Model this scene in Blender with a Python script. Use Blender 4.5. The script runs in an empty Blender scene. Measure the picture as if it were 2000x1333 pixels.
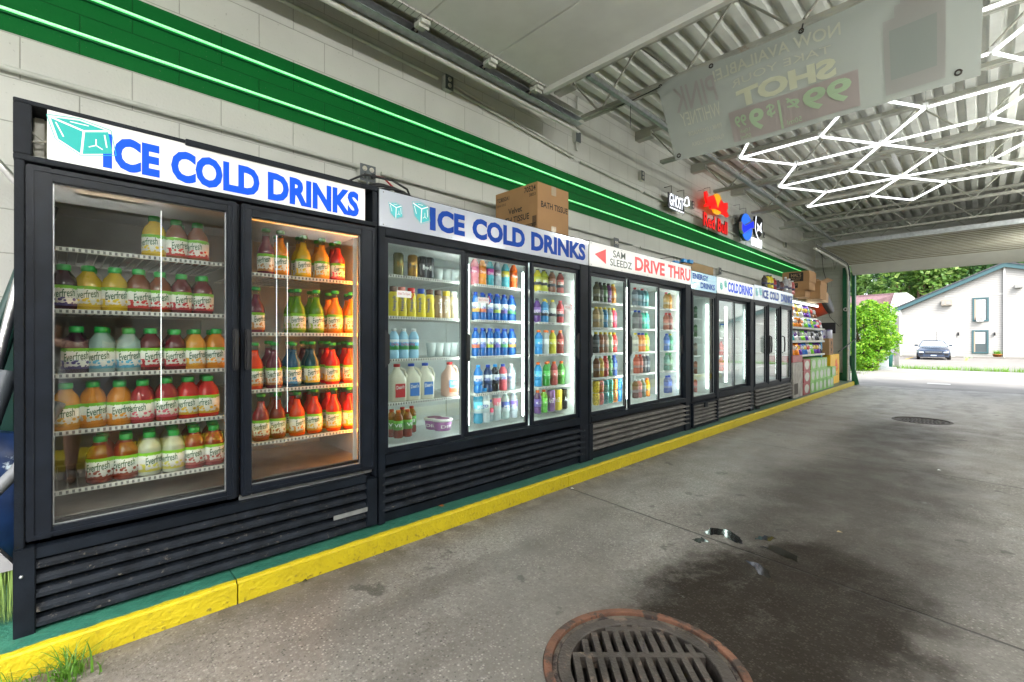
import bpy, bmesh, math, random
from mathutils import Vector, Matrix, noise
random.seed(7)
rad=math.radians
D=bpy.data; C=D.collections.new("Scene objects"); bpy.context.scene.collection.children.link(C)
scene=bpy.context.scene
# ---------------------------------------------------------------- camera, sky, sun
EYE=1.14; F=900.0; YAW=45.5
cam=D.objects.new("camera",D.cameras.new("camera")); scene.collection.objects.link(cam)
cam.location=(0,0,EYE); cam.rotation_euler=(rad(90),0,rad(YAW))
cam.data.sensor_width=36; cam.data.lens=16.2; cam.data.clip_end=500; cam.data.clip_start=.02
cam.data.shift_y=-.0008
scene.camera=cam
w=D.worlds.new("World"); scene.world=w; w.use_nodes=True
wn=w.node_tree.nodes; sky=wn.new("ShaderNodeTexSky"); sky.sky_type='NISHITA'; sky.sun_disc=False
SUN_EL,SUN_AZ=rad(48),rad(128)
sky.sun_elevation=SUN_EL; sky.sun_rotation=SUN_AZ; sky.air_density=1.0; sky.dust_density=3.0
hs=wn.new("ShaderNodeHueSaturation"); hs.inputs["Saturation"].default_value=.35; w.node_tree.links.new(sky.outputs[0],hs.inputs["Color"]); w.node_tree.links.new(hs.outputs[0],wn["Background"].inputs[0]); wn["Background"].inputs[1].default_value=.145
sl=D.lights.new("sun",'SUN'); sl.energy=1.2; sl.angle=rad(25); sl.color=(1,.96,.9)
so=D.objects.new("sun",sl); scene.collection.objects.link(so)
sd=Vector((math.sin(SUN_AZ)*math.cos(SUN_EL),math.cos(SUN_AZ)*math.cos(SUN_EL),math.sin(SUN_EL)))
so.rotation_euler=sd.to_track_quat('Z','Y').to_euler()
scene.view_settings.view_transform='Standard'; scene.view_settings.look='None'
scene.view_settings.exposure=2.1; scene.view_settings.gamma=1
scene.render.engine='CYCLES'
cy=scene.cycles; cy.use_denoising=True; cy.denoiser="OPENIMAGEDENOISE"; cy.denoising_prefilter="ACCURATE"; cy.denoising_input_passes="RGB_ALBEDO_NORMAL"; cy.max_bounces=9; cy.diffuse_bounces=4; cy.glossy_bounces=5
cy.transparent_max_bounces=24; cy.transmission_bounces=6; cy.sample_clamp_indirect=6; cy.caustics_reflective=False; cy.caustics_refractive=False
LAMP=3.2
HEX=.75
FLUO_FILL=62.0
# ---------------------------------------------------------------- measuring helpers (pixel of a surface -> metres along it)
def phi(px): return rad(YAW)-math.atan((px-1000)/F)
def Yat(px,k): return k/math.tan(phi(px))
def dep(k,y): return math.sin(rad(YAW))*k+math.cos(rad(YAW))*y
def Zat(px,py,k): return EYE+(665-py)/F*dep(k,Yat(px,k))
# ---------------------------------------------------------------- materials
def lin(c):
    return tuple(((v/255)/12.92 if v/255<=.04045 else ((v/255+.055)/1.055)**2.4) for v in c)+(1,)
MATS={}
def mat(name,col,rough=.5,metal=0,coat=0,bump=0,bscale=60,vary=0,vscale=6,emit=None,estr=0,trans=0,alpha=1,translucent=0,spec=.5,dirt=None,dscale=20,dthr=.62):
    if name in MATS: return MATS[name]
    m=D.materials.new(name); m.use_nodes=True; N=m.node_tree.nodes; L=m.node_tree.links
    b=N["Principled BSDF"]; col=tuple(col)+((1,) if len(col)==3 else ())
    b.inputs["Base Color"].default_value=col; b.inputs["Roughness"].default_value=rough
    b.inputs["Metallic"].default_value=metal; b.inputs["Coat Weight"].default_value=coat
    b.inputs["Specular IOR Level"].default_value=spec
    if trans: b.inputs["Transmission Weight"].default_value=trans; b.inputs["IOR"].default_value=1.33
    if alpha<1: b.inputs["Alpha"].default_value=alpha
    if emit: b.inputs["Emission Color"].default_value=tuple(emit)+((1,) if len(emit)==3 else ()); b.inputs["Emission Strength"].default_value=estr
    tc=None
    if vary or bump or dirt: tc=N.new("ShaderNodeTexCoord")
    cout=None
    if vary:
        n=N.new("ShaderNodeTexNoise"); n.inputs["Scale"].default_value=vscale; n.inputs["Detail"].default_value=7
        L.new(tc.outputs["Object"],n.inputs["Vector"])
        mr=N.new("ShaderNodeMapRange"); mr.inputs[1].default_value=.3; mr.inputs[2].default_value=.7
        mr.inputs[3].default_value=1-vary; mr.inputs[4].default_value=1+vary
        L.new(n.outputs[0],mr.inputs[0]); mx=N.new("ShaderNodeVectorMath"); mx.operation='SCALE'
        mx.inputs[0].default_value=col[:3]; L.new(mr.outputs[0],mx.inputs["Scale"]); cout=mx.outputs[0]
    if dirt:
        n=N.new("ShaderNodeTexNoise"); n.inputs["Scale"].default_value=dscale; n.inputs["Detail"].default_value=9; n.inputs["Roughness"].default_value=.7
        L.new(tc.outputs["Object"],n.inputs["Vector"])
        mr=N.new("ShaderNodeMapRange"); mr.inputs[1].default_value=dthr; mr.inputs[2].default_value=dthr+.06
        L.new(n.outputs[0],mr.inputs[0]); mi=N.new("ShaderNodeMix"); mi.data_type='RGBA'
        L.new(mr.outputs[0],mi.inputs[0])
        if cout: L.new(cout,mi.inputs[6])
        else: mi.inputs[6].default_value=col
        mi.inputs[7].default_value=tuple(dirt)+(1,); cout=mi.outputs[2]
    if cout: L.new(cout,b.inputs["Base Color"])
    if bump:
        n=N.new("ShaderNodeTexNoise"); n.inputs["Scale"].default_value=bscale; n.inputs["Detail"].default_value=5
        L.new(tc.outputs["Object"],n.inputs["Vector"]); bp=N.new("ShaderNodeBump"); bp.inputs["Strength"].default_value=bump; bp.inputs["Distance"].default_value=.01
        L.new(n.outputs[0],bp.inputs["Height"]); L.new(bp.outputs[0],b.inputs["Normal"])
    if translucent:
        t=N.new("ShaderNodeBsdfTranslucent"); t.inputs[0].default_value=col
        ms=N.new("ShaderNodeMixShader"); ms.inputs[0].default_value=translucent
        L.new(b.outputs[0],ms.inputs[1]); L.new(t.outputs[0],ms.inputs[2]); L.new(ms.outputs[0],N["Material Output"].inputs[0])
    MATS[name]=m; return m
def glass_mat(name,tint,ior=1.8,rough=0.0,gloss=(1,1,1)):
    m=D.materials.new(name); m.use_nodes=True; N=m.node_tree.nodes; L=m.node_tree.links; N.remove(N["Principled BSDF"])
    t=N.new("ShaderNodeBsdfTransparent"); t.inputs[0].default_value=tuple(tint)+(1,)
    g=N.new("ShaderNodeBsdfGlossy"); g.inputs["Roughness"].default_value=rough; g.inputs[0].default_value=tuple(gloss)+(1,)
    f=N.new("ShaderNodeFresnel"); ge=N.new("ShaderNodeNewGeometry"); iv=N.new("ShaderNodeMapRange"); iv.inputs[3].default_value=ior; iv.inputs[4].default_value=1/ior
    L.new(ge.outputs["Backfacing"],iv.inputs[0]); L.new(iv.outputs[0],f.inputs[0])
    ms=N.new("ShaderNodeMixShader"); L.new(f.outputs[0],ms.inputs[0]); L.new(t.outputs[0],ms.inputs[1]); L.new(g.outputs[0],ms.inputs[2])
    L.new(ms.outputs[0],N["Material Output"].inputs[0]); MATS[name]=m; return m
def emis(name,col,strength,body=(.8,.8,.8)): return mat(name,body,.4,emit=col,estr=strength)
# ---------------------------------------------------------------- mesh helpers
class MB:
    def __init__(s): s.v=[]; s.f=[]; s.m=[]; s.sm=[]
    def add(s,vs,fs,mi=0,smooth=False,M=None):
        o=len(s.v)
        for p in vs:
            p=Vector(p); s.v.append(tuple(M@p) if M else tuple(p))
        for f in fs: s.f.append(tuple(i+o for i in f)); s.m.append(mi); s.sm.append(smooth)
    def box(s,a,b,mi=0,M=None,bev=0):
        x0,x1=sorted((a[0],b[0])); y0,y1=sorted((a[1],b[1])); z0,z1=sorted((a[2],b[2]))
        if bev:
            bm=bmesh.new(); bmesh.ops.create_cube(bm,size=1)
            for v in bm.verts: v.co=Vector(((x0+x1)/2+v.co.x*(x1-x0),(y0+y1)/2+v.co.y*(y1-y0),(z0+z1)/2+v.co.z*(z1-z0)))
            bmesh.ops.bevel(bm,geom=bm.edges[:],offset=bev,segments=2,affect='EDGES'); s.bm(bm,mi,M=M); return
        vs=[(x0,y0,z0),(x1,y0,z0),(x1,y1,z0),(x0,y1,z0),(x0,y0,z1),(x1,y0,z1),(x1,y1,z1),(x0,y1,z1)]
        s.add(vs,[(0,3,2,1),(4,5,6,7),(0,1,5,4),(1,2,6,5),(2,3,7,6),(3,0,4,7)],mi,M=M)
    def bm(s,bm,mi=0,smooth=False,M=None):
        bm.verts.index_update(); s.add([v.co.copy() for v in bm.verts],[[v.index for v in f.verts] for f in bm.faces],mi,smooth,M); bm.free()
    def tube(s,pts,r,mi=0,seg=8,closed=False,cap=True):
        pts=[Vector(p) for p in pts]; n=len(pts); rings=[]; o=[]
        rs=r if isinstance(r,(list,tuple)) else [r]*n
        up=Vector((0,0,1))
        for i,p in enumerate(pts):
            if closed: t=(pts[(i+1)%n]-pts[i-1]).normalized()
            else: t=((pts[i+1] if i<n-1 else p)-(pts[i-1] if i>0 else p)).normalized()
            a=up if abs(t.dot(up))<.95 else Vector((1,0,0))
            u=t.cross(a).normalized(); v=t.cross(u).normalized()
            for j in range(seg):
                an=2*math.pi*j/seg; o.append(p+(u*math.cos(an)+v*math.sin(an))*rs[i])
        fs=[]
        for i in range(n if closed else n-1):
            for j in range(seg):
                a=i*seg+j; b=i*seg+(j+1)%seg; c=((i+1)%n)*seg+(j+1)%seg; d=((i+1)%n)*seg+j
                fs.append((a,d,c,b))
        s.add(o,fs,mi,True)
        if cap and not closed: s.add(o[:seg],[tuple(range(seg))],mi); s.add(o[-seg:],[tuple(reversed(range(seg)))],mi)
    def lathe(s,prof,seg=18,mi=0,M=None,sx=1,sy=1,smooth=True):
        o=[]; fs=[]
        for (r,z) in prof:
            for j in range(seg):
                a=2*math.pi*j/seg; o.append((r*math.cos(a)*sx,r*math.sin(a)*sy,z))
        for i in range(len(prof)-1):
            for j in range(seg):
                a=i*seg+j; b=i*seg+(j+1)%seg; fs.append((a,b,b+seg,a+seg))
        if prof[0][0]>1e-4: fs.append(tuple(reversed(range(seg))))
        if prof[-1][0]>1e-4: fs.append(tuple((len(prof)-1)*seg+j for j in range(seg)))
        s.add(o,fs,mi,smooth,M)
    def prism(s,pts,depth,mi=0,M=None):   # pts in local (y,z), extruded along +x by depth
        n=len(pts); vs=[(0,p[0],p[1]) for p in pts]+[(depth,p[0],p[1]) for p in pts]
        s.add(vs,[tuple(reversed(range(n))),tuple(range(n,2*n))]+[(i,(i+1)%n,n+(i+1)%n,n+i) for i in range(n)],mi,M=M)
    def extr(s,prof,y0,y1,mi=0):          # profile in (x,z), extruded along y
        n=len(prof); vs=[(p[0],y0,p[1]) for p in prof]+[(p[0],y1,p[1]) for p in prof]
        s.add(vs,[tuple(range(n)),tuple(reversed(range(n,2*n)))]+[((i+1)%n,i,n+i,n+(i+1)%n) for i in range(n)],mi)
    def build(s,name,mats,parent=None,loc=None,rot=None):
        me=D.meshes.new(name); me.from_pydata(s.v,[],s.f)
        if not isinstance(mats,(list,tuple)): mats=[mats]
        for m in mats: me.materials.append(m)
        me.polygons.foreach_set("material_index",s.m); me.polygons.foreach_set("use_smooth",s.sm)
        bm=bmesh.new(); bm.from_mesh(me); bmesh.ops.recalc_face_normals(bm,faces=bm.faces); bm.to_mesh(me); bm.free(); me.update()
        ob=D.objects.new(name,me); C.objects.link(ob)
        if parent: ob.parent=parent
        if loc is not None: ob.location=loc
        if rot is not None: ob.rotation_euler=rot
        return ob
def tag(o,label=None,cat=None,group=None,kind=None):
    if label: o["label"]=label
    if cat: o["category"]=cat
    if group: o["group"]=group
    if kind: o["kind"]=kind
    return o
def empty(name,loc,label,cat,group=None,rz=0):
    o=D.objects.new(name,None); o.empty_display_size=.1; C.objects.link(o); o.location=loc; o.rotation_euler=(0,0,rz)
    return tag(o,label,cat,group)
def copy_tree(o,parent=None):
    c=o.copy(); C.objects.link(c); c.parent=parent
    for ch in o.children: copy_tree(ch,c)
    return c
FACE_X=Matrix(((0,0,1),(1,0,0),(0,1,0))).to_4x4()      # text x -> +Y, text y -> +Z, facing +X
FACE_NY=Matrix(((1,0,0),(0,0,-1),(0,1,0))).to_4x4()    # text x -> +X, text y -> +Z, facing -Y
def text_geo(t,bold=.0,extr=.0,res=3,space=1.0):
    cu=D.curves.new("txt",'FONT'); cu.body=t; cu.size=1; cu.offset=bold; cu.extrude=0; cu.resolution_u=res; cu.space_character=space
    ob=D.objects.new("txt",cu); bpy.context.scene.collection.objects.link(ob)
    dg=bpy.context.evaluated_depsgraph_get(); me=D.meshes.new_from_object(ob.evaluated_get(dg))
    vs=[v.co.copy() for v in me.vertices]; fs=[tuple(p.vertices) for p in me.polygons]
    D.objects.remove(ob); D.meshes.remove(me); D.curves.remove(cu)
    return vs,fs
TC={}
def text_fit(mb,t,u0,u1,v0,v1,fn,mi=0,bold=.0,space=1.0,flip=False):
    key=(t,bold,space)
    if key not in TC: TC[key]=text_geo(t,bold,space=space)
    vs,fs=TC[key]
    if not vs: return
    xs=[v.x for v in vs]; ys=[v.y for v in vs]; a,b,c,d=min(xs),max(xs),min(ys),max(ys)
    out=[]
    for v in vs:
        u=(v.x-a)/(b-a+1e-9); 
        if flip: u=1-u
        out.append(fn(u0+(u1-u0)*u,v0+(v1-v0)*(v.y-c)/(d-c+1e-9)))
    mb.add(out,fs,mi)
ORD=["first","second","third","fourth","fifth","sixth","seventh","eighth","ninth","tenth","eleventh"]
# ---------------------------------------------------------------- common materials
black=mat("black painted steel",(.007,.010,.015),.45,spec=.16,bump=.12,bscale=140,vary=.35,vscale=9,dirt=(.20,.20,.19),dscale=60,dthr=.72)
black2=mat("black aluminium",(.008,.011,.017),.4,spec=.2,vary=.25,vscale=12,dirt=(.3,.3,.3),dscale=60,dthr=.8)
dusty=mat("dusty black grille",(.010,.013,.018),.6,spec=.15,bump=.3,bscale=90,vary=.45,vscale=14,dirt=(.11,.10,.085),dscale=45,dthr=.60)
greyg=mat("dust grey grille",(.085,.08,.073),.7,bump=.25,bscale=120,vary=.35,vscale=10,dirt=(.2,.18,.16),dscale=40,dthr=.62)
liner=mat("white cooler liner",(.62,.66,.65),.4,vary=.08,vscale=5)
linerdark=mat("old cooler liner",(.42,.43,.42),.35,vary=.15,vscale=5)
steel=mat("stainless floor",(.42,.40,.37),.3,metal=.8,vary=.25,vscale=8)
galv=mat("galvanised steel",(.40,.42,.43),.42,metal=.7,vary=.2,vscale=20)
cream=mat("cream painted metal",(.52,.53,.48),.45,vary=.12,vscale=8)
white=mat("white plastic",(.72,.73,.72),.35)
wirew=mat("white coated wire",(.6,.6,.57),.4)
darkpl=mat("dark plastic",(.012,.012,.014),.4)
rubber=mat("black rubber",(.015,.015,.016),.55)
greypaint=mat("grey box paint",(.1,.115,.12),.5)
glass=glass_mat("door glass",(.93,.965,.95),1.75)
glass1=glass_mat("old door glass",(.93,.95,.93),1.8)
chrome=mat("bare alloy tube",(.6,.6,.6),.28,metal=1)
def dashed(name,c1,c2,scale,duty=.5):
    m=D.materials.new(name); m.use_nodes=True; N=m.node_tree.nodes; L=m.node_tree.links; b=N["Principled BSDF"]; b.inputs["Roughness"].default_value=.4
    tc=N.new("ShaderNodeTexCoord"); sp=N.new("ShaderNodeSeparateXYZ"); L.new(tc.outputs["Object"],sp.inputs[0])
    mu=N.new("ShaderNodeMath"); mu.operation='MULTIPLY'; mu.inputs[1].default_value=scale; L.new(sp.outputs[1],mu.inputs[0])
    fr=N.new("ShaderNodeMath"); fr.operation='FRACT'; L.new(mu.outputs[0],fr.inputs[0])
    gt=N.new("ShaderNodeMath"); gt.operation='GREATER_THAN'; gt.inputs[1].default_value=duty; L.new(fr.outputs[0],gt.inputs[0])
    mi=N.new("ShaderNodeMix"); mi.data_type='RGBA'; mi.inputs[6].default_value=c1+(1,); mi.inputs[7].default_value=c2+(1,); L.new(gt.outputs[0],mi.inputs[0]); L.new(mi.outputs[2],b.inputs["Base Color"])
    MATS[name]=m; return m
slotm=dashed("slotted shelf channel",(.12,.12,.12),(.6,.6,.58),55,.45)
# ---------------------------------------------------------------- block wall material
def block_mat(name,axis,green=None,col=(.60,.605,.56)):
    m=D.materials.new(name); m.use_nodes=True; N=m.node_tree.nodes; L=m.node_tree.links; b=N["Principled BSDF"]; b.inputs["Roughness"].default_value=.6; b.inputs["Specular IOR Level"].default_value=.15
    tc=N.new("ShaderNodeTexCoord"); sp=N.new("ShaderNodeSeparateXYZ"); L.new(tc.outputs["Object"],sp.inputs[0])
    cb=N.new("ShaderNodeCombineXYZ"); L.new(sp.outputs[axis],cb.inputs[0]); L.new(sp.outputs[2],cb.inputs[1])
    mp=N.new("ShaderNodeMapping"); mp.inputs["Location"].default_value=(.13,-.12,0); L.new(cb.outputs[0],mp.inputs[0])
    br=N.new("ShaderNodeTexBrick"); br.inputs["Scale"].default_value=1; br.inputs["Brick Width"].default_value=.406; br.inputs["Row Height"].default_value=.203
    br.inputs["Mortar Size"].default_value=.0035; br.inputs["Mortar Smooth"].default_value=.6; br.offset=.5
    L.new(mp.outputs[0],br.inputs["Vector"])
    nz=N.new("ShaderNodeTexNoise"); nz.inputs["Scale"].default_value=2.2; nz.inputs["Detail"].default_value=8; L.new(tc.outputs["Object"],nz.inputs["Vector"])
    n2=N.new("ShaderNodeTexNoise"); n2.inputs["Scale"].default_value=70; n2.inputs["Detail"].default_value=6; L.new(tc.outputs["Object"],n2.inputs["Vector"])
    base=N.new("ShaderNodeMix"); base.data_type='RGBA'; base.inputs[6].default_value=tuple(c*.82 for c in col)+(1,); base.inputs[7].default_value=tuple(c*1.1 for c in col)+(1,)
    L.new(nz.outputs[0],base.inputs[0]); cur=base.outputs[2]
    if green:
        a=N.new("ShaderNodeMath"); a.operation='GREATER_THAN'; a.inputs[1].default_value=green[0]; L.new(sp.outputs[2],a.inputs[0])
        c=N.new("ShaderNodeMath"); c.operation='LESS_THAN'; c.inputs[1].default_value=green[1]; L.new(sp.outputs[2],c.inputs[0])
        d=N.new("ShaderNodeMath"); d.operation='MULTIPLY'; L.new(a.outputs[0],d.inputs[0]); L.new(c.outputs[0],d.inputs[1])
        g=N.new("ShaderNodeMix"); g.data_type='RGBA'; L.new(d.outputs[0],g.inputs[0]); L.new(cur,g.inputs[6]); g.inputs[7].default_value=(.0,.115,.02,1); cur=g.outputs[2]
    # joints slightly darker, pinholes of the block
    mo=N.new("ShaderNodeMix"); mo.data_type='RGBA'; mo.blend_type='MULTIPLY'; mr=N.new("ShaderNodeMath"); mr.operation='MULTIPLY'; mr.inputs[1].default_value=.55
    L.new(br.outputs["Fac"],mr.inputs[0]); L.new(mr.outputs[0],mo.inputs[0]); L.new(cur,mo.inputs[6]); mo.inputs[7].default_value=(.35,.35,.3,1); cur=mo.outputs[2]
    pm=N.new("ShaderNodeMapRange"); pm.inputs[1].default_value=.68; pm.inputs[2].default_value=.74; pm.inputs[4].default_value=.45; L.new(n2.outputs[0],pm.inputs[0])
    pi=N.new("ShaderNodeMix"); pi.data_type='RGBA'; L.new(pm.outputs[0],pi.inputs[0]); L.new(cur,pi.inputs[6]); pi.inputs[7].default_value=(.16,.15,.13,1) if not green else (.14,.15,.12,1)
    L.new(pi.outputs[2],b.inputs["Base Color"])
    ad=N.new("ShaderNodeMath"); ad.operation='MULTIPLY_ADD'; ad.inputs[1].default_value=-1.0; L.new(br.outputs["Fac"],ad.inputs[0])
    ml=N.new("ShaderNodeMath"); ml.operation='MULTIPLY'; ml.inputs[1].default_value=.45; L.new(n2.outputs[0],ml.inputs[0]); L.new(ml.outputs[0],ad.inputs[2])
    bp=N.new("ShaderNodeBump"); bp.inputs["Strength"].default_value=.55; bp.inputs["Distance"].default_value=.006; L.new(ad.outputs[0],bp.inputs["Height"]); L.new(bp.outputs[0],b.inputs["Normal"])
    return m
WX=-3.14; YE=14.57; ZC=3.84
wallm=block_mat("painted block",1,(2.56,2.95)); wallx=block_mat("painted block end",0)
mb=MB(); mb.box((WX-.2,-1.6,0),(WX,YE+.2,ZC+.12)); tag(mb.build("block_wall",wallm),"long cream painted concrete block wall with green band behind the coolers","wall")
mb=MB(); mb.box((WX,YE,0),(-2.46,YE+.2,ZC+.12)); mb.box((-2.46,YE,3.08),(1.0,YE+.2,ZC+.12)); mb.box((1.0,YE,0),(1.35,YE+.2,ZC+.12))
tag(mb.build("end_wall",wallx),"cream painted block end wall around the far door opening","wall")
mb=MB(); mb.box((WX,-1.8,0),(-2.75,-1.6,ZC+.12)); mb.box((-2.75,-1.8,3.3),(1.0,-1.6,ZC+.12)); mb.box((1.0,-1.8,0),(1.35,-1.6,ZC+.12))
tag(mb.build("entrance_wall",wallx),"cream painted block wall around the near door opening behind the camera","wall")
greyw=mat("grey store paint",(.14,.14,.135),.6,vary=.1)
mb=MB(); mb.box((1.35,-1.8,0),(1.5,YE+.2,1.0)); mb.box((1.35,-1.8,2.45),(1.5,YE+.2,ZC+.12))
for y in (-1.8,1.6,5.0,8.4,11.8,14.4): mb.box((1.352,y,1.0),(1.498,y+.35,2.45))
mb.box((3.6,-1.8,0),(3.75,YE,3.2)); mb.box((1.5,-1.8,3.2),(3.75,YE,3.3)); mb.box((1.5,-1.95,0),(3.75,-1.8,3.3)); mb.box((1.5,YE,0),(3.75,YE+.15,3.3))
tag(mb.build("store_wall",greyw),"grey store wall with serving openings opposite the coolers","wall")
# ---------------------------------------------------------------- floor material
def floor_mat():
    m=D.materials.new("stained aggregate concrete"); m.use_nodes=True; N=m.node_tree.nodes; L=m.node_tree.links; b=N["Principled BSDF"]
    tc=N.new("ShaderNodeTexCoord"); P=tc.outputs["Object"]
    def noise(sc,det=6,rough=.55,vec=P):
        n=N.new("ShaderNodeTexNoise"); n.inputs["Scale"].default_value=sc; n.inputs["Detail"].default_value=det; n.inputs["Roughness"].default_value=rough; L.new(vec,n.inputs["Vector"]); return n.outputs[0]
    def math_(op,a,b_=None,c=None):
        n=N.new("ShaderNodeMath"); n.operation=op
        for i,x in enumerate((a,b_,c)):
            if x is None: continue
            if isinstance(x,(int,float)): n.inputs[i].default_value=x
            else: L.new(x,n.inputs[i])
        return n.outputs[0]
    def mrange(x,a,b_,c=0,d=1,smooth=True):
        n=N.new("ShaderNodeMapRange"); n.interpolation_type='SMOOTHSTEP' if smooth else 'LINEAR'
        n.inputs[1].default_value=a; n.inputs[2].default_value=b_; n.inputs[3].default_value=c; n.inputs[4].default_value=d; L.new(x,n.inputs[0]); return n.outputs[0]
    def mix(f,a,c):
        n=N.new("ShaderNodeMix"); n.data_type='RGBA'; L.new(f,n.inputs[0])
        for i,x in ((6,a),(7,c)):
            if isinstance(x,tuple): n.inputs[i].default_value=x+(1,)
            else: L.new(x,n.inputs[i])
        return n.outputs[2]
    # distorted coordinates for stains
    nz=N.new("ShaderNodeTexNoise"); nz.inputs["Scale"].default_value=2.0; nz.inputs["Detail"].default_value=12; nz.inputs["Roughness"].default_value=.72; L.new(P,nz.inputs["Vector"])
    sub=N.new("ShaderNodeVectorMath"); sub.operation='SUBTRACT'; L.new(nz.outputs["Color"],sub.inputs[0]); sub.inputs[1].default_value=(.5,.5,.5)
    scl=N.new("ShaderNodeVectorMath"); scl.operation='SCALE'; scl.inputs["Scale"].default_value=.8; L.new(sub.outputs[0],scl.inputs[0])
    addv=N.new("ShaderNodeVectorMath"); addv.operation='ADD'; L.new(P,addv.inputs[0]); L.new(scl.outputs[0],addv.inputs[1]); PD=addv.outputs[0]
    def ellipse(cx,cy,rx,ry,ang,soft,vec=PD):
        mp=N.new("ShaderNodeMapping"); mp.vector_type='TEXTURE'; mp.inputs["Location"].default_value=(cx,cy,0); mp.inputs["Rotation"].default_value=(0,0,rad(ang)); mp.inputs["Scale"].default_value=(rx,ry,1000)
        L.new(vec,mp.inputs[0]); ln=N.new("ShaderNodeVectorMath"); ln.operation='LENGTH'; L.new(mp.outputs[0],ln.inputs[0]); return mrange(ln.outputs["Value"],1-soft,1+soft,1,0)
    fine=noise(260,3,.7); mid=noise(45,6,.65); big=noise(1.1,7,.6)
    vo=N.new("ShaderNodeTexVoronoi"); vo.inputs["Scale"].default_value=95; L.new(P,vo.inputs["Vector"])
    wn_=N.new("ShaderNodeSeparateColor"); L.new(vo.outputs["Color"],wn_.inputs[0])
    peb=math_('MULTIPLY',mrange(vo.outputs["Distance"],.25,.5,1,0),mrange(wn_.outputs[0],.45,.75))
    base=mix(mrange(big,.3,.7),(.165,.152,.134),(.30,.282,.255))
    base=mix(mrange(mid,.35,.72),base,(.165,.15,.13))
    base=mix(math_('MULTIPLY',mrange(fine,.5,.75),.55),base,(.055,.05,.045))
    pebc=mix(wn_.outputs[1],(.045,.04,.035),(.46,.43,.39))
    base=mix(math_('MULTIPLY',math_('MULTIPLY',mrange(vo.outputs["Distance"],.3,.55,1,0),mrange(wn_.outputs[0],.25,.5)),mrange(noise(.9,4),.36,.6,.3,.9)),base,pebc)
    # daylight towards the far exit, put in as a paler slab colour
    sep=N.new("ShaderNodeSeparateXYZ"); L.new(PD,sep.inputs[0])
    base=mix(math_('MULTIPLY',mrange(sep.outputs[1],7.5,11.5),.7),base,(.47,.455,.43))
    trk=N.new("ShaderNodeMapping"); trk.inputs["Scale"].default_value=(3.5,.35,1); L.new(PD,trk.inputs[0])
    base=mix(math_('MULTIPLY',mrange(noise(1.0,8,.65,trk.outputs[0]),.42,.66),.45),base,(.085,.074,.062))
    # oil stains along the lane
    st=ellipse(-.60,2.2,.50,1.0,-6,.35)
    st=math_('MAXIMUM',st,ellipse(-.38,1.3,.42,.7,0,.4))
    for a in ((-.68,4.4,.60,1.7,-2,.4),(-.75,6.9,.50,1.5,0,.45),(-.6,3.2,.62,.8,0,.4)):
        st=math_('MAXIMUM',st,math_('MULTIPLY',ellipse(*a),.70))
    stm=N.new("ShaderNodeMapping"); stm.inputs["Scale"].default_value=(9,1.6,1); L.new(PD,stm.inputs[0])
    st=math_('MULTIPLY',st,mrange(noise(1.0,9,.7,stm.outputs[0]),.3,.5,.78,1)); st=math_('MULTIPLY',st,mrange(noise(16,9,.75),.28,.5,.82,1))
    dark=mix(math_('MULTIPLY',peb,.35),(.024,.0185,.0135),(.10,.085,.07))
    base=mix(math_('MINIMUM',math_('MULTIPLY',st,1.05),1),base,dark)
    # small drips
    dn=noise(4.3,5,.55); base=mix(math_('MULTIPLY',mrange(dn,.645,.69),.6),base,(.03,.027,.023))
    d2=noise(7,4,.5,PD); base=mix(math_('MULTIPLY',mrange(d2,.72,.76),.5),base,(.25,.26,.26))
    # dirt along the kerb
    sp=N.new("ShaderNodeSeparateXYZ"); L.new(P,sp.inputs[0])
    kd=mrange(sp.outputs[0],-2.28,-1.95,1,0); base=mix(math_('MULTIPLY',kd,mrange(noise(9,6),.35,.65,.1,.75)),base,(.075,.06,.045))
    # slab joints
    jm=None; wob=math_('MULTIPLY',math_('SUBTRACT',noise(9,5),.5),.02)
    for (x0,y0,x1,y1) in ((-2.21,2.8,.11,2.53),(-2.16,5.55,.23,5.28),(-2.2,8.3,.3,8.02),(-2.2,11.3,.3,11.05),(-1.98,14.07,.6,13.9)):
        nx,ny=-(y1-y0),(x1-x0); ll=math.hypot(nx,ny); nx/=ll; ny/=ll
        dt=math_('ADD',math_('MULTIPLY',sp.outputs[0],nx),math_('MULTIPLY',sp.outputs[1],ny)); dt=math_('ADD',math_('SUBTRACT',dt,nx*x0+ny*y0),wob)
        j=mrange(math_('ABSOLUTE',dt),.004,.011,1,0); jm=j if jm is None else math_('MAXIMUM',jm,j)
    # hairline crack near the kerb
    cx=math_('SUBTRACT',math_('ADD',sp.outputs[1],math_('MULTIPLY',sp.outputs[0],.35)),math_('ADD',-.28,math_('MULTIPLY',math_('SUBTRACT',noise(5.5,7,.7),.5),.30)))
    crack=math_('MULTIPLY',mrange(math_('ABSOLUTE',cx),.0015,.004,1,0),mrange(sp.outputs[0],-1.5,-1.4,1,0)); jm=math_('MAXIMUM',jm,math_('MULTIPLY',crack,.8))
    base=mix(math_('MULTIPLY',jm,.8),base,(.02,.018,.016))
    L.new(base,b.inputs["Base Color"])
    rr=mrange(noise(3,6,.6),.3,.7,.42,.7); L.new(rr,b.inputs["Roughness"]); L.new(math_("MULTIPLY_ADD",st,-.38,.48),b.inputs["Specular IOR Level"])
    h=math_('ADD',math_('MULTIPLY',peb,.5),math_('MULTIPLY',mid,.6)); h=math_('ADD',h,math_('MULTIPLY',fine,.4)); h=math_('SUBTRACT',h,math_('MULTIPLY',jm,2.5))
    bp=N.new("ShaderNodeBump"); bp.inputs["Strength"].default_value=.6; bp.inputs["Distance"].default_value=.005; L.new(h,bp.inputs["Height"]); L.new(bp.outputs[0],b.inputs["Normal"])
    return m
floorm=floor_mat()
MH=[(-.82,1.45,.352),(-.59,8.72,.33)]
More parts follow.
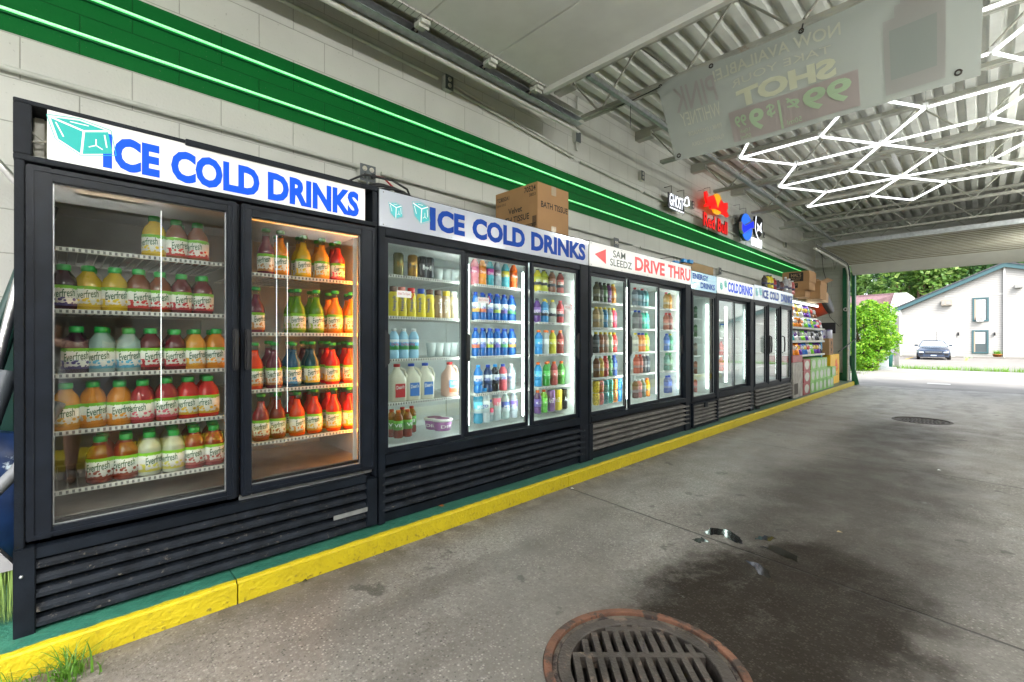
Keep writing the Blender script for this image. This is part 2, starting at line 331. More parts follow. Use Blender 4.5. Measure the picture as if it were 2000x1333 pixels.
# floor sheet with round holes for the drains
def floor_sheet():
    bm=bmesh.new(); X0,X1,Y0,Y1=-2.3,1.36,-2.6,14.5
    ys=[Y0,1.45-.45,1.45+.45,8.72-.45,8.72+.45,Y1]; 
    def quad(a,b,c,d):
        bm.faces.new([bm.verts.new((x,y,0)) for x,y in ((a,b),(c,b),(c,d),(a,d))])
    quad(X0,Y0,X1,ys[1]); quad(X0,ys[2],X1,ys[3]); quad(X0,ys[4],X1,Y1)
    for (cx,cy,r) in MH:
        h=.45; quad(X0,cy-h,cx-h,cy+h); quad(cx+h,cy-h,X1,cy+h)
        n=64; inner=[]; outer=[]
        for i in range(n):
            a=2*math.pi*i/n; c,s=math.cos(a),math.sin(a); k=h/max(abs(c),abs(s))
            inner.append(bm.verts.new((cx+r*c,cy+r*s,0))); outer.append(bm.verts.new((cx+k*c,cy+k*s,0)))
        for i in range(n): j=(i+1)%n; bm.faces.new((inner[i],outer[i],outer[j],inner[j]))
    m=MB(); m.bm(bm); return m
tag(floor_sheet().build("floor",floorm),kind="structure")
# ---------------------------------------------------------------- platform kerb
def kerb_mat():
    m=D.materials.new("painted kerb"); m.use_nodes=True; N=m.node_tree.nodes; L=m.node_tree.links; b=N["Principled BSDF"]; b.inputs["Roughness"].default_value=.5
    tc=N.new("ShaderNodeTexCoord"); sp=N.new("ShaderNodeSeparateXYZ"); L.new(tc.outputs["Object"],sp.inputs[0])
    n=N.new("ShaderNodeTexNoise"); n.inputs["Scale"].default_value=14; n.inputs["Detail"].default_value=8; L.new(tc.outputs["Object"],n.inputs["Vector"])
    n3=N.new("ShaderNodeTexNoise"); n3.inputs["Scale"].default_value=55; n3.inputs["Detail"].default_value=8; L.new(tc.outputs["Object"],n3.inputs["Vector"])
    a=N.new("ShaderNodeMath"); a.operation='MULTIPLY_ADD'; L.new(n.outputs[0],a.inputs[0]); a.inputs[1].default_value=.035; L.new(sp.outputs[0],a.inputs[2])
    s=N.new("ShaderNodeMapRange"); s.inputs[1].default_value=-2.262; s.inputs[2].default_value=-2.256; L.new(a.outputs[0],s.inputs[0])
    yel=N.new("ShaderNodeMix"); yel.data_type='RGBA'; yel.inputs[6].default_value=(.40,.31,.006,1); yel.inputs[7].default_value=(.60,.48,.01,1); L.new(n.outputs[0],yel.inputs[0])
    gr=N.new("ShaderNodeMix"); gr.data_type='RGBA'; gr.inputs[6].default_value=(.008,.09,.06,1); gr.inputs[7].default_value=(.05,.2,.14,1); L.new(n.outputs[0],gr.inputs[0])
    # wear of the green with distance
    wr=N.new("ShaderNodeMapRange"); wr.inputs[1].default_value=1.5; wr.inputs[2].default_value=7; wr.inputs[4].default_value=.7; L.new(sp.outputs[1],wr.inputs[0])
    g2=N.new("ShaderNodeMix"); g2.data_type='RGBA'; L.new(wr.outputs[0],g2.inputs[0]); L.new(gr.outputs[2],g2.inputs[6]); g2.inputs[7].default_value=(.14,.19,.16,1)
    mx=N.new("ShaderNodeMix"); mx.data_type='RGBA'; L.new(s.outputs[0],mx.inputs[0]); L.new(g2.outputs[2],mx.inputs[6]); L.new(yel.outputs[2],mx.inputs[7])
    dm=N.new("ShaderNodeMapRange"); dm.inputs[1].default_value=.57; dm.inputs[2].default_value=.70; dm.inputs[4].default_value=.85; L.new(n3.outputs[0],dm.inputs[0])
    zz=N.new("ShaderNodeMapRange"); zz.inputs[1].default_value=.055; zz.inputs[2].default_value=.0; zz.inputs[3].default_value=.28; zz.inputs[4].default_value=1; L.new(sp.outputs[2],zz.inputs[0])
    dd=N.new("ShaderNodeMath"); dd.operation='MULTIPLY'; L.new(dm.outputs[0],dd.inputs[0]); L.new(zz.outputs[0],dd.inputs[1])
    fx=N.new("ShaderNodeMix"); fx.data_type='RGBA'; L.new(dd.outputs[0],fx.inputs[0]); L.new(mx.outputs[2],fx.inputs[6]); fx.inputs[7].default_value=(.06,.05,.03,1)
    L.new(fx.outputs[2],b.inputs["Base Color"])
    bp=N.new("ShaderNodeBump"); bp.inputs["Strength"].default_value=.8; bp.inputs["Distance"].default_value=.008; L.new(n3.outputs[0],bp.inputs["Height"]); L.new(bp.outputs[0],b.inputs["Normal"])
    return m
kerbm=kerb_mat()
mb=MB(); yj=[-1.6,.55,2.83,5.0,7.3,9.6,12.0,YE-.01]
for a,b_ in zip(yj[:-1],yj[1:]):
    bm=bmesh.new(); bmesh.ops.create_cube(bm,size=1)
    for v in bm.verts: v.co=Vector((WX+(v.co.x+.5)*(-2.25-WX),a+.003+(v.co.y+.5)*(b_-a-.006),-.05+(v.co.z+.5)*.148))
    ed=[e for e in bm.edges if all(v.co.x>-2.3 for v in e.verts) and all(v.co.z>.05 for v in e.verts)]
    bmesh.ops.bevel(bm,geom=ed,offset=.014,segments=3,affect='EDGES')
    ee=[e for e in bm.edges if e.calc_length()>1.0]; 
    mb.bm(bm)
tag(mb.build("kerb",kerbm),"raised concrete kerb with green top and yellow painted face under the coolers","kerb")
mb=MB(); mb.box((.8,-1.6,-.02),(1.349,YE-.01,.1),bev=.012)
tag(mb.build("kerb",mat("yellow kerb paint",(.55,.44,.005),.5,bump=.5,vary=.15)),"plain yellow kerb along the store side of the lane","kerb")
# ---------------------------------------------------------------- ceiling deck, joists
deckm=mat("painted steel deck",(.60,.61,.57),.4,vary=.16,vscale=3,dirt=(.3,.2,.16),dscale=3,dthr=.66)
prof=[]; x=WX
while x<1.5:
    prof+=[(x,ZC),(x+.07,ZC),(x+.088,ZC+.075),(x+.15,ZC+.075),(x+.168,ZC)]; x+=.168
n=len(prof); mb=MB(); vs=[(p[0],-1.8,p[1]) for p in prof]+[(p[0],YE+.1,p[1]) for p in prof]
mb.add(vs,[(i,i+1,n+i+1,n+i) for i in range(n-1)]); mb.box((WX-.2,-1.8,ZC+.125),(3.8,YE+.2,ZC+.2))
tag(mb.build("ceiling",deckm),kind="structure")
joistm=mat("old grey joist paint",(.36,.36,.31),.5,vary=.2,vscale=5,dirt=(.26,.16,.1),dscale=3,dthr=.6)
def joist():
    r=empty("roof_joist",(0,0,0),"x","roof joist","open web steel joists under the deck")
    m=MB(); m.box((WX,-.045,ZC-.045),(1.45,-.005,ZC-.002)); m.box((WX,.005,ZC-.045),(1.45,.045,ZC-.002)); m.box((WX+.001,-.05,ZC-.12),(WX+.22,.05,ZC-.046)); m.build("top_chord",joistm,r)
    m=MB(); m.box((-2.8,-.04,3.345),(1.45,-.006,3.38)); m.box((-2.8,.006,3.345),(1.45,.04,3.38)); m.build("bottom_chord",joistm,r)
    m=MB(); xs=[WX+.2]; up=True; pts=[(WX+.2,0,ZC-.05)]
    x=-2.6
    while x<1.4: pts.append((x,0,3.36 if up else ZC-.03)); up=not up; x+=.42
    for a,b_ in zip(pts[:-1],pts[1:]): m.tube([a,b_],.010,seg=6)
    m.build("web",joistm,r); return r
J0=joist(); JY=[.55,2.15,3.75,5.37,7.0,8.62,10.2,11.8,13.4]
where=["nearest, mostly above the stored near door","above the stored near door panels","just past the printed banner","above the nearest end of the honeycomb lights","over the middle of the honeycomb lights","over the far end of the honeycomb lights","just before the stored far door","above the stored far door","last one before the far opening"]
for i,(y,t) in enumerate(zip(JY,where)):
    o=J0 if i==0 else copy_tree(J0); o.location=(0,y,0); o["label"]="grey open web roof joist, "+t
# longitudinal strut channel
mb=MB(); mb.box((-2.28,3.1,3.30),(-2.24,13.2,3.305)); mb.box((-2.28,3.1,3.305),(-2.275,13.2,3.34)); mb.box((-2.245,3.1,3.305),(-2.24,13.2,3.34))
tag(mb.build("strut_channel",galv),"long galvanised strut channel hung under the joists above the lane","channel")
# ---------------------------------------------------------------- near overhead door stored under the ceiling
doorw=mat("cream door skin",(.66,.665,.64),.5,bump=.08,bscale=200,vary=.05)
r=empty("overhead_door",(-2.6,2.95,3.28),"large cream overhead door stored flat under the ceiling near the camera","overhead door","overhead doors")
for i in range(7):
    y1=2.95-i*.61; y0=y1-.606
    m=MB(); m.box((-2.59,y0,3.28),(1.1,y1,3.32),bev=.004); m.build("door_panel",doorw,r).matrix_parent_inverse=Matrix.Translation((2.6,-2.95,-3.28))
PI_=Matrix.Translation((2.6,-2.95,-3.28))
def part(m,name,mt,root):
    o=m.build(name,mt,root); o.matrix_parent_inverse=Matrix.Translation(root.location).inverted(); return o
m=MB(); m.box((-2.6,2.952,3.235),(1.1,2.975,3.33)); m.box((-2.6,2.93,3.232),(1.1,2.952,3.277)); part(m,"edge_rail",mat("white rail",(.6,.6,.57),.4),r)
holem=dashed("punched stile",(.16,.16,.15),(.5,.5,.47),22,.12)
m=MB(); m.box((-2.62,-1.3,3.268),(-2.56,2.93,3.279)); part(m,"stile",holem,r)
for y in (.5,1.12,1.73,2.34,2.86):
    m=MB(); m.box((-2.66,y-.035,3.235),(-2.57,y+.035,3.262)); m.box((-2.60,y-.04,3.215),(-2.594,y+.04,3.262)); m.box((-2.66,y-.03,3.26),(-2.652,y+.03,3.30)); m.tube([(-2.76,y,3.25),(-2.59,y,3.25)],.008)
    h=part(m,"roller_bracket",cream,r)
    m=MB(); m.tube([(-2.735,y,3.25),(-2.70,y,3.25)],.022,seg=12); o=m.build("roller",rubber,h)
def track(name,pts,label,rm):
    r=empty(name,pts[0],label,"door track","overhead door tracks")
    m=MB()
    for (dx,dz) in ((0,0),):
        m.tube([(p[0],p[1],p[2]) for p in pts],.024,seg=10)
    part(m,"rail",rm,r)
    return r
t1=empty("door_track",(-2.75,-1.5,3.3),"grey near door track with rail along the wall, under the stored near door","door track","overhead door tracks")
m=MB(); m.box((-2.80,-1.5,3.20),(-2.794,3.63,3.345)); m.box((-2.794,-1.5,3.34),(-2.70,3.63,3.345)); part(m,"angle",cream,t1)
m=MB(); m.tube([(-2.77,-1.5,3.19),(-2.77,3.64,3.19)],.017,seg=10); part(m,"rail",cream,t1)
m=MB(); m.box((-2.765,-1.5,3.222),(-2.69,3.6,3.228)); m.box((-2.765,-1.5,3.275),(-2.69,3.6,3.281)); m.box((-2.765,-1.5,3.228),(-2.76,3.6,3.275)); part(m,"channel",galv,t1)
# ---------------------------------------------------------------- far overhead door
r=empty("overhead_door",(-2.3,11.2,3.07),"ribbed cream overhead door rolled back above the far opening","overhead door","overhead doors")
ribd=mat("ribbed door skin",(.50,.50,.43),.5,vary=.06)
def rib_panel(y0,z0,y1,z1,ribs=3):
    m=MB(); n=ribs*4; vs=[]; dy=(y1-y0); dz=(z1-z0); l=math.hypot(dy,dz); ny,nz=dz/l,-dy/l
    for i in range(n+1):
        t=i/n; d=.0 if (i%4) in (0,1) else .045
        for x in (-2.28,1.0): vs.append((x,y0+dy*t+ny*d,z0+dz*t+nz*d))
    for i in range(n): m.add([vs[2*i],vs[2*i+1],vs[2*i+3],vs[2*i+2]],[(0,1,2,3)],1 if (i%4) in (0,1) else 0)
    m.add([(x,y+ny*-.04,z+nz*-.04) for (y,z) in ((y0,z0),(y1,z1)) for x in (-2.28,1.0)],[(0,1,3,2)])
    return m
pts=[(11.2,3.09),(11.78,3.09),(12.36,3.09),(12.94,3.09),(13.5,3.08),(13.98,3.03)]
for (a,b_) in zip(pts[:-1],pts[1:]):
    m=rib_panel(a[0],a[1],b_[0]-.006,b_[1]); part(m,"door_panel",[ribd,mat("darkened door groove",(.26,.245,.19),.6,vary=.15)],r)  # rib contrast put into the colour: recess and step faces darker
m=MB(); m.add([(x,y,z) for x in (-2.28,1.0) for (y,z) in ((13.98,3.03),(14.36,2.80),(14.385,2.785),(14.40,2.81),(14.0,3.07))],[(0,1,6,5),(1,2,7,6),(2,3,8,7),(3,4,9,8),(4,0,5,9),(0,1,2,3,4),(5,6,7,8,9)])
part(m,"bottom_panel",mat("plain bottom panel",(.52,.52,.47),.5,vary=.05),r)
m=MB(); m.box((-2.28,11.14,3.04),(1.0,11.19,3.12)); part(m,"edge_rail",galv,r)
t2=empty("door_track",(-2.36,10.9,3.0),"curved cream door track running down the green jamb of the far opening","door track","overhead door tracks")
pp=[(-2.36,10.9,3.0),(-2.36,13.7,3.0)]+[(-2.36,13.9+.36*math.sin(a),2.64+.36*math.cos(a)) for a in [rad(x) for x in range(0,91,15)]]+[(-2.36,14.27,.1)]
m=MB(); m.tube(pp,.024,seg=8); part(m,"rail",cream,t2)
pp2=[(x-.0,y,z+.06) for (x,y,z) in pp[:2]]+[(-2.36,13.9+.42*math.sin(a),2.64+.42*math.cos(a)) for a in [rad(x) for x in range(0,91,15)]]
m=MB(); m.tube([(-2.33,y,z) for x,y,z in pp2],.014,seg=6); part(m,"guide",mat("dark guide",(.08,.08,.08),.5),t2)
# green jambs
greenp=mat("green jamb paint",(.004,.11,.045),.4,vary=.2,vscale=3,dirt=(.05,.09,.06),dscale=15,dthr=.65)
r=empty("door_jamb",(-2.4,14.4,0),"dark green steel door jamb at the wall side of the far opening","door jamb")
m=MB(); m.box((-2.50,14.40,.098),(-2.36,14.56,3.0)); part(m,"inner_post",greenp,r)
m=MB(); m.box((-2.31,14.40,0),(-2.24,14.56,2.86)); m.box((-2.31,14.385,0),(-2.295,14.4,2.86)); part(m,"outer_post",greenp,r)
m=MB(); m.box((-2.62,14.48,.098),(-2.5,14.56,.30)); part(m,"base_plate",greenp,r)
m=MB(); m.prism([(0,0),(.05,0),(.05,.75),(.03,.75)],.09,M=Matrix.Translation((-2.245,14.42,0))@Matrix.Rotation(rad(-12),4,'Y')); part(m,"bent_flap",greenp,r)
# ---------------------------------------------------------------- neon tubes on the green band
green_e=emis("green neon glow",(.01,.55,.075),.6)
for z,y1,l in ((2.845,13.9,"upper of two green neon tubes on the green band"),(2.65,13.7,"lower of two green neon tubes on the green band")):
    r=empty("neon_tube",(WX,-1.4,z),l,"neon tube","green neon tubes")
    m=MB(); m.tube([(WX+.028,-1.4,z),(WX+.028,y1,z)],.0075,seg=8); part(m,"tube",green_e,r)
    m=MB(); m.box((WX+.001,-1.4,z-.012),(WX+.018,y1,z+.012)); part(m,"mounting_strip",greenp,r)
# ---------------------------------------------------------------- honeycomb ceiling lights
hexe=emis("white led tube",(.95,.98,1),HEX)
A={'a0':(-1.95,5.6),'a1':(-1.16,5.6),'a2':(-.35,5.58),'b0':(-1.55,6.29),'b1':(-.75,6.28),'b2':(.06,6.26),'c0':(-1.94,7.03),'c1':(-1.14,7.0),'c2':(-.34,6.96),
'd0':(-1.54,7.76),'d1':(-.73,7.72),'d2':(.08,7.76),'e0':(-1.92,8.42),'e1':(-1.12,8.42),'e2':(-.32,8.4),'f1':(-.72,9.12),'z0':(-1.55,4.9),'z1':(-.75,4.88),'z2':(.06,4.86),
'x1':(.46,5.56),'x2':(.46,6.96),'x3':(.48,7.05),'x4':(.48,8.42),'x0':(.46,4.18),'y1':(-.35,4.2)}
E_=['a0a1','a0b0','a1b1','b0b1','a2b1','b1c1','b1c2','b0c0','c0c1','c0d0','d0d1','c1d1','c2d1','c2x2','b2x2','b2x1','b1b2','d1e1','d0e0','e0e1','e1f1','f1e2','d1e2','e2x4','d1d2','d2x4','d2x3','a2x1','a2z1','a1z1','a0z0','z1z2','z2x0','z2x1','z1y1','y1x0']
ZL=3.24
hx=empty("honeycomb_light",(-.75,6.9,ZL),"large white honeycomb ceiling light made of bright led tubes above the lane","ceiling light")
for e in E_:
    p,q=Vector(A[e[:2]]+(ZL,)),Vector(A[e[2:]]+(ZL,)); d=(q-p).normalized()
    m=MB(); m.tube([p+d*.02,q-d*.02],.0125,seg=8); part(m,"tube",hexe,hx)
for k,p in A.items():
    m=MB(); m.box((p[0]-.018,p[1]-.018,ZL+.004),(p[0]+.018,p[1]+.018,ZL+.04)); part(m,"connector",white,hx)
m=MB()
for k in ('a0','a1','a2','b1','d0','d1','e0','f1','c0','d2','b2','z1'):
    m.tube([(A[k][0],A[k][1],ZL+.04),(A[k][0],A[k][1],ZC)],.002,seg=4)
part(m,"hanging_wire",galv,hx)
mb=MB(); mb.box((-.77,6.9,3.40),(-.73,8.0,3.41)); tag(mb.build("perforated_strut",dashed("perforated strut",(.2,.2,.2),(.55,.55,.52),30,.4)),"perforated metal strut above the middle of the honeycomb light","strut")
# store side tubes from one mirrored fixture, with more added off frame as fill
fl=emis("off frame fluorescent",(1,1,.95),FLUO_FILL)
for i,(x,y) in enumerate(((1.15,.2),(1.15,2.6),(2.4,1.2),(2.4,6.0),(1.15,5.0),(2.4,10.5),(1.15,-1.0),(1.15,7.6),(1.15,10.2),(1.15,12.6))):
    r=empty("fluorescent_fill",(x,y,2.75),"off frame fluorescent light for fill, store side, "+["just right of the photographer","a few steps past the photographer","inside the store by the photographer","inside the store midway","midway along the lane","inside the store at the far end","behind the photographer","over the far half of the lane","near the snack rack","by the far opening"][i],"ceiling light","store side tube lights")
    m=MB(); dz_=.5 if (x<1.5 and 7<y<11) else 0; m.tube([(x,y-.6,2.72+dz_),(x,y+.6,2.72+dz_)],.016); part(m,"tube",fl,r)  # off frame fill tubes, multiplied from one mirrored fixture
    m=MB(); m.box((x-.02,y-.62,2.78+dz_),(x+.02,y+.62,2.81+dz_)); part(m,"fill_fixture",white,r)
    m=MB(); m.tube([(x,y,2.81+dz_),(x,y,3.2 if x>1.4 else ZC)],.004,seg=4); part(m,"fill_hanger",galv,r)
# ---------------------------------------------------------------- conduits and boxes
def conduit(pts,r,label):
    m=MB(); m.tube(pts,r,seg=8); o=m.build("conduit",cream); tag(o,label,"conduit","wall conduits")
    return o
xw=WX+.03
conduit([(xw,-1.5,2.38),(xw,1.55,2.38)],.014,"cream conduit above nearest cooler, left of the four way outlet")
conduit([(xw,1.7,2.375),(xw,5.0,2.36),(xw,5.2,2.36)],.014,"cream conduit running above second and third coolers")
conduit([(xw,5.4,2.35),(xw,10.0,2.34)],.012,"thin cream conduit above the farther coolers")
ya=Yat(868,3.1); yb=Yat(1128,3.1); yc=Yat(1255,3.1)
conduit([(xw,-1.5,3.33),(xw,ya-.06,3.28)],.014,"upper cream conduit left of the small grey outlet")
conduit([(xw,ya+.06,3.285),(xw,yb-.06,3.16)],.012,"upper of paired conduits between outlet and junction box")
conduit([(xw+.002,ya+.06,3.25),(xw+.002,yb-.06,3.125)],.012,"lower of paired conduits between outlet and junction box")
conduit([(xw,yb,3.22),(xw,yb+.01,ZC-.02)],.012,"short upright conduit above the grey junction box")
conduit([(xw,yb+.07,3.12),(xw,yc-.06,3.09)],.012,"upper conduit between junction box and farther outlet")
conduit([(xw,yc+.06,3.09),(xw,13.2,3.0)],.012,"upper conduit passing behind the lit brand signs")
outw=mat("outlet ivory",(.62,.60,.52),.4)
def outlet(px,py,label,w,h,plugs,double=False,group="grey electrical boxes"):
    y=Yat(px,3.1); z=Zat(px,py,3.1)
    r=empty("electrical_box",(WX+.03,y,z),label,"outlet",group)
    m=MB(); m.box((WX+.001,y-w/2,z-h/2),(WX+.05,y+w/2,z+h/2),bev=.004); part(m,"box",cream,r)
    m=MB(); m.box((WX+.051,y-w/2-.003,z-h/2-.003),(WX+.056,y+w/2+.003,z+h/2+.003),bev=.002); part(m,"cover_plate",greypaint,r)
    for (dy,dz) in plugs:
        m=MB(); m.lathe([(.0175,0),(.0175,.004)],14,M=Matrix.Translation((WX+.0565,y+dy,z+dz))@Matrix.Rotation(rad(90),4,'Y'))
        for a,b_ in ((-.006,.003),(.006,.003)): m.box((WX+.0606,y+dy+a-.001,z+dz-.001),(WX+.0612,y+dy+a+.001,z+dz+.007),1)
        m.box((WX+.0606,y+dy-.002,z+dz-.01),(WX+.0612,y+dy+.002,z+dz-.006),1); part(m,"socket",[outw,darkpl],r)
    return y,z
oy,oz=outlet(717,340,"grey four way outlet box with red cord above nearest cooler",.115,.115,[(-.027,.028),(.027,.028),(-.027,-.024),(.027,-.024)])
outlet(876,163,"dark grey outlet box on the wall above the green band",.075,.115,[(0,.025),(0,-.025)])
outlet(1128,269,"blank grey junction box where the paired conduits meet",.08,.11,[])
outlet(1254,344,"small grey outlet box left of the lit brand signs",.075,.115,[(0,.025),(0,-.025)])
outlet(1352,401,"grey outlet box between the white and red lit signs",.075,.11,[(0,.025),(0,-.025)])
outlet(1435,433,"grey outlet box between the red and blue lit signs",.075,.11,[(0,.025),(0,-.025)])
outlet(1491,460,"grey outlet box right of the black shield sign",.075,.11,[(0,-.025)])
outlet(1534,479,"small junction box high on the wall near the far corner",.09,.10,[])
outlet(1202,475,"grey outlet box above the red drive thru sign",.1,.11,[(-.02,0),(.02,0)])
outlet(1405,530,"grey outlet box above the energy drinks sign corner",.1,.11,[(0,0)])
red=mat("red cord",(.35,.01,.012),.4)
r=empty("power_cord",(WX+.06,oy+.03,oz-.03),"red power cord plugged into the four way outlet","cord")
m=MB(); m.box((WX+.063,oy+.012,oz-.04),(WX+.10,oy+.042,oz-.008),bev=.006); part(m,"plug",darkpl,r)
m=MB(); m.tube([(WX+.09,oy+.04,oz-.02),(WX+.12,oy+.09,oz-.03),(WX+.16,oy+.15,oz-.10),(WX+.2,oy+.19,oz-.24)],.007); part(m,"cable",red,r)
r=empty("power_cord",(WX+.06,oy-.03,oz-.03),"dark grey power plug in the lower left socket of the four way outlet","cord")
m=MB(); m.box((WX+.063,oy-.042,oz-.045),(WX+.11,oy-.012,oz-.008),bev=.006); m.tube([(WX+.09,oy-.027,oz-.03),(WX+.1,oy-.03,oz-.12),(WX+.12,oy-.03,oz-.25)],.006); part(m,"cable",greypaint,r)
# ---------------------------------------------------------------- coolers
K=2.36; XF=-K
SG=.10
def backlit(name,col,st,zc,hh):
    m=mat(name,col,.3,emit=col,estr=st); N=m.node_tree.nodes; L=m.node_tree.links
    tc=N.new("ShaderNodeTexCoord"); sp=N.new("ShaderNodeSeparateXYZ"); L.new(tc.outputs["Object"],sp.inputs[0])
    a=N.new("ShaderNodeMath"); a.operation='SUBTRACT'; L.new(sp.outputs[2],a.inputs[0]); a.inputs[1].default_value=zc
    b=N.new("ShaderNodeMath"); b.operation='ABSOLUTE'; L.new(a.outputs[0],b.inputs[0])
    c=N.new("ShaderNodeMapRange"); c.interpolation_type='SMOOTHSTEP'; c.inputs[1].default_value=0; c.inputs[2].default_value=hh; c.inputs[3].default_value=st*1.25; c.inputs[4].default_value=st*.62; L.new(b.outputs[0],c.inputs[0])
    L.new(c.outputs[0],N["Principled BSDF"].inputs["Emission Strength"]); return m
s_lit=backlit("backlit sign face",(.72,.72,.69),SG,1.88,.11); s_lit2=backlit("dim backlit sign face",(.90,.93,.90),SG*.8,1.87,.11)
s_off=mat("unlit sign face",(.46,.50,.58),.22,coat=.6)
s_off2=mat("unlit glossy sign face",(.42,.5,.56),.12,coat=1)
bl_lit=mat("lit blue letters",(.0,.06,.45),.5,emit=(.0,.09,.9),estr=SG*1.3,spec=.2); bl_off=mat("blue letters",(.0,.05,.34),.5,spec=.2)
rd_lit=mat("lit red letters",(.65,.01,.01),.3,emit=(.85,.012,.01),estr=SG); gn_lit=mat("dark green letters",(.02,.05,.03),.3)
te_lit=mat("lit teal ice",(.02,.36,.33),.4,emit=(.03,.45,.4),estr=SG,spec=.2); te_off=mat("teal ice",(.05,.52,.56),.3)
ln_w=mat("white outline",(.8,.85,.85),.3,emit=(.8,.85,.85),estr=SG*.9)
def cube_icon(parent,yc,zc,s,mt,x,sx=1.0):
    P=[(-.5,.42),(-.05,.52),(.42,.40),(.5,-.30),(-.02,-.52),(-.38,-.2)]; C0=(.02,.22)
    m=MB(); m.prism([(yc+a*s*sx,zc+b*s) for a,b in P],.0012,0,M=Matrix.Translation((x,0,0)))
    def ln(p,q,w=.012,mi=1):
        a=Vector((yc+p[0]*s*sx,zc+p[1]*s)); b=Vector((yc+q[0]*s*sx,zc+q[1]*s)); d=(b-a).normalized(); n=Vector((-d.y,d.x))*w*s*1.4
        m.add([(x+.002,*(a+n)),(x+.002,*(b+n)),(x+.002,*(b-n)),(x+.002,*(a-n))],[(0,1,2,3)],mi)
    P2=[(a*1.12,b*1.12) for a,b in P]
    for i in range(6): ln(P2[i],P2[(i+1)%6],.007,0)
    ln(P[0],C0,.02); ln(C0,P[2],.02); ln(C0,P[4],.02); ln((-.42,.3),(-.3,-.1)); ln((.36,.25),(.4,-.15)); ln((.22,.05),(.22,-.15),.01); ln((.22,-.15),(.1,-.25),.01); ln((.22,-.15),(.33,-.24),.01); ln((-.2,.42),(.1,.42),.01)
    return m.build("ice_cube_mark",[mt,ln_w],parent)
def lettering(parent,words,x,mt,bold=.022,name="lettering"):
    m=MB()
    for (t,px0,px1,z0,z1) in words:
        text_fit(m,t,Yat(px0,-x),Yat(px1,-x),z0,z1,lambda u,v:(x,u,v),0,bold)
    return m.build(name,mt,parent)
def part0(m,name,mt,root):   # geometry is given in world space
    o=m.build(name,mt,root); 
    if root.parent is None: o.matrix_parent_inverse=Matrix.Translation(root.location).inverted()
    return o
def handle(y,z0,z1,x,root,w=.022,name="handle"):
    m=MB(); m.box((x,y-w/2,z0),(x+.028,y+w/2,z1),bev=.005); m.box((x+.028,y-w/4,z0+.01),(x+.034,y+w/4,z1-.01)); return m.build(name,darkpl,root)
def wedge_handle(y,z0,z1,x,root,s=1):
    m=MB(); m.prism([(0,z0),(s*.03,z0+.03),(s*.03,z1-.03),(0,z1)],.014,M=Matrix.Translation((x,y,0))); return m.build("handle",darkpl,root)
def shelf_part(root,ya,yb,z,front,back=-3.03,strip=True,mtw=wirew):
    m=MB(); m.box((front-.006,ya,z-.014),(front,yb,z+.004),0)
    m.box((back,ya,z-.008),(back+.006,yb,z-.002),0)
    n=max(6,int((yb-ya)/.03))
    for i in range(n+1):
        y=ya+.004+(yb-ya-.008)*i/n; m.box((back,y-.0015,z-.005),(front-.006,y+.0015,z-.001),0)
    s=m.build("shelf",mtw,root)
    m=MB(); m.box((front,ya+.004,z-.011),(front+.0015,yb-.004,z+.001)); m.build("price_channel",slotm,s)
    return s
def louvers(root,ya,yb,z0,z1,n,mt,x=XF,name="grille"):
    m=MB(); p=(z1-z0)/n
    for i in range(n):
        t=z1-i*p; m.extr([(x-.055,t),(x-.012,t-.010),(x-.002,t-p*.42),(x-.000,t-p*.66),(x-.010,t-p*.80),(x-.016,t-p*.76),(x-.010,t-p*.6),(x-.02,t-.02),(x-.055,t-.014)],ya,yb)
    m.box((x-.10,ya,z0),(x-.09,yb,z1))
    return m.build(name,mt,root)
def cooler(label,y0,y1,zt=1.99,lin_=liner,floor_=None,zs=1.78,cav=(.47,1.74),bot=.103):
    r=empty("drinks_cooler",(XF,y0,.1),label,"cooler","coolers lined up along the block wall"); r["_y"]=(y0,y1)
    r.location=(0,0,0)
    m=MB(); g=.004
    m.box((-3.11,y0+g,bot),(-3.07,y1-g,zt-.03)); m.box((-3.07,y0+g,bot),(-2.43,y0+.035,1.76)); m.box((-3.07,y1-.035,bot),(-2.43,y1-g,1.76))
    m.box((-3.07,y0+.035,cav[1]+.004),(-2.43,y1-.035,1.76)); m.box((-3.07,y0+.035,cav[0]-.05),(-2.43,y1-.035,cav[0]-.004)); m.box((-3.07,y0+.035,bot),(-2.5,y1-.035,bot+.02))
    m.build("cabinet",black,r)
    m=MB(); a,b=y0+.036,y1-.036
    m.box((-3.069,a,cav[0]),(-3.06,b,cav[1])); m.box((-3.06,a,cav[0]),(-2.44,a+.006,cav[1])); m.box((-3.06,b-.006,cav[0]),(-2.44,b,cav[1])); m.box((-3.06,a+.006,cav[1]-.006),(-2.44,b-.006,cav[1]))
    m.build("inner_liner",lin_,r)
    m=MB(); m.box((-3.06,a+.006,cav[0]),(-2.44,b-.006,cav[0]+.006)); m.build("cooler_floor",floor_ or lin_,r)
    m=MB()
    for yy in (a+.06,(a+b)/2,b-.06): m.box((-3.06,yy-.012,cav[0]+.02),(-3.05,yy+.012,cav[1]-.02))
    m.build("shelf_standard",dashed("standard "+str(int(y0*10)),(.2,.2,.2),(.5,.5,.5),1,2) if False else lin_,r)
    return r
def led(root,y,z0,z1,x,mt,r=.007,name="light_tube"):
    m=MB(); m.tube([(x,y,z0),(x,y,z1)],r,seg=8); return m.build(name,mt,root)
cold=emis("cold led strip",(.85,.95,1),LAMP*.8); warm=emis("warm led strip",(1,.30,.03),LAMP*14); tubed=emis("far cooler light tube",(.85,1,.94),LAMP*1.5); tubew=emis("cooler light tube",(.9,1,.96),LAMP*3.2)
streak_e=emis("thin glowing streak",(.9,.97,1),.4)
# y boundaries of the six coolers from where their edges stand
B=[Yat(25,K),Yat(739,K),Yat(1151,K),Yat(1350.5,K),Yat(1400.5,K),Yat(1473,K),Yat(1549,K)]
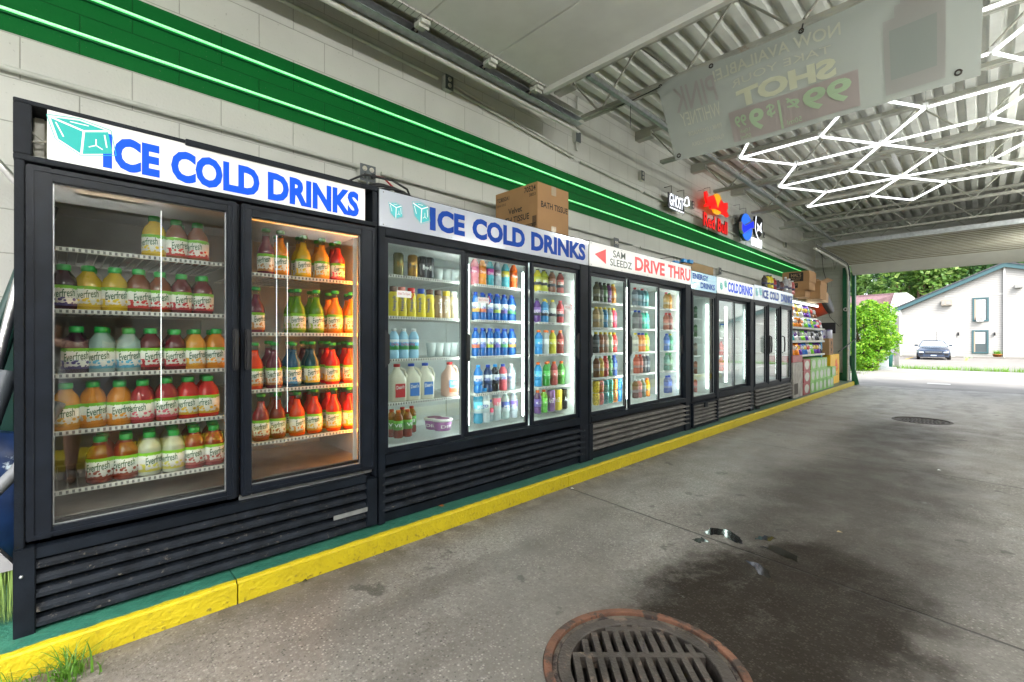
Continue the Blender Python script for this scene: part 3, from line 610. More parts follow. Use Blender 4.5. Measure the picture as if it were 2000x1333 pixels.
# ---- nearest cooler: two hinged doors
c1=cooler("nearest black two door cooler with a brightly lit ice cold drinks sign",B[0],B[1]-.004,lin_=linerdark,floor_=steel)
def swing_door(root,ya,yb,ga,gb,z0,z1,gz0,gz1,gm=glass1,x=XF,fm=black2):
    m=MB(); f=x; bk=x-.045
    m.box((bk,ya,z0),(f,ga,z1),bev=.004); m.box((bk,gb,z0),(f,yb,z1),bev=.004)
    m.box((bk,ga,gz1),(f-.0015,gb,z1-.0015),bev=.003); m.box((bk,ga,z0+.0015),(f-.0015,gb,gz0),bev=.003)
    # raised inner lip
    m.box((f-.0006,ya+.012,z0+.012),(f+.004,ya+.02,z1-.012)); m.box((f-.0006,yb-.02,z0+.012),(f+.004,yb-.012,z1-.012)); m.box((f-.0006,ya+.02,z1-.02),(f+.004,yb-.02,z1-.012)); m.box((f-.0006,ya+.02,z0+.012),(f+.004,yb-.02,z0+.02))
    d=m.build("door",fm,root)
    m=MB(); m.box((x-.030,ga-.004,gz0-.004),(x-.022,gb+.004,gz1+.004)); m.build("glass_pane",gm,d)
    m=MB(); t=.004; m.box((x-.021,ga,gz0),(x-.018,ga+t,gz1)); m.box((x-.021,gb-t,gz0),(x-.018,gb,gz1)); m.box((x-.021,ga+t,gz1-t),(x-.018,gb-t,gz1)); m.box((x-.021,ga+t,gz0),(x-.018,gb-t,gz0+t)); m.build("glass_trim",galv,d)
    return d
yA=[Yat(p,K) for p in (50,103,443,463)]; yB=[Yat(p,K) for p in (472,492,706,733)]
d=swing_door(c1,yA[0],yA[3],yA[1],yA[2],.425,1.765,.464,1.715); handle(Yat(458,K),1.005,1.19,XF,d)
d=swing_door(c1,yB[0],yB[3],yB[1],yB[2],.425,1.765,.468,1.712); handle(Yat(481,K),1.005,1.19,XF,d)
m=MB(); m.box((-2.43,B[0]+.002,.103),(XF-.006,yA[0]-.003,1.778),bev=.003); m.box((-2.43,yB[3]+.002,.38),(XF-.006,B[1]-.006,1.778),bev=.003); m.box((-2.43,yA[3]+.003,.42),(XF-.03,yB[0]-.003,1.765)); m.build("front_frame",black,c1)
# open top sign box
m=MB(); m.box((-2.50,B[0],1.775),(-2.36,B[1]-.006,1.795),bev=.003); m.box((-2.50,B[0],1.975),(-2.36,Yat(362,K),1.99),bev=.002); m.box((-2.50,Yat(362,K),1.968),(-2.352,B[1]-.006,1.992),bev=.002)
m.box((-2.50,B[0],1.795),(-2.36,B[0]+.045,1.975),bev=.003); m.box((-2.50,B[1]-.035,1.795),(-2.36,B[1]-.006,1.968),bev=.003); m.build("sign_box",black,c1)
m=MB(); m.box((-2.51,B[0]+.01,1.78),(-2.502,B[1]-.01,1.985)); m.build("sign_back",mat("yellowed tin",(.5,.49,.36),.4,vary=.2),c1)
m=MB(); m.box((-2.372,Yat(92,K),1.782),(-2.366,Yat(714,K),1.977)); sp_=m.build("sign_panel",s_lit,c1)
lettering(sp_,[("I",201,219,1.805,1.938),("CE",222,312,1.805,1.938),("COLD",334,507,1.806,1.94),("DRINKS",523,701,1.805,1.94)],-2.3645,bl_lit,.05)
cube_icon(sp_,(Yat(110,K)+Yat(210,K))/2,1.90,.118,te_lit,-2.3655,1.45)
m=MB(); m.box((-2.48,B[0]+.05,1.80),(-2.47,B[0]+.075,1.97)); m.tube([(-2.42,B[0]+.04,1.90),(-2.43,B[0]+.08,1.87),(-2.42,B[0]+.14,1.88),(-2.43,B[0]+.2,1.84)],.004); m.tube([(-2.42,B[0]+.04,1.86),(-2.41,B[0]+.10,1.875),(-2.42,B[0]+.2,1.87)],.004); m.box((-2.44,B[0]+.115,1.855),(-2.40,B[0]+.16,1.89),bev=.004); m.build("sign_wiring",mat("ivory wire",(.6,.58,.5),.4),c1)
# grille of nearest cooler
m=MB(); m.box((-2.41,B[0]+.0,.085),(-2.355,B[0]+.055,.405),bev=.003); m.box((-2.41,B[1]-.07,.115),(-2.355,B[1]-.008,.375),bev=.003); m.box((-2.41,B[0]+.055,.36),(-2.358,B[1]-.07,.40),bev=.003); m.build("grille_frame",black,c1)
louvers(c1,B[0]+.056,B[1]-.071,.10,.36,5,dusty,name="grille")
m=MB(); m.box((-2.352,Yat(650,K),.205),(-2.349,Yat(716,K),.228)); bd=m.build("maker_badge",galv,c1)
m=MB(); m.box((-2.41,yB[0],.40),(-2.40,yB[3],.425)); m.build("hinge_plate",galv,c1)
m=MB(); m.lathe([(.006,0),(.004,.003)],10,M=Matrix.Translation((-2.355,B[0]+.02,.31))@Matrix.Rotation(rad(90),4,'Y')); m.build("screw",galv,c1)
SH1=[1.50,1.258,1.006,.783,.552]; SH1B=[1.47,1.175,.893,.632]
for z in SH1: shelf_part(c1,B[0]+.045,Yat(446,2.5),z,-2.5)
for z in SH1B: shelf_part(c1,Yat(470,2.5),B[1]-.05,z,-2.5)
led(c1,Yat(315,2.44),.87,1.69,-2.445,streak_e,.0014)  # thin glowing lines built for the bright streaks in the door glass
led(c1,Yat(541,2.44),.80,1.66,-2.445,streak_e,.0015); led(c1,Yat(562,2.44),.78,1.63,-2.445,streak_e,.0013)
led(c1,Yat(702.5,2.455),.50,1.68,-2.455,warm,.004); 
m=MB(); m.tube([(-2.47,Yat(492,2.46),1.725),(-2.47,B[1]-.06,1.725)],.004); m.build("light_tube",emis("warm top bar",(1,.4,.06),.35),c1)
m=MB(); m.box((-2.452,Yat(704,K),.47),(-2.446,Yat(708,K)+.01,1.71)); m.build("light_cover",white,c1)
# ---- sliding door coolers
def sliding(root,y0,y1,panes,gz0,gz1,zt=1.78,gx=(-2.385,-2.41,-2.385),fr=.03,hnd=(0,1,2),z_b=.43):
    m=MB(); x=XF
    m.box((-2.43,y0+.005,.103),(x-.004,panes[0][0]-fr,1.775),bev=.003); m.box((-2.43,panes[-1][1]+fr,.103),(x-.004,y1-.005,1.775),bev=.003)
    m.box((-2.43,panes[0][0]-fr,gz1+fr+.004),(x-.008,panes[-1][1]+fr,1.775),bev=.003)
    m.box((-2.43,panes[0][0]-fr,z_b),(x-.002,panes[-1][1]+fr,gz0-fr-.004),bev=.003); m.build("front_frame",black,root)
    for i,(a,b) in enumerate(panes):
        xx=gx[i]; m=MB(); bk=xx-.022
        m.box((bk,a-fr+.001,gz0-fr),(xx,a,gz1+fr),bev=.002); m.box((bk,b,gz0-fr),(xx,b+fr-.001,gz1+fr),bev=.002); m.box((bk,a,gz1),(xx-.001,b,gz1+fr)); m.box((bk,a,gz0-fr),(xx-.001,b,gz0))
        d=m.build("sliding_door",black2,root)
        m=MB(); m.box((xx-.014,a-.002,gz0-.002),(xx-.009,b+.002,gz1+.002)); m.build("glass_pane",glass,d)
        m=MB(); t=.0035; X0,X1=xx-.0085,xx-.006; m.box((X0,a,gz0),(X1,a+t,gz1)); m.box((X0,b-t,gz0),(X1,b,gz1)); m.box((X0,a+t,gz1-t),(X1,b-t,gz1)); m.box((X0,a+t,gz0),(X1,b-t,gz0+t)); m.build("glass_trim",mat("glass spacer",(.35,.4,.38),.4),d)
        if i in hnd:
            wedge_handle(a-fr*.95 if i!=2 else b+fr*.95,.98,1.2,xx,d,1 if i!=2 else -1)
        yield d
def sign(root,y0,y1,z0,z1,mt,x=XF,screws=True):
    m=MB(); m.box((x-.14,y0,z0-.012),(x-.012,y1,z1+.008),bev=.003); b=m.build("sign_box",black,root)
    m=MB(); m.box((x-.012,y0+.004,z0),(x-.003,y1-.004,z1)); p=m.build("sign_panel",mt,root)
    if screws:
        m=MB()
        for i in range(5):
            for z in (z0+.012,z1-.012): m.lathe([(.005,0),(.003,.003)],8,M=Matrix.Translation((x-.003,y0+.03+(y1-y0-.06)*i/4,z))@Matrix.Rotation(rad(90),4,'Y'))
        m.build("screws",galv,p)
    return p
SHS=[1.54,1.285,1.022,.752]
# second cooler
c2=cooler("black three pane sliding cooler with unlit grey ice cold drinks sign, carton on top",B[1],B[2])
P2=[(Yat(763,K),Yat(906,K)),(Yat(925,K),Yat(1036,K)),(Yat(1048,K),Yat(1130,K))]
for d in sliding(c2,B[1],B[2],P2,.522,1.70): pass
louvers(c2,B[1]+.03,B[2]-.05,.155,.40,5,dusty)
m=MB(); m.box((-2.41,B[1]+.004,.103),(-2.362,B[1]+.029,.415),bev=.002); m.box((-2.41,B[2]-.049,.103),(-2.362,B[2]-.006,.415),bev=.002); m.box((-2.43,B[1]+.03,.103),(-2.385,B[2]-.05,.15)); m.build("grille_frame",black,c2)
s=sign(c2,B[1]+.004,B[2]-.006,1.783,1.99,s_off)
lettering(s,[("I",839.5,851,1.815,1.955),("CE",854,908,1.815,1.955),("COLD",922.6,1025.4,1.815,1.957),("DRINKS",1037.4,1143.5,1.815,1.957)],-2.3615,bl_off,.05)
cube_icon(s,Yat(773.5,K),1.885,.085,te_off,-2.3625); cube_icon(s,Yat(823,K),1.905,.115,te_off,-2.3625)
for (a,b) in ((B[1]+.045,Yat(912,2.55)),(Yat(922,2.55),Yat(1040,2.55)),(Yat(1045,2.55),B[2]-.05)):
    for z in SHS: shelf_part(c2,a+.003,b-.003,z,-2.52)
for px in (912,1022): led(c2,Yat(px,2.47),.56,1.66,-2.465,tubew,.011)
led(c2,B[2]-.06,.56,1.66,-2.465,tubew,.007)
# third cooler
c3=cooler("black three pane sliding cooler with lit red drive thru sign",B[2],B[3])
P3=[(Yat(1160,K),Yat(1225,K)),(Yat(1236,K),Yat(1290,K)),(Yat(1297,K),Yat(1338,K))]
for d in sliding(c3,B[2],B[3],P3,.512,1.70,gx=(-2.385,-2.385,-2.41)): pass
louvers(c3,B[2]+.06,B[3]-.05,.165,.405,5,greyg)
m=MB(); m.box((-2.41,B[2]+.004,.103),(-2.362,B[2]+.059,.415),bev=.002); m.box((-2.41,B[3]-.049,.103),(-2.362,B[3]-.006,.42),bev=.002); m.box((-2.43,B[2]+.06,.103),(-2.385,B[3]-.05,.16)); m.build("grille_frame",black,c3)
s=sign(c3,B[2]+.006,B[3]-.004,1.785,1.995,s_lit)
lettering(s,[("DRIVE",1240.3,1298.4,1.82,1.955),("THRU",1304.8,1348.5,1.82,1.957)],-2.3615,rd_lit,.035)
lettering(s,[("SAM",1197.5,1221.5,1.90,1.965)],-2.3615,gn_lit,.008)
lettering(s,[("SLEEDZ",1191.7,1234.2,1.82,1.885)],-2.3615,gn_lit,.008)
m=MB(); m.prism([(Yat(1161.8,K),1.893),(Yat(1183.9,K),1.825),(Yat(1183.9,K),1.957)],.001,M=Matrix.Translation((-2.3628,0,0))); m.build("arrow_mark",rd_lit,s)
for (a,b) in ((B[2]+.045,Yat(1231,2.55)),(Yat(1234,2.55),Yat(1293,2.55)),(Yat(1296,2.55),B[3]-.05)):
    for z in (1.50,1.258,1.015,.783): shelf_part(c3,a+.003,b-.003,z,-2.52)
for px in (1222,1283): led(c3,Yat(px,2.47),.56,1.66,-2.465,tubew,.012)
led(c3,B[3]-.06,.56,1.66,-2.465,tubew,.007)
# fourth cooler: single hinged glass door
c4=cooler("narrow single door cooler with blue energy drinks sign",B[3],B[4],zt=1.95,cav=(.45,1.68))
d=swing_door(c4,B[3]+.01,B[4]-.01,Yat(1355,K),Yat(1397,K),.42,1.72,.47,1.67,gm=glass)
m=MB(); m.box((-2.43,B[3]+.005,1.722),(-2.366,B[4]-.005,1.76)); m.build("front_frame",black,c4)
m=MB(); m.box((-2.43,B[3]+.004,.35),(-2.38,B[4]-.004,.415)); m.build("lower_rail",black,c4)
louvers(c4,B[3]+.03,B[4]-.03,.13,.38,6,greyg,x=-2.35)
m=MB(); 
for a in (B[3]+.006,B[4]-.03): m.box((-2.40,a,.12),(-2.34,a+.023,.40),bev=.002)
m.box((-2.40,B[3]+.03,.382),(-2.34,B[4]-.03,.40)); m.box((-2.39,B[3]+.03,.115),(-2.34,B[4]-.03,.129)); m.box((-2.35,(B[3]+B[4])/2-.05,.33),(-2.335,(B[3]+B[4])/2+.03,.40),bev=.002); m.build("grille_frame",black,c4)
s=sign(c4,B[3]+.004,B[4]-.004,1.74,1.95,mat("pale blue sign face",(.3,.5,.62),.2,coat=.6,emit=(.3,.55,.7),estr=.12),screws=False)
lettering(s,[("ENERGY",1353,1383.5,1.862,1.93),("DRINKS",1368.3,1396.3,1.765,1.838)],-2.3615,bl_off,.04)
m=MB()
for i in range(14):
    yy=random.uniform(B[3]+.03,B[4]-.05); zz=random.choice((random.uniform(1.75,1.83),random.uniform(1.85,1.94))); 
    if yy>B[3]+.34: zz=random.uniform(1.86,1.94)
    else: zz=random.uniform(1.75,1.83)
    m.lathe([(random.uniform(.006,.012),0),(.004,.0006)],7,M=Matrix.Translation((-2.3628,yy,zz))@Matrix.Rotation(rad(90),4,'Y'))
m.build("bubble_marks",te_off,s)
for z in (1.42,1.18,.94,.70): shelf_part(c4,B[3]+.045,B[4]-.045,z,-2.55)
led(c4,B[3]+.06,.52,1.6,-2.465,tubed,.006); led(c4,B[4]-.06,.52,1.6,-2.465,tubed,.006)
# fifth cooler
c5=cooler("fifth cooler along the wall with two glass panes and lit cold drinks sign",B[4],B[5],zt=1.96)
P5=[(Yat(1407,K),Yat(1438,K)),(Yat(1441,K),Yat(1465,K))]
for d in sliding(c5,B[4],B[5],P5,.51,1.66,hnd=(0,),z_b=.40): wedge=d
wedge_handle(P5[1][1]+.028,.98,1.2,-2.41,wedge,-1)
louvers(c5,B[4]+.03,B[5]-.04,.13,.39,5,greyg)
m=MB(); m.box((-2.41,B[4]+.004,.103),(-2.362,B[4]+.029,.398),bev=.002); m.box((-2.41,B[5]-.039,.103),(-2.362,B[5]-.006,.398),bev=.002); m.build("grille_frame",black,c5)
s=sign(c5,B[4]+.006,B[5]-.006,1.745,1.957,s_lit2)
lettering(s,[("COLD",1421.8,1442.4,1.785,1.92),("DRINKS",1443.9,1469.7,1.785,1.92)],-2.3615,bl_lit,.04)
cube_icon(s,Yat(1409,K),1.84,.09,te_lit,-2.3625); cube_icon(s,Yat(1417.5,K),1.875,.09,te_lit,-2.3625)
for z in (1.42,1.17,.92,.70): shelf_part(c5,B[4]+.045,B[5]-.045,z,-2.55)
led(c5,Yat(1417,2.47),.56,1.6,-2.465,tubed,.014); led(c5,B[5]-.06,.56,1.6,-2.465,tubed,.007)
# sixth cooler: three hinged narrow doors
c6=cooler("farthest cooler with three narrow hinged glass doors and a reflecting ice cold drinks sign",B[5],B[6],zt=1.97)
P6=[(1476,1498),(1503,1521),(1527,1545)]
for i,(a,b) in enumerate(P6):
    ya,yb=Yat(a,K),Yat(b,K); d=swing_door(c6,ya-.05,yb+.05,ya,yb,.44,1.71,.48,1.67,gm=glass)
    m=MB(); hy=(yb+.02) if i==0 else (ya-.02 if i==1 else ya+.02)
    m.tube([(XF,hy,.93),(XF+.035,hy,.95),(XF+.04,hy,1.07),(XF+.035,hy,1.19),(XF,hy,1.21)],.011); m.build("handle",darkpl,d)
m=MB(); m.box((-2.43,B[5]+.004,.103),(-2.366,Yat(1476,K)-.055,1.74)); m.box((-2.43,Yat(1545,K)+.055,.103),(-2.366,B[6]-.004,1.74)); m.box((-2.43,Yat(1476,K)-.05,1.712),(-2.37,Yat(1545,K)+.05,1.74)); m.box((-2.43,Yat(1476,K)-.05,.40),(-2.37,Yat(1545,K)+.05,.438)); m.build("front_frame",black,c6)
louvers(c6,B[5]+.03,B[6]-.03,.14,.40,5,greyg,x=-2.34)
m=MB(); m.tube([(-2.36,B[6]-.15,.105),(-2.36,B[6]-.15,.14)],.03); m.tube([(-2.36,B[5]+.15,.105),(-2.36,B[5]+.15,.14)],.03); m.build("foot",rubber,c6)
s=sign(c6,B[5]+.006,B[6]-.006,1.745,1.97,s_off2,screws=False)
lettering(s,[("ICE",1489.5,1501,1.79,1.925),("COLD",1503.7,1521.5,1.79,1.925),("DRINKS",1525.5,1547.3,1.79,1.925)],-2.3615,bl_off,.04)
cube_icon(s,Yat(1478.5,K),1.86,.11,te_off,-2.3625); cube_icon(s,Yat(1486,K),1.88,.11,te_off,-2.3625)
for z in (1.42,1.17,.92,.70): shelf_part(c6,B[5]+.045,B[6]-.045,z,-2.6)
led(c6,Yat(1516,2.47),.56,1.6,-2.465,tubed,.012); led(c6,Yat(1540,2.47),.56,1.6,-2.465,tubed,.012)
# ---------------------------------------------------------------- products
def label_mat(name,top,midc,bot,hi=.72,lo=.34,blob=None):
    if name in MATS: return MATS[name]
    m=D.materials.new(name); m.use_nodes=True; N=m.node_tree.nodes; L=m.node_tree.links; b=N["Principled BSDF"]; b.inputs["Roughness"].default_value=.35
    tc=N.new("ShaderNodeTexCoord"); sp=N.new("ShaderNodeSeparateXYZ"); L.new(tc.outputs["Generated"],sp.inputs[0])
    nz=N.new("ShaderNodeTexNoise"); nz.inputs["Scale"].default_value=9; nz.inputs["Detail"].default_value=4; L.new(tc.outputs["Generated"],nz.inputs["Vector"])
    a=N.new("ShaderNodeMath"); a.operation='MULTIPLY_ADD'; L.new(nz.outputs[0],a.inputs[0]); a.inputs[1].default_value=.22; L.new(sp.outputs[2],a.inputs[2])
    s1=N.new("ShaderNodeMath"); s1.operation='GREATER_THAN'; s1.inputs[1].default_value=hi+.11; L.new(a.outputs[0],s1.inputs[0])
    s2=N.new("ShaderNodeMath"); s2.operation='LESS_THAN'; s2.inputs[1].default_value=lo+.11; L.new(a.outputs[0],s2.inputs[0])
    v=N.new("ShaderNodeTexVoronoi"); v.inputs["Scale"].default_value=5.5; L.new(tc.outputs["Generated"],v.inputs["Vector"])
    vv=N.new("ShaderNodeMath"); vv.operation='LESS_THAN'; vv.inputs[1].default_value=.42; L.new(v.outputs["Distance"],vv.inputs[0])
    lowm=N.new("ShaderNodeMath"); lowm.operation='LESS_THAN'; lowm.inputs[1].default_value=.42; L.new(sp.outputs[2],lowm.inputs[0])
    vm=N.new("ShaderNodeMath"); vm.operation='MULTIPLY'; L.new(vv.outputs[0],vm.inputs[0]); L.new(lowm.outputs[0],vm.inputs[1])
    m1=N.new("ShaderNodeMix"); m1.data_type='RGBA'; m1.inputs[6].default_value=midc+(1,); m1.inputs[7].default_value=top+(1,); L.new(s1.outputs[0],m1.inputs[0])
    m2=N.new("ShaderNodeMix"); m2.data_type='RGBA'; L.new(s2.outputs[0],m2.inputs[0]); L.new(m1.outputs[2],m2.inputs[6]); m2.inputs[7].default_value=bot+(1,)
    m3=N.new("ShaderNodeMix"); m3.data_type='RGBA'; L.new(vm.outputs[0],m3.inputs[0]); L.new(m2.outputs[2],m3.inputs[6]); m3.inputs[7].default_value=(blob or bot)+(1,)
    L.new(m3.outputs[2],b.inputs["Base Color"]); MATS[name]=m; return m
def liquid(name,c,tl=.3): return mat("liquid "+name,c,.06,coat=.5,translucent=tl)
PET=glass_mat("clear plastic",(.80,.86,.86),1.55,.04)
capg=mat("green cap",(.01,.32,.05),.35)
inkg=mat("green ink",(.005,.10,.03),.4); inkw=mat("white ink",(.85,.85,.85),.4); inkb=mat("dark ink",(.01,.012,.03),.4); inkr=mat("red ink",(.5,.01,.015),.4); inkblue=mat("blue ink",(.01,.05,.4),.4)
GR=(.18,.50,.03); WH=(.78,.78,.74)
def wrap(r): return lambda u,v:(r*math.cos(u/r),r*math.sin(u/r),v)
def tilt(r,k): return lambda u,v:(r*math.cos(u/r),r*math.sin(u/r),v+u*k)
def juice_round(liq,lab,txt="Everfresh"):
    m=MB(); m.lathe([(0,0),(.040,0),(.044,.006),(.0445,.1),(.043,.116),(.036,.136),(.024,.152),(.0195,.160),(.0195,.172)],20); b=m.build("juice_bottle",liq)
    m=MB(); m.lathe([(.0225,.164),(.0228,.168),(.0228,.182),(.020,.186),(0,.186)],16); m.lathe([(.0228,.162),(.0228,.1635),(.020,.1636)],16); m.build("cap",capg,b)
    m=MB(); m.lathe([(.0452,.018),(.0452,.100)],22,0); text_fit(m,txt,-.040,.038,.052,.084,tilt(.0458,.14),1,.012); m.box((0,0,.05),(.001,.001,.051)); m.build("paper_label",[lab,inkg],b)
    return b
def juice_tall(liq,lab,txt="Everfresh",cap=capg):
    m=MB(); m.lathe([(0,0),(.036,0),(.040,.006),(.040,.118),(.0385,.132),(.032,.148),(.0215,.166),(.0175,.182),(.0165,.20)],20); b=m.build("juice_bottle",liq)
    m=MB(); m.lathe([(.0178,.2001),(.0172,.222)],16); m.build("bottle_neck",PET,b)
    m=MB(); m.lathe([(.020,.2225),(.0205,.225),(.0205,.236),(.018,.239),(0,.239)],16); m.build("cap",cap,b)
    m=MB(); m.lathe([(.0408,.018),(.0408,.106)],22,0); text_fit(m,txt,-.036,.035,.060,.090,tilt(.0415,.14),1,.012); m.build("paper_label",[lab,inkg],b)
    return b
def pet(liq,lab,cap,txt=None,ink=None,h=.205,r=.032,vertical=False,z=(.06,.125),name="drink_bottle",empty_top=0):
    s=h/.205
    m=MB(); m.lathe([(0,0),(r*.85,0),(r,.008*s),(r*.98,.045*s),(r*.9,.055*s),(r*.97,.063*s),(r*.97,.13*s),(r,.14*s),(r*.95,.155*s),(r*.6,.178*s),(r*.42,.188*s),(r*.42,.192*s)],18); b=m.build(name,liq)
    m=MB(); m.lathe([(r*.47,.188*s),(r*.48,.205*s),(r*.44,.208*s),(0,.208*s)],14); m.build("cap",cap,b)
    m=MB(); m.lathe([(r*.985,.062*s),(r*.985,.132*s)],20,0)
    if txt:
        if vertical: text_fit(m,txt,.045*s,.15*s,-.011,.012,lambda u,v:(r*1.02*math.cos(-v/r),r*1.02*math.sin(-v/r),u),1,.01)
        else: text_fit(m,txt,-r*.8,r*.8,.085*s,.110*s,wrap(r*1.01),1,.015)
    m.build("printed_label",[lab,ink or inkw],b); return b
def can(body,txt=None,ink=None,h=.155,r=.033,skull=False):
    m=MB(); m.lathe([(0,.001),(r*.75,0),(r*.8,.004),(r,.014),(r,h-.014),(r*.86,h-.004)],20); 
    if txt: text_fit(m,txt,-r*.75,r*.75,h*.4,h*.62,wrap(r*1.015),1,.01)
    b=m.build("drink_can",[body,ink or inkw])
    m=MB(); m.lathe([(r*.86,h-.0038),(r*.87,h),(r*.80,h),(r*.78,h-.005),(0,h-.005)],20); m.box((-.004,-.01,h-.0045),(.006,.01,h-.002)); m.build("lid",galv,b); return b
def smoothie(body,capc,txt,ink=inkblue):
    m=MB(); m.lathe([(0,0),(.028,0),(.032,.006),(.033,.05),(.029,.085),(.032,.12),(.030,.145),(.02,.165)],20)
    text_fit(m,txt,.04,.135,-.012,.013,lambda u,v:(.0345*math.cos(-v/.033),.0345*math.sin(-v/.033),u),1,.015)
    b=m.build("milk_drink_bottle",[body,ink])
    m=MB(); m.lathe([(.0235,.16),(.024,.19),(.022,.194),(0,.194)],16); m.build("cap",capc,b); return b
def jug(body,capc,lab,txt,ink=inkblue):
    m=MB(); bm=bmesh.new(); prof=[(.048,0),(.052,.01),(.052,.13),(.047,.155),(.035,.18),(.020,.205),(.018,.222)]; sg=24; vs=[]
    for (r,z) in prof:
        row=[]
        for j in range(sg):
            a=2*math.pi*j/sg; q=1/max(abs(math.cos(a)),abs(math.sin(a))); q=1+(q-1)*(.55 if z<.16 else 0); row.append(bm.verts.new((r*math.cos(a)*q,r*math.sin(a)*q,z)))
        vs.append(row)
    for i in range(len(vs)-1):
        for j in range(sg): bm.faces.new((vs[i][j],vs[i][(j+1)%sg],vs[i+1][(j+1)%sg],vs[i+1][j]))
    bm.faces.new(list(reversed(vs[0]))); bm.faces.new(vs[-1]); m.bm(bm,0,True)
    b=m.build("milk_jug",body)
    m=MB(); m.tube([(.01,.018,.208),(.012,.045,.196),(.014,.058,.16),(.014,.056,.125)],.0095,seg=8); m.build("jug_handle",body,b)
    m=MB(); m.lathe([(.021,.218),(.021,.236),(0,.237)],16); m.build("cap",capc,b)
    m=MB(); m.box((.0565,-.032,.03),(.058,.032,.115),0); text_fit(m,txt,-.026,.026,.082,.106,lambda u,v:(.0586,u,v+u*.1),1,.02); m.build("printed_label",[lab,inkw],b); return b
def tub(body,lidm,txt):
    m=MB(); m.lathe([(0,0),(.055,0),(.066,.065)],22); text_fit(m,txt,-.04,.04,.02,.04,wrap(.0645),1,.02); b=m.build("dip_tub",[body,inkw])
    m=MB(); m.lathe([(.070,.062),(.071,.075),(.066,.078),(0,.077)],22); m.lathe([(.05,.0785),(0,.0785)],20,1); m.build("lid",[white,lidm],b); return b
def caddy():
    m=MB(); m.add([(.12,-.022,0),(.12,.022,0),(-.25,.022,0),(-.25,-.022,0),(.12,-.03,.11),(.12,-.022,.11),(.12,-.022,.05),(-.2,-.022,.09)],[(0,1,2,3)]); 
    m.lathe([(.026,.002),(.036,.10)],16); b=m.build("bottle_pusher",mat("clear white plastic",(.62,.68,.68),.3,translucent=.4)); return b
PROD={}
def proto(key):
    if key in PROD: return PROD[key],False
    k=key[0]; a=key[1:]
    fn=dict(jr=juice_round,jt=juice_tall,pet=pet,can=can,sm=smoothie,jug=jug,tub=tub,cad=caddy)[k]
    PROD[key]=fn(*a); return PROD[key],True
def place(key,x,y,z,label,cat,group,rz=None,tiltx=0):
    p,new=proto(key); o=p if new else copy_tree(p)
    if key[0] in ('jr','jt'): x+=random.uniform(-.009,.006); y+=random.uniform(-.004,.004); q_=random.uniform(.97,1.02); o.scale=(q_,q_,q_)
    o.location=(x,y,z+.0005); o.rotation_euler=(0,tiltx,rad(random.gauss(0,20))-.75*math.atan2(max(y,0),2.6) if rz is None else rz)
    return tag(o,label,cat,group)
SHN=["top shelf","second shelf","third shelf","fourth shelf","bottom shelf","sixth shelf"]
def nth(i,n): return "leftmost" if i==0 else ("rightmost" if i==n-1 else ORD[i]+" from left")
# juices of nearest cooler -------------------------------------------------
LQ={'pine':(.62,.44,.02),'apple':(.20,.055,.008),'grape':(.035,.006,.02),'clear':(.35,.50,.48),'cran':(.12,.006,.012),'orange':(.72,.26,.015),'paleor':(.75,.36,.05),
'pink':(.38,.03,.04),'red':(.30,.012,.012),'peach':(.25,.03,.012),'lemon':(.55,.60,.48),'straw':(.30,.02,.03),'green':(.12,.30,.01),'tang':(.85,.24,.01),'blue':(.005,.10,.22),'teal':(.004,.06,.085),'bright':(.60,.012,.012),'coral':(.75,.06,.01),'redor':(.68,.03,.008),'violet':(.16,.02,.05)}
LB={'pine':(.85,.62,.03),'apple':(.62,.03,.03),'grape':(.05,.03,.2),'clear':(.1,.45,.7),'cran':(.5,.02,.04),'orange':(.9,.35,.02),'paleor':(.85,.45,.05),'pink':(.75,.12,.2),'red':(.6,.05,.04),'peach':(.35,.05,.02),'lemon':(.75,.7,.08),'straw':(.5,.1,.08),'green':(.35,.55,.05),'tang':(.85,.3,.02),'blue':(.1,.4,.75),'teal':(.75,.55,.05),'bright':(.8,.5,.03),'coral':(.75,.25,.03),'redor':(.8,.45,.05),'violet':(.6,.3,.1)}
CN={'pine':'yellow pineapple juice bottle','apple':'amber apple juice bottle','grape':'dark grape juice bottle','clear':'pale aqua drink bottle','cran':'dark cranberry juice bottle','orange':'orange juice bottle','paleor':'pale orange juice bottle','pink':'pinkish red juice bottle','red':'red juice bottle','peach':'brownish red juice bottle','lemon':'pale lemonade bottle','straw':'dark pink juice bottle','green':'green juice bottle','tang':'bright tangerine juice bottle','blue':'blue juice bottle','teal':'dark teal juice bottle','bright':'bright red juice bottle','coral':'coral red juice bottle','redor':'orange red juice bottle','violet':'dull violet juice bottle'}
def JL(f): return liquid(f,LQ[f]),label_mat("label "+f,GR,WH,LB[f],.84,.12,LB[f])
def juice_row(kind,z,row,pxs,fl,shelf,door,k=2.565):
    n=len(pxs)
    for i,(p,f) in enumerate(zip(pxs,fl)):
        a,b=JL(f); y=Yat(p,k)
        rowt=["","middle row ","rear row "][row]
        place((kind,a,b),-k-row*.098,y,z,f"{rowt}{CN[f]}, {nth(i,n)}, {shelf}, {door}","bottle","juice bottles in the nearest cooler")
dl="nearest cooler's left door"; dr="nearest cooler's warm lit door"
R1=[([303,346,388],['pine','apple','apple']),([126,172,222,271,313,355,396],['grape','pine','pine','apple','apple','cran','cran']),([148,200,250,294,341,382,420],['grape','clear','clear','cran','cran','paleor','orange']),
([130,180,231,280,325,368,405],['paleor','orange','orange','pink','pink','bright','bright']),([197,246,293,337,380,419],['peach','peach','lemon','lemon','straw','straw'])]
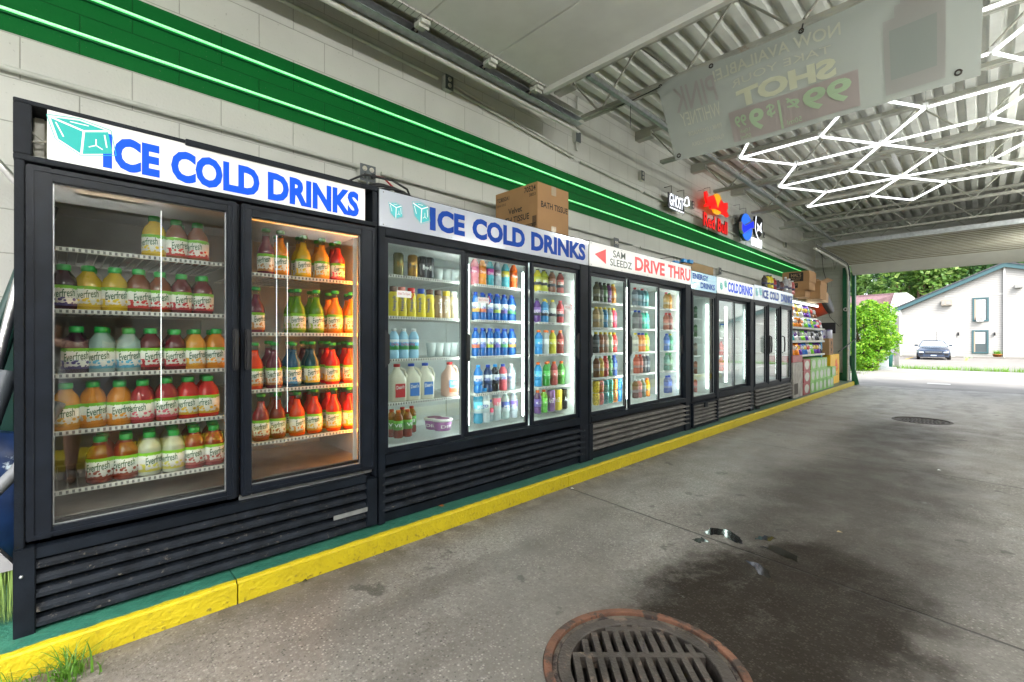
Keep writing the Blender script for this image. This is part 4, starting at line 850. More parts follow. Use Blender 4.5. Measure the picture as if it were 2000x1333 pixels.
for i,(z,(pxs,fl)) in enumerate(zip(SH1,R1)):
    juice_row('jr',z,0,pxs,fl,SHN[i],dl)
    n=len(pxs)
    if i==0: pb,fb=[350,392],['apple','apple']
    else: pb,fb=pxs[(0 if i>3 else 1):],fl[(0 if i>3 else 1):]
    juice_row('jr',z,1,[p+6 for p in pb],fb,SHN[i],dl)
    if i in (2,4): juice_row('jr',z,2,[p+11 for p in pb[2:]],fb[2:],SHN[i],dl)
R2=[([519,549,592,629,661],['violet','orange','pine','paleor','pink'],'jt'),([501,580,617,653,688],['violet','green','green','tang','tang'],'jt'),([499,534,573,611,649,684],['coral','violet','blue','teal','bright','coral'],'jt'),([508,543,581,615,651,683],['straw','peach','coral','redor','redor','bright'],'jt')]
for i,(z,(pxs,fl,kd)) in enumerate(zip(SH1B,R2)):
    juice_row('jt' if i!=0 else 'jt',z,0,pxs,fl,SHN[i],dr)
    juice_row('jt',z,1,[p+4 for p in pxs[1:]],[{'tang':'tang','coral':'bright','redor':'bright'}.get(f,f) for f in fl[1:]],SHN[i],dr)
    if i>1: juice_row('jt',z,2,[p+7 for p in pxs[3:]],['cran']*len(pxs[3:]),SHN[i],dr)
# second cooler -----------------------------------------------------------
def L(n,c,b=None,t=None): return label_mat("plabel "+n,t or c,c,b or c)
def Q(n,c,tl=.3): return liquid(n,c,tl)
cap_={n:mat(n+" cap",c,.35) for n,c in dict(blue=(.005,.06,.5),orange=(.85,.16,.01),red=(.55,.01,.015),white=(.75,.75,.75),brown=(.1,.04,.02),pink=(.75,.25,.22),yellow=(.8,.6,.03),black=(.02,.02,.02),green=(.05,.5,.05),sky=(.02,.3,.75)).items()}
def item(kind,z,px,k,desc,where_,cat,grp,zoff=0,**kw):
    place(kind,-k,Yat(px,k),z+zoff,f"{desc}, {where_}",cat,grp,**kw)
d1="second cooler's left pane"; d2="second cooler's middle pane"; d3="second cooler's right pane"
kk=2.60
gold=mat("gold can",(.5,.26,.03),.25,metal=.7); olive=mat("olive can",(.16,.15,.04),.25,metal=.6); blk=mat("black can",(.02,.022,.03),.25,metal=.5)
for i,(px,mt,nm,t,ik) in enumerate([(778,olive,"olive gold tall can","M",gold),(806,gold,"gold tall can","M",inkb),(825,blk,"black tall can","M",inkw),(838,blk,"black tall can with white skull","M",inkw)]):
    item(('can',mt,t,ik),SHS[0],px,kk,nm,f"{nth(i,4)}, top shelf, {d1}","can","tall energy cans in the second cooler")
for i,px in enumerate((856,872,887)): item(('cad',),SHS[0],px,2.66,"empty clear plastic bottle pusher",f"{nth(i,3)}, top shelf, {d1}","pusher","empty bottle pushers in the second cooler",rz=0)
for i,px in enumerate((842,857,871,885)): item(('cad',),SHS[2],px,2.66,"empty clear plastic bottle pusher",f"{nth(i,4)}, third shelf, {d1}","pusher","empty bottle pushers in the second cooler",rz=0)
yel=mat("yellow bottle",(.78,.62,.02),.35); tan=mat("coffee bottle",(.30,.19,.09),.25,coat=.4); crm=mat("cream coffee bottle",(.55,.42,.25),.25,coat=.4); lcr=mat("pale vanilla bottle",(.62,.55,.38),.25,coat=.4)
for i,(px,b_,cp,nm,t) in enumerate([(768,yel,'brown',"yellow milk drink with brown cap","Nesquik"),(784.5,yel,'pink',"yellow milk drink with pink cap","Nesquik"),(803,yel,'red',"yellow milk drink with red cap","Nesquik"),(822,yel,'blue',"yellow milk drink with blue cap","Nesquik"),(839,yel,'brown',"yellow milk drink with brown cap","Nesquik"),(855,tan,'brown',"brown glass coffee drink","mocha"),(871,crm,'yellow',"cream glass coffee drink","vanilla"),(886,lcr,'white',"pale glass coffee drink","vanilla")]):
    item(('sm',b_,cap_[cp],t,inkblue if t=="Nesquik" else inkw),SHS[1],px,kk,nm,f"{nth(i,8)}, {d1}","bottle","milk drinks in the second cooler")
cream_l=L("creamer",(.12,.42,.75),(.05,.35,.08),(.65,.75,.8)); crb=mat("creamer bottle",(.3,.55,.75),.35)
for i,px in enumerate((769,788,808)): item(('pet',crb,cream_l,cap_['white'],"Darling",inkr,.19,.033),SHS[2],px,kk,"light blue creamer bottle",f"{nth(i,3)}, third shelf, {d1}","bottle","creamers in the second cooler")
milk=mat("milk jug plastic",(.80,.78,.66),.4,translucent=.3); choc=mat("pink milk jug",(.72,.50,.42),.4,translucent=.2)
for i,(px,b_,cp,lb,nm) in enumerate([(775,milk,'red',L("milkred",(.5,.03,.04)),"white milk jug with red cap"),(803,milk,'blue',L("milkblue",(.05,.18,.55)),"white milk jug with blue cap"),(830,milk,'blue',L("milkblue",(.05,.18,.55)),"white milk jug with blue cap"),(878,choc,'red',L("milkchoc",(.1,.35,.7),(.75,.12,.03)),"pinkish milk jug with red cap")]):
    item(('jug',b_,cap_[cp],lb,"Dean's" if i<3 else "TruMoo"),SHS[3],px,2.6,nm,f"{nth(i,4)}, {d1}","milk jug","milk jugs in the second cooler",rz=rad(-8))
v8=L("vegetable",(.06,.28,.03),(.08,.3,.03),(.1,.4,.05)); vq=Q("tomato",(.22,.02,.006))
for i,(px,k) in enumerate([(765,2.62),(778,2.56),(786,2.66),(796,2.56),(804,2.66)]): item(('pet',vq,v8,cap_['red'],"V8",inkw,.17,.031),.528,px,k,"red vegetable juice bottle",f"{nth(i,5)}, floor, {d1}","bottle","vegetable juices in the second cooler")
tb=mat("purple tub",(.35,.12,.35),.35)
for i,(px,k) in enumerate([(848,2.66),(864,2.58)]): item(('tub',tb,mat("pink lid",(.65,.25,.55),.4),"DIP"),.528,px,k,"round purple tub with pink and white lid",["left one","right one"][i]+f", floor, {d1}","tub","dip tubs in the second cooler")
# middle pane
tr=[("tropic pink",(.8,.25,.3),(.7,.1,.25)),("tropic orange",(.9,.35,.02),(.8,.2,.02)),("tropic teal",(.05,.4,.5),(.55,.05,.35)),("tropic grey",(.35,.4,.45),(.3,.2,.25)),("tropic aqua",(.1,.5,.6),(.8,.65,.05)),("tropic red orange",(.9,.16,.01),(.85,.12,.01))]
for i,(px,(n,c,l)) in enumerate(zip((927,942,956.5,970.5,987,1003),tr)): item(('pet',Q(n,c),L(n,l,c),cap_[['pink','orange','red','white','red','orange'][i]],"Tropic",inkw,.21,.031),SHS[0],px,kk,n.replace("tropic ","")+" fruit drink bottle",f"{nth(i,6)}, top shelf, {d2}","bottle","fruit drinks in the second cooler")
cb=Q("blue water bottle",(.01,.14,.5)); 
for s_ in (1,2):
    pxs=[929,942,956,970,984,998]; cl=[(.15,.55,.2),(.85,.45,.1),(.75,.2,.1),(.15,.2,.55),(.55,.7,.1),(.15,.1,.4)]
    for i,px in enumerate(pxs):
        lb=L("clear%d"%((i+s_)%6),(.72,.78,.8),cl[(i+s_)%6]); item(('pet',cb,lb,cap_['blue'],"clear",inkblue,.205,.030),SHS[s_],px,kk,"blue flavoured water bottle",f"{nth(i,6)}, {SHN[s_]}, {d2}","bottle","blue water bottles in the second cooler")
        if i>0: item(('pet',cb,lb,cap_['blue'],"clear",inkblue,.205,.030),SHS[s_],px+3,kk+.075,"back row blue flavoured water bottle",f"{nth(i-1,5)}, {SHN[s_]}, {d2}","bottle","blue water bottles in the second cooler")
pw=[("sport blue",(.03,.22,.6),'sky'),("sport navy",(.02,.05,.15),'blue'),("sport black",(.012,.012,.02),'sky'),("sport pink",(.7,.12,.15),'blue'),("sport clear",(.5,.6,.65),'white')]
for i,(px,(n,c,cp)) in enumerate(zip((934,953,967,982,998),pw)): item(('pet',Q(n,c),L(n,(.6,.65,.7),c),cap_[cp],"POWER",inkblue,.2,.034),SHS[3],px,kk,n.replace("sport ","")+" sports drink bottle",f"{nth(i,5)}, fourth shelf, {d2}","bottle","sports drinks in the second cooler")
wt=[(934,("aqua water",(.08,.42,.6)),'sky',"aqua",.25,.036),(947,("white bottle",(.7,.75,.78)),'sky',"go",.25,.038),(957,("small water",(.4,.5,.55)),'blue',"",.16,.028),(970,("tall water",(.5,.58,.6)),'blue',"life",.265,.034),(987,("lime water",(.5,.6,.6)),'white',"propel",.21,.033),(1003,("grape water",(.5,.56,.62)),'white',"propel",.21,.033)]
for i,(px,(n,c),cp,t,h,r_) in enumerate(wt): item(('pet',Q(n,c,.5),L(n,[(.1,.5,.7),(.7,.75,.8),(.6,.05,.12),(.6,.1,.2),(.06,.12,.45),(.2,.12,.5)][i],(.5,.6,.62)),cap_[cp],t or None,inkw if n!="white bottle" else inkblue,h,r_),.528,px,kk,n.replace(" water","").replace(" bottle","")+" water bottle",f"{nth(i,6)}, floor, {d2}","bottle","water bottles in the second cooler")
# right pane
rows3=[(SHS[0],[(1050,(.8,.7,.02),'black'),(1062,(.6,.65,.05),'black'),(1078,(.3,.1,.05),'black'),(1094,(.4,.06,.05),'black'),(1110,(.02,.2,.25),'black')],"BODY","top shelf"),
(SHS[1],[(1049,(.12,.04,.25),'black'),(1063,(.03,.25,.55),'yellow'),(1079,(.45,.45,.4),'yellow'),(1094,(.45,.04,.05),'red'),(1109,(.02,.25,.35),'black')],"BODY","second shelf"),
(SHS[2],[(1052,(.03,.3,.7),'orange'),(1065,(.5,.55,.55),'orange'),(1079,(.6,.55,.03),'orange'),(1094,(.3,.04,.03),'orange'),(1107,(.7,.3,.05),'orange')],"G","third shelf"),
(SHS[3],[(1051,(.04,.35,.7),'orange'),(1067,(.06,.4,.06),'orange'),(1082,(.5,.1,.1),'orange'),(1096,(.1,.35,.06),'orange'),(1111,(.05,.35,.2),'orange')],"G","fourth shelf")]
CNM=lambda c:("yellow" if c[0]>.5 and c[1]>.5 and c[2]<.1 else "orange" if c[0]>.5 and c[1]>.1 else "pale" if min(c)>.35 else "red" if c[0]>max(c[1],c[2])*2 else "blue" if c[2]>max(c[0],c[1])*1.2 else "green" if c[1]>c[0] else "brown")
for z,its,t,sn in rows3:
    for i,(px,c,cp) in enumerate(its):
        n="r3 %d %d"%(int(z*100),i); item(('pet',Q(n,c),L(n,tuple(min(.8,v*1.5+.05) for v in c),(.03,.03,.05) if t=="BODY" else c),cap_[cp],t,inkw,.20,.033),z,px,kk,f"{CNM(c)} sports drink bottle with {cp} cap",f"{nth(i,5)}, {sn}, {d3}","bottle","sports drinks in the second cooler")
        if i in (1,3): item(('pet',Q(n,c),L(n,tuple(min(.8,v*1.5+.05) for v in c),(.03,.03,.05) if t=="BODY" else c),cap_[cp],t,inkw,.20,.033),z,px+3,kk+.08,f"back row {CNM(c)} sports drink bottle",f"{ORD[i]}, {sn}, {d3}","bottle","sports drinks in the second cooler")
for i,(px,nm,mt,t) in enumerate([(1050,"purple bottle",None,""),(1062,"lime green bottle",None,"G"),(1076.5,"purple tall can",mat("purple can",(.18,.08,.25),.3,metal=.5),"AriZ"),(1090,"yellow tall can",mat("yellow can",(.75,.6,.03),.3,metal=.3),"AriZ"),(1103.5,"black and silver tall can",blk,"AriZ")]):
    if mt: item(('can',mt,t,inkw,.185,.035),.528,px,kk,nm,f"{nth(i,5)}, floor, {d3}","can","floor row in the second cooler")
    else: item(('pet',Q(nm,(.1,.03,.2) if i==0 else (.15,.6,.08)),L(nm,(.15,.1,.4) if i==0 else (.2,.7,.1)),cap_['orange'],"G",inkw,.19,.033),.528,px,kk,nm+" with orange cap",f"{nth(i,5)}, floor, {d3}","bottle","floor row in the second cooler")
# third cooler and beyond ---------------------------------------------------
def far_rows(rows,door,cooler_,k=2.6,h=.2):
    for z,its,sn in rows:
        n=len(its)
        for i,(px,c,cp) in enumerate(its):
            nm="f%d %d %d"%(int(its[0][0]),int(z*100),i)
            item(('pet',Q(nm,c,.4),L(nm,tuple(min(.8,v*1.2+.03) for v in c),tuple(v*.5+.2 for v in c)),cap_[cp],None,inkw,h,.034),z,px,k,f"{CNM(c)} drink bottle with {cp} cap",f"{nth(i,n)}, {sn}, {door}","bottle","bottles in the "+cooler_)
ZT=(1.50,1.258,1.015,.783)
far_rows([(ZT[0],[(1165,(.14,.13,.05),'black'),(1172,(.08,.08,.06),'black'),(1180,(.1,.2,.08),'black'),(1188,(.2,.06,.2),'black'),(1197,(.7,.3,.06),'yellow')],"top shelf"),
(ZT[1],[(1164,(.45,.3,.12),'yellow'),(1172,(.5,.45,.3),'yellow'),(1181,(.05,.22,.4),'yellow'),(1190,(.5,.5,.4),'yellow'),(1198,(.85,.1,.18),'yellow')],"second shelf"),
(ZT[2],[(1164,(.05,.06,.07),'yellow'),(1173,(.3,.1,.04),'yellow'),(1182,(.4,.25,.18),'yellow'),(1191,(.4,.5,.3),'yellow'),(1199,(.8,.06,.06),'yellow')],"third shelf"),
(ZT[3],[(1165,(.2,.08,.03),'white'),(1173,(.6,.4,.05),'white'),(1182,(.5,.07,.06),'red'),(1190,(.12,.35,.1),'green'),(1199,(.05,.12,.45),'blue')],"fourth shelf")],"third cooler's left pane","third cooler")
cc=[("yellow",(.7,.5,.03)),("checkered red",(.5,.12,.12)),("dark teal",(.03,.25,.28)),("green teal",(.05,.4,.3)),("orange",(.75,.22,.03)),("blue",(.03,.25,.6))]
for lay in (0,1):
    for i,(px,(n,c)) in enumerate(zip((1164,1172.5,1182,1191,1200,1209),cc)):
        item(('can',mat(n+" patterned can",c,.3,metal=.3,vary=.6,vscale=60,dirt=(.7,.7,.6),dscale=70,dthr=.6),None,None,.118,.033),.518,px,2.58,f"{n} patterned can, {['lower','upper'][lay]} layer",f"{nth(i,6)}, floor of third cooler's left pane","can","stacked cans in the third cooler",zoff=lay*.119)
far_rows([(ZT[0],[(1240,(.25,.3,.35),'red'),(1247,(.2,.3,.35),'white'),(1254,(.15,.3,.35),'red'),(1261,(.1,.3,.3),'white')],"top shelf"),
(ZT[1],[(1241,(.2,.2,.2),'blue'),(1248,(.25,.22,.25),'blue'),(1255,(.1,.55,.4),'white'),(1262,(.1,.55,.42),'white')],"second shelf"),
(ZT[2],[(1241,(.6,.6,.5),'yellow'),(1248,(.85,.3,.06),'blue'),(1255,(.8,.3,.08),'blue'),(1262,(.45,.7,.08),'green')],"third shelf"),
(ZT[3],[(1243,(.5,.1,.05),'orange'),(1250,(.4,.08,.05),'red'),(1257,(.06,.05,.06),'white'),(1264,(.04,.05,.07),'white')],"fourth shelf"),
(.518,[(1241,(.15,.05,.04),'white'),(1248,(.6,.2,.2),'white'),(1255.5,(.15,.2,.15),'white'),(1263.5,(.95,.38,.01),'orange')],"floor")],"third cooler's middle pane","third cooler")
far_rows([(ZT[0],[(1301,(.5,.3,.08),'red'),(1307,(.7,.3,.05),'green'),(1313,(.3,.5,.1),'red'),(1319,(.7,.15,.08),'green')],"top shelf"),
(ZT[1],[(1301,(.45,.15,.1),'red'),(1308,(.3,.12,.1),'red'),(1315,(.15,.25,.2),'black')],"second shelf"),
(ZT[2],[(1302,(.1,.2,.5),'blue'),(1309,(.1,.35,.2),'yellow'),(1316,(.15,.25,.45),'blue')],"third shelf"),
(ZT[3],[(1302,(.15,.3,.25),'green'),(1309,(.2,.3,.2),'green'),(1316,(.35,.2,.1),'red')],"fourth shelf"),
(.518,[(1302,(.04,.1,.4),'blue'),(1307,(.05,.12,.45),'blue'),(1312,(.5,.45,.05),'blue'),(1317,(.05,.1,.4),'blue'),(1322,(.2,.1,.1),'blue')],"floor")],"third cooler's right pane","third cooler")
far_rows([(1.42,[(1360,(.1,.2,.12),'black'),(1368,(.1,.12,.1),'black'),(1377,(.15,.15,.12),'black'),(1386,(.1,.2,.25),'black')],"top shelf"),
(1.18,[(1360,(.12,.25,.12),'green'),(1368,(.2,.2,.18),'black'),(1377,(.12,.15,.1),'black'),(1386,(.08,.3,.1),'green')],"second shelf"),
(.94,[(1360,(.3,.25,.2),'white'),(1368,(.3,.12,.1),'red'),(1377,(.4,.1,.08),'red'),(1386,(.45,.08,.06),'red')],"third shelf"),
(.70,[(1360,(.35,.12,.06),'white'),(1368,(.4,.3,.08),'white'),(1377,(.5,.1,.08),'red'),(1386,(.45,.15,.08),'red')],"fourth shelf"),
(.458,[(1360,(.6,.12,.1),'red'),(1368,(.5,.15,.12),'red'),(1377,(.5,.3,.3),'red'),(1386,(.3,.4,.15),'green')],"floor")],"energy cooler's door","narrow energy cooler",k=2.62)
far_rows([(1.17,[(1409,(.55,.6,.55),'blue'),(1412.5,(.4,.5,.5),'blue')],"second shelf"),(.92,[(1408.5,(.7,.08,.08),'red'),(1446,(.7,.6,.03),'blue'),(1449.5,(.65,.55,.03),'yellow')],"third shelf"),(.70,[(1408.5,(.8,.12,.08),'orange'),(1446,(.2,.5,.15),'green')],"fourth shelf")],"fifth cooler's glass","fifth cooler")
# slide to open stickers
for px0,px1,py,k,where_ in ((775,809,574,2.384,"second cooler's left pane"),(933,959,586,2.409,"second cooler's middle pane"),(1102,1118,600,2.384,"second cooler's right pane")):
    r=empty("slide_sticker",(0,0,0),f"small white slide to open arrow sticker on {where_}","sticker","slide to open stickers")
    ya,yb=Yat(px0,k),Yat(px1,k); z=Zat(px0,py,k); x=-k+.0005; s=-1 if px0>1100 else 1
    m=MB(); m.box((x-.0005,ya,z-.02),(x+.0003,yb-.02,z+.02)); m.build("sticker_face",inkw,r)
    m=MB(); text_fit(m,"Slide To Open",ya+.008,yb-.03,z-.009,z+.009,lambda u,v:(x+.0008,u,v),0,.0)
    m.prism([(yb-.02,z-.03),(yb,z),(yb-.02,z+.03),(yb-.028,z+.03),(yb-.008,z),(yb-.028,z-.03)],.0006,M=Matrix.Translation((x,0,0))); m.build("sticker_print",inkr,r)
# ---------------------------------------------------------------- things on top of the coolers
cardb=mat("cardboard",(.36,.20,.085),.75,vary=.08,vscale=5,bump=.08,bscale=300); cardd=mat("cardboard pale",(.50,.33,.19),.75,vary=.08); inkk=mat("carton ink",(.02,.016,.012),.7); tapem=mat("packing tape",(.45,.35,.22),.2,coat=.5)
def carton(name,a,b,label,group=None,mt=None,cat="carton"):
    r=empty(name,((a[0]+b[0])/2,(a[1]+b[1])/2,a[2]),label,cat,group)
    m=MB(); m.box(a,b,bev=.003); part(m,"carton_body",mt or cardb,r); return r
y0,y1=2.69,3.08; xa,xb=-2.94,-2.45; z0,z1=1.999,2.395
r=carton("cardboard_box",(xa,y0,z0),(xb,y1,z1),"brown bath tissue carton on top of the second cooler")
m=MB(); fn=lambda u,v:(u,y0-.0012,v)
text_fit(m,"TC8053A1",xa+.02,xa+.17,2.315,2.35,fn,0,.02); text_fit(m,"24/4/150/2",xa+.02,xa+.13,2.275,2.295,fn); text_fit(m,"70524",xb-.145,xb-.02,2.33,2.375,fn,0,.02)
text_fit(m,"38053",xb-.09,xb-.02,2.29,2.315,fn,0,.01); text_fit(m,"Velvet",xa+.16,xa+.32,2.19,2.24,fn,0,.02); text_fit(m,"BATH TISSUE",xa+.05,xa+.40,2.115,2.165,fn,0,.02)
for i in range(9): m.box((xb-.055+i*.005,y0-.0014,2.05),(xb-.0528+i*.005,y0-.0005,2.13))
for i in range(12): m.box((xb-.15+i*.011,y0-.0014,2.02),(xb-.144+i*.011,y0-.0005,2.065))
m.box((xb-.16,y0-.0014,2.068),(xb-.02,y0-.0005,2.074))
text_fit(m,"BATH TISSUE",y0+.04,y1-.015,2.20,2.25,lambda u,v:(xb+.0012,u,v),0,.02); part(m,"printing",inkk,r)
m=MB(); m.box((xb+.0005,(y0+y1)/2-.03,z1-.075),(xb+.0015,(y0+y1)/2+.03,z1-.002)); m.box((xb+.0005,(y0+y1)/2-.03,z0+.01),(xb+.0015,(y0+y1)/2+.03,z0+.07)); m.box((xa+.01,(y0+y1)/2-.03,z1+.0005),(xb-.001,(y0+y1)/2+.03,z1+.0012)); part(m,"tape",tapem,r)
r=empty("power_cord",(-2.62,1.45,2.0),"coiled black power cord lying on top of the second cooler","cord")
m=MB()
for k in range(4):
    pts=[]
    for i in range(28):
        a=2*math.pi*i/28; pts.append((-2.62+(.14-k*.012)*math.cos(a),1.45+(.19-k*.02)*math.sin(a),2.03+.011*k+.015*math.sin(a*2+k)))
    m.tube(pts,.008,closed=True,seg=6)
m.tube([(-2.62,1.26,2.03),(-2.6,1.22,2.08),(-2.58,1.30,2.13),(-2.57,1.48,2.135),(-2.56,1.58,2.10),(-2.57,1.62,2.04)],.007,seg=6); part(m,"cable",rubber,r)
# wire basket and board above the third and fourth cooler
ya,yb=Yat(1292,2.6),Yat(1328,2.6)
r=empty("wire_basket",(-2.6,ya,2.01),"black wire basket with small blue clips on top of the third cooler","basket")
m=MB()
for z in (2.02,2.09): m.tube([(-2.75,ya,z),(-2.45,ya,z),(-2.45,yb,z),(-2.75,yb,z)],.004,seg=5,closed=True)
for i in range(7):
    yy=ya+(yb-ya)*i/6; m.tube([(-2.75,yy,2.09),(-2.75,yy,2.012),(-2.45,yy,2.012),(-2.45,yy,2.09)],.0025,seg=4)
part(m,"wire_frame",darkpl,r)
m=MB(); m.box((-2.46,yb-.12,2.06),(-2.42,yb-.02,2.10),bev=.004); m.box((-2.47,yb-.26,2.055),(-2.43,yb-.17,2.095),bev=.004); part(m,"clip",cap_['sky'],r)
tag((lambda m:(m.box((-2.66,Yat(1338,2.6)-.0,1.962),(-2.64,Yat(1399,2.6),2.16),bev=.003),m.build("brown_board",mat("brown board",(.36,.24,.11),.7,vary=.1)))[1])(MB()),"plain brown board standing on the energy drinks cooler","board")
carton("blue_box",(-2.7,Yat(1330,2.6)-.03,2.0),(-2.66,Yat(1345,2.6),2.13),"small blue box behind the brown board",mt=cap_['sky'],cat="box")
# bottles standing on the farthest cooler
tops=[(1493,"black",(.05,.05,.04),'black',.2),(1499,"yellow",(.65,.55,.02),'black',.22),(1505,"yellow",(.7,.6,.02),'black',.23),(1511,"dark red",(.35,.02,.02),'black',.2),(1518,"dark",(.03,.03,.04),'white',.2),(1526,"brown",(.12,.05,.04),'black',.18),(1534,"clear",(.35,.36,.38),'white',.28),(1541,"pale",(.5,.45,.45),'white',.27),(1547,"pinkish red",(.5,.12,.12),'white',.25)]
for i,(px,n,c,cp,h) in enumerate(tops): 
    place(('pet',Q("top "+n,c,0),L("top "+n,c,(.1,.1,.2)),cap_[cp],None,inkw,h,.045),-2.44,Yat(px,2.44),1.98,f"{n} bottle standing on the farthest cooler, {nth(i,len(tops))}","bottle","bottles on the farthest cooler")
# ---------------------------------------------------------------- lit brand signs
def zz(x,y): return (1290+x/9.09,360+y/9.09)
def poly(pts,k,th,mi,m,conv=zz):
    P=[]
    for p in pts: px,py=conv(*p); P.append((Yat(px,k),Zat(px,py,k)))
    m.prism(P,th,mi,M=Matrix.Translation((-k,0,0)))
wneon=emis("white neon",(.85,.9,1),.45); rneon=emis("red neon",(1,.006,.004),.2,(.5,.01,.01)); yneon=emis("yellow neon",(1,.42,.004),.2,(.6,.3,.01)); bneon=emis("blue neon",(.02,.16,.95),.25,(.02,.1,.5)); dneon=emis("deep blue neon",(.005,.02,.75),.4,(.01,.02,.4)); silver=mat("silver edge",(.5,.5,.45),.3,metal=.7)
def brackets(r,lst,k=2.95):
    m=MB()
    for (px,py) in lst:
        y=Yat(px,k); z=Zat(px,py,k); m.tube([(WX+.002,y,z+.05),(-k-.01,y,z+.05),(-k-.01,y,z-.05)],.004,seg=5)
    part(m,"bracket",darkpl,r)
kS=3.0
r=empty("neon_sign",(-kS,Yat(1325,kS),3.0),"white outlined neon word sign with a ghost, leftmost of the lit wall signs","neon sign","lit wall signs")
za,zb=Zat(1309,401,kS),Zat(1309,377,kS)
m=MB(); m.box((-kS-.03,Yat(1308,kS),za-.03),(-kS-.02,Yat(1339,kS),zb+.01)); part(m,"backing",darkpl,r)
m=MB(); text_fit(m,"GHOST",Yat(1308,kS),Yat(1334.5,kS),za,zb,lambda u,v:(-kS,u,v),0,.012); m.tube([(-kS,Yat(1309,kS),za-.03),(-kS,Yat(1335,kS),za-.03)],.008); part(m,"neon_letters",wneon,r)
gpts=[(430,310),(440,265),(465,235),(490,240),(500,290),(505,385),(485,380),(465,392),(445,375),(425,380),(415,350)]
gp=[(-kS,Yat(zz(*p)[0],kS),Zat(*zz(*p),kS)) for p in gpts]; m=MB(); m.tube(gp,.009,closed=True,seg=6); part(m,"neon_ghost",wneon,r)
brackets(r,[(1313,370),(1337,378),(1312,408),(1335,415)],3.02)
r=empty("neon_sign",(-kS,Yat(1395,kS),3.0),"red and yellow lit bull sign with red lettering, middle of the lit wall signs","neon sign","lit wall signs")
m=MB(); poly([(765,140),(790,128),(815,190),(805,250),(830,235),(910,205),(1045,280),(1110,370),(1122,340),(1160,340),(1168,440),(1145,490),(1185,570),(1160,597),(1095,540),(1060,535),(1030,490),(940,440),(900,452),(860,440),(860,392),(810,405),(768,405),(765,375),(800,340),(770,240)],kS,.03,0,m); part(m,"bull_shape",rneon,r)
m=MB(); poly([(915,210),(960,176),(1010,198),(1042,262),(1005,350),(985,430),(962,330),(935,250)],kS,.034,0,m); poly([(905,452),(950,455),(1042,500),(1040,530),(990,547),(930,512)],kS,.028,0,m); part(m,"sun_shape",yneon,r)
za,zb=Zat(1373,441,kS),Zat(1373,414,kS)
m=MB(); text_fit(m,"Red Bull",Yat(1373,kS),Yat(1419.5,kS),za,zb,lambda u,v:(-kS+.012,u,v),0,.02); part(m,"letters",rneon,r)
m=MB(); text_fit(m,"Red Bull",Yat(1372.3,kS),Yat(1420,kS),za-.012,zb+.012,lambda u,v:(-kS,u,v),0,.075); part(m,"letter_backing",darkpl,r)
brackets(r,[(1376,377),(1388,372),(1412,402),(1416,450),(1385,448)],3.03)
r=empty("neon_sign",(-kS,Yat(1455,kS),3.0),"blue oval lit sign with a dark blue ribbon across it, silver edged","neon sign","lit wall signs")
cyy=(Yat(1444.5,kS)+Yat(1466,kS))/2; ry=(Yat(1466,kS)-Yat(1444.5,kS))/2; zt_,zb_=Zat(1455,418,kS),Zat(1455,470.5,kS); rz=(zt_-zb_)/2; zc=(zt_+zb_)/2
def oval(s_,n=30): return [(cyy+ry*s_*math.cos(2*math.pi*i/n),zc+rz*s_*math.sin(2*math.pi*i/n)) for i in range(n)]
m=MB(); m.prism(oval(1.0),.05,M=Matrix.Translation((-kS-.03,0,0))); part(m,"oval_case",darkpl,r)
m=MB(); m.prism(oval(.93),.008,M=Matrix.Translation((-kS+.021,0,0))); part(m,"oval_face",bneon,r)
m=MB(); m.tube([(-kS+.025,a,b) for a,b in oval(.96)],.006,closed=True,seg=5); part(m,"neon_outline",bneon,r)
m=MB(); poly([(1398,672),(1450,740),(1470,720),(1600,650),(1618,665),(1618,800),(1560,802),(1432,892),(1398,820)],kS,.045,0,m); part(m,"ribbon_edge",silver,r)
m=MB(); poly([(1408,700),(1450,757),(1600,672),(1608,785),(1555,790),(1432,876),(1408,815)],kS,.052,0,m); part(m,"ribbon",dneon,r)
brackets(r,[(1446,405),(1458,412),(1446,466),(1458,474)],3.02)
r=empty("neon_sign",(-kS,Yat(1478,kS),3.0),"black shield lit sign with white dog shape and white name plate, rightmost wall sign","neon sign","lit wall signs")
m=MB(); poly([(1650,575),(1720,585),(1775,640),(1775,820),(1740,930),(1690,978),(1650,900),(1632,780)],kS,.04,0,m); part(m,"shield",darkpl,r)
m=MB(); m.tube([(-kS+.045,Yat(zz(*p)[0],kS),Zat(*zz(*p),kS)) for p in ((1655,575),(1645,690),(1637,790),(1655,880),(1690,975))],.007,seg=5); part(m,"neon_edge",wneon,r)
m=MB(); poly([(1675,700),(1705,755),(1722,760),(1752,690),(1742,800),(1757,875),(1715,832),(1690,838),(1672,850),(1688,780)],kS,.046,0,m); part(m,"dog_shape",wneon,r)
m=MB(); poly([(1610,945),(1782,1010),(1782,1145),(1610,1078)],kS,.02,0,m); part(m,"name_plate",wneon,r)
m=MB(); P=[(Yat(zz(1618,0)[0],kS),Yat(zz(1776,0)[0],kS)),(Zat(*zz(1620,1060),kS),Zat(*zz(1620,972),kS))]
text_fit(m,"BREWDOG",P[0][0],P[0][1],P[1][0],P[1][1],lambda u,v:(-kS+.022,u,v),0,.0); part(m,"letters",inkb,r)
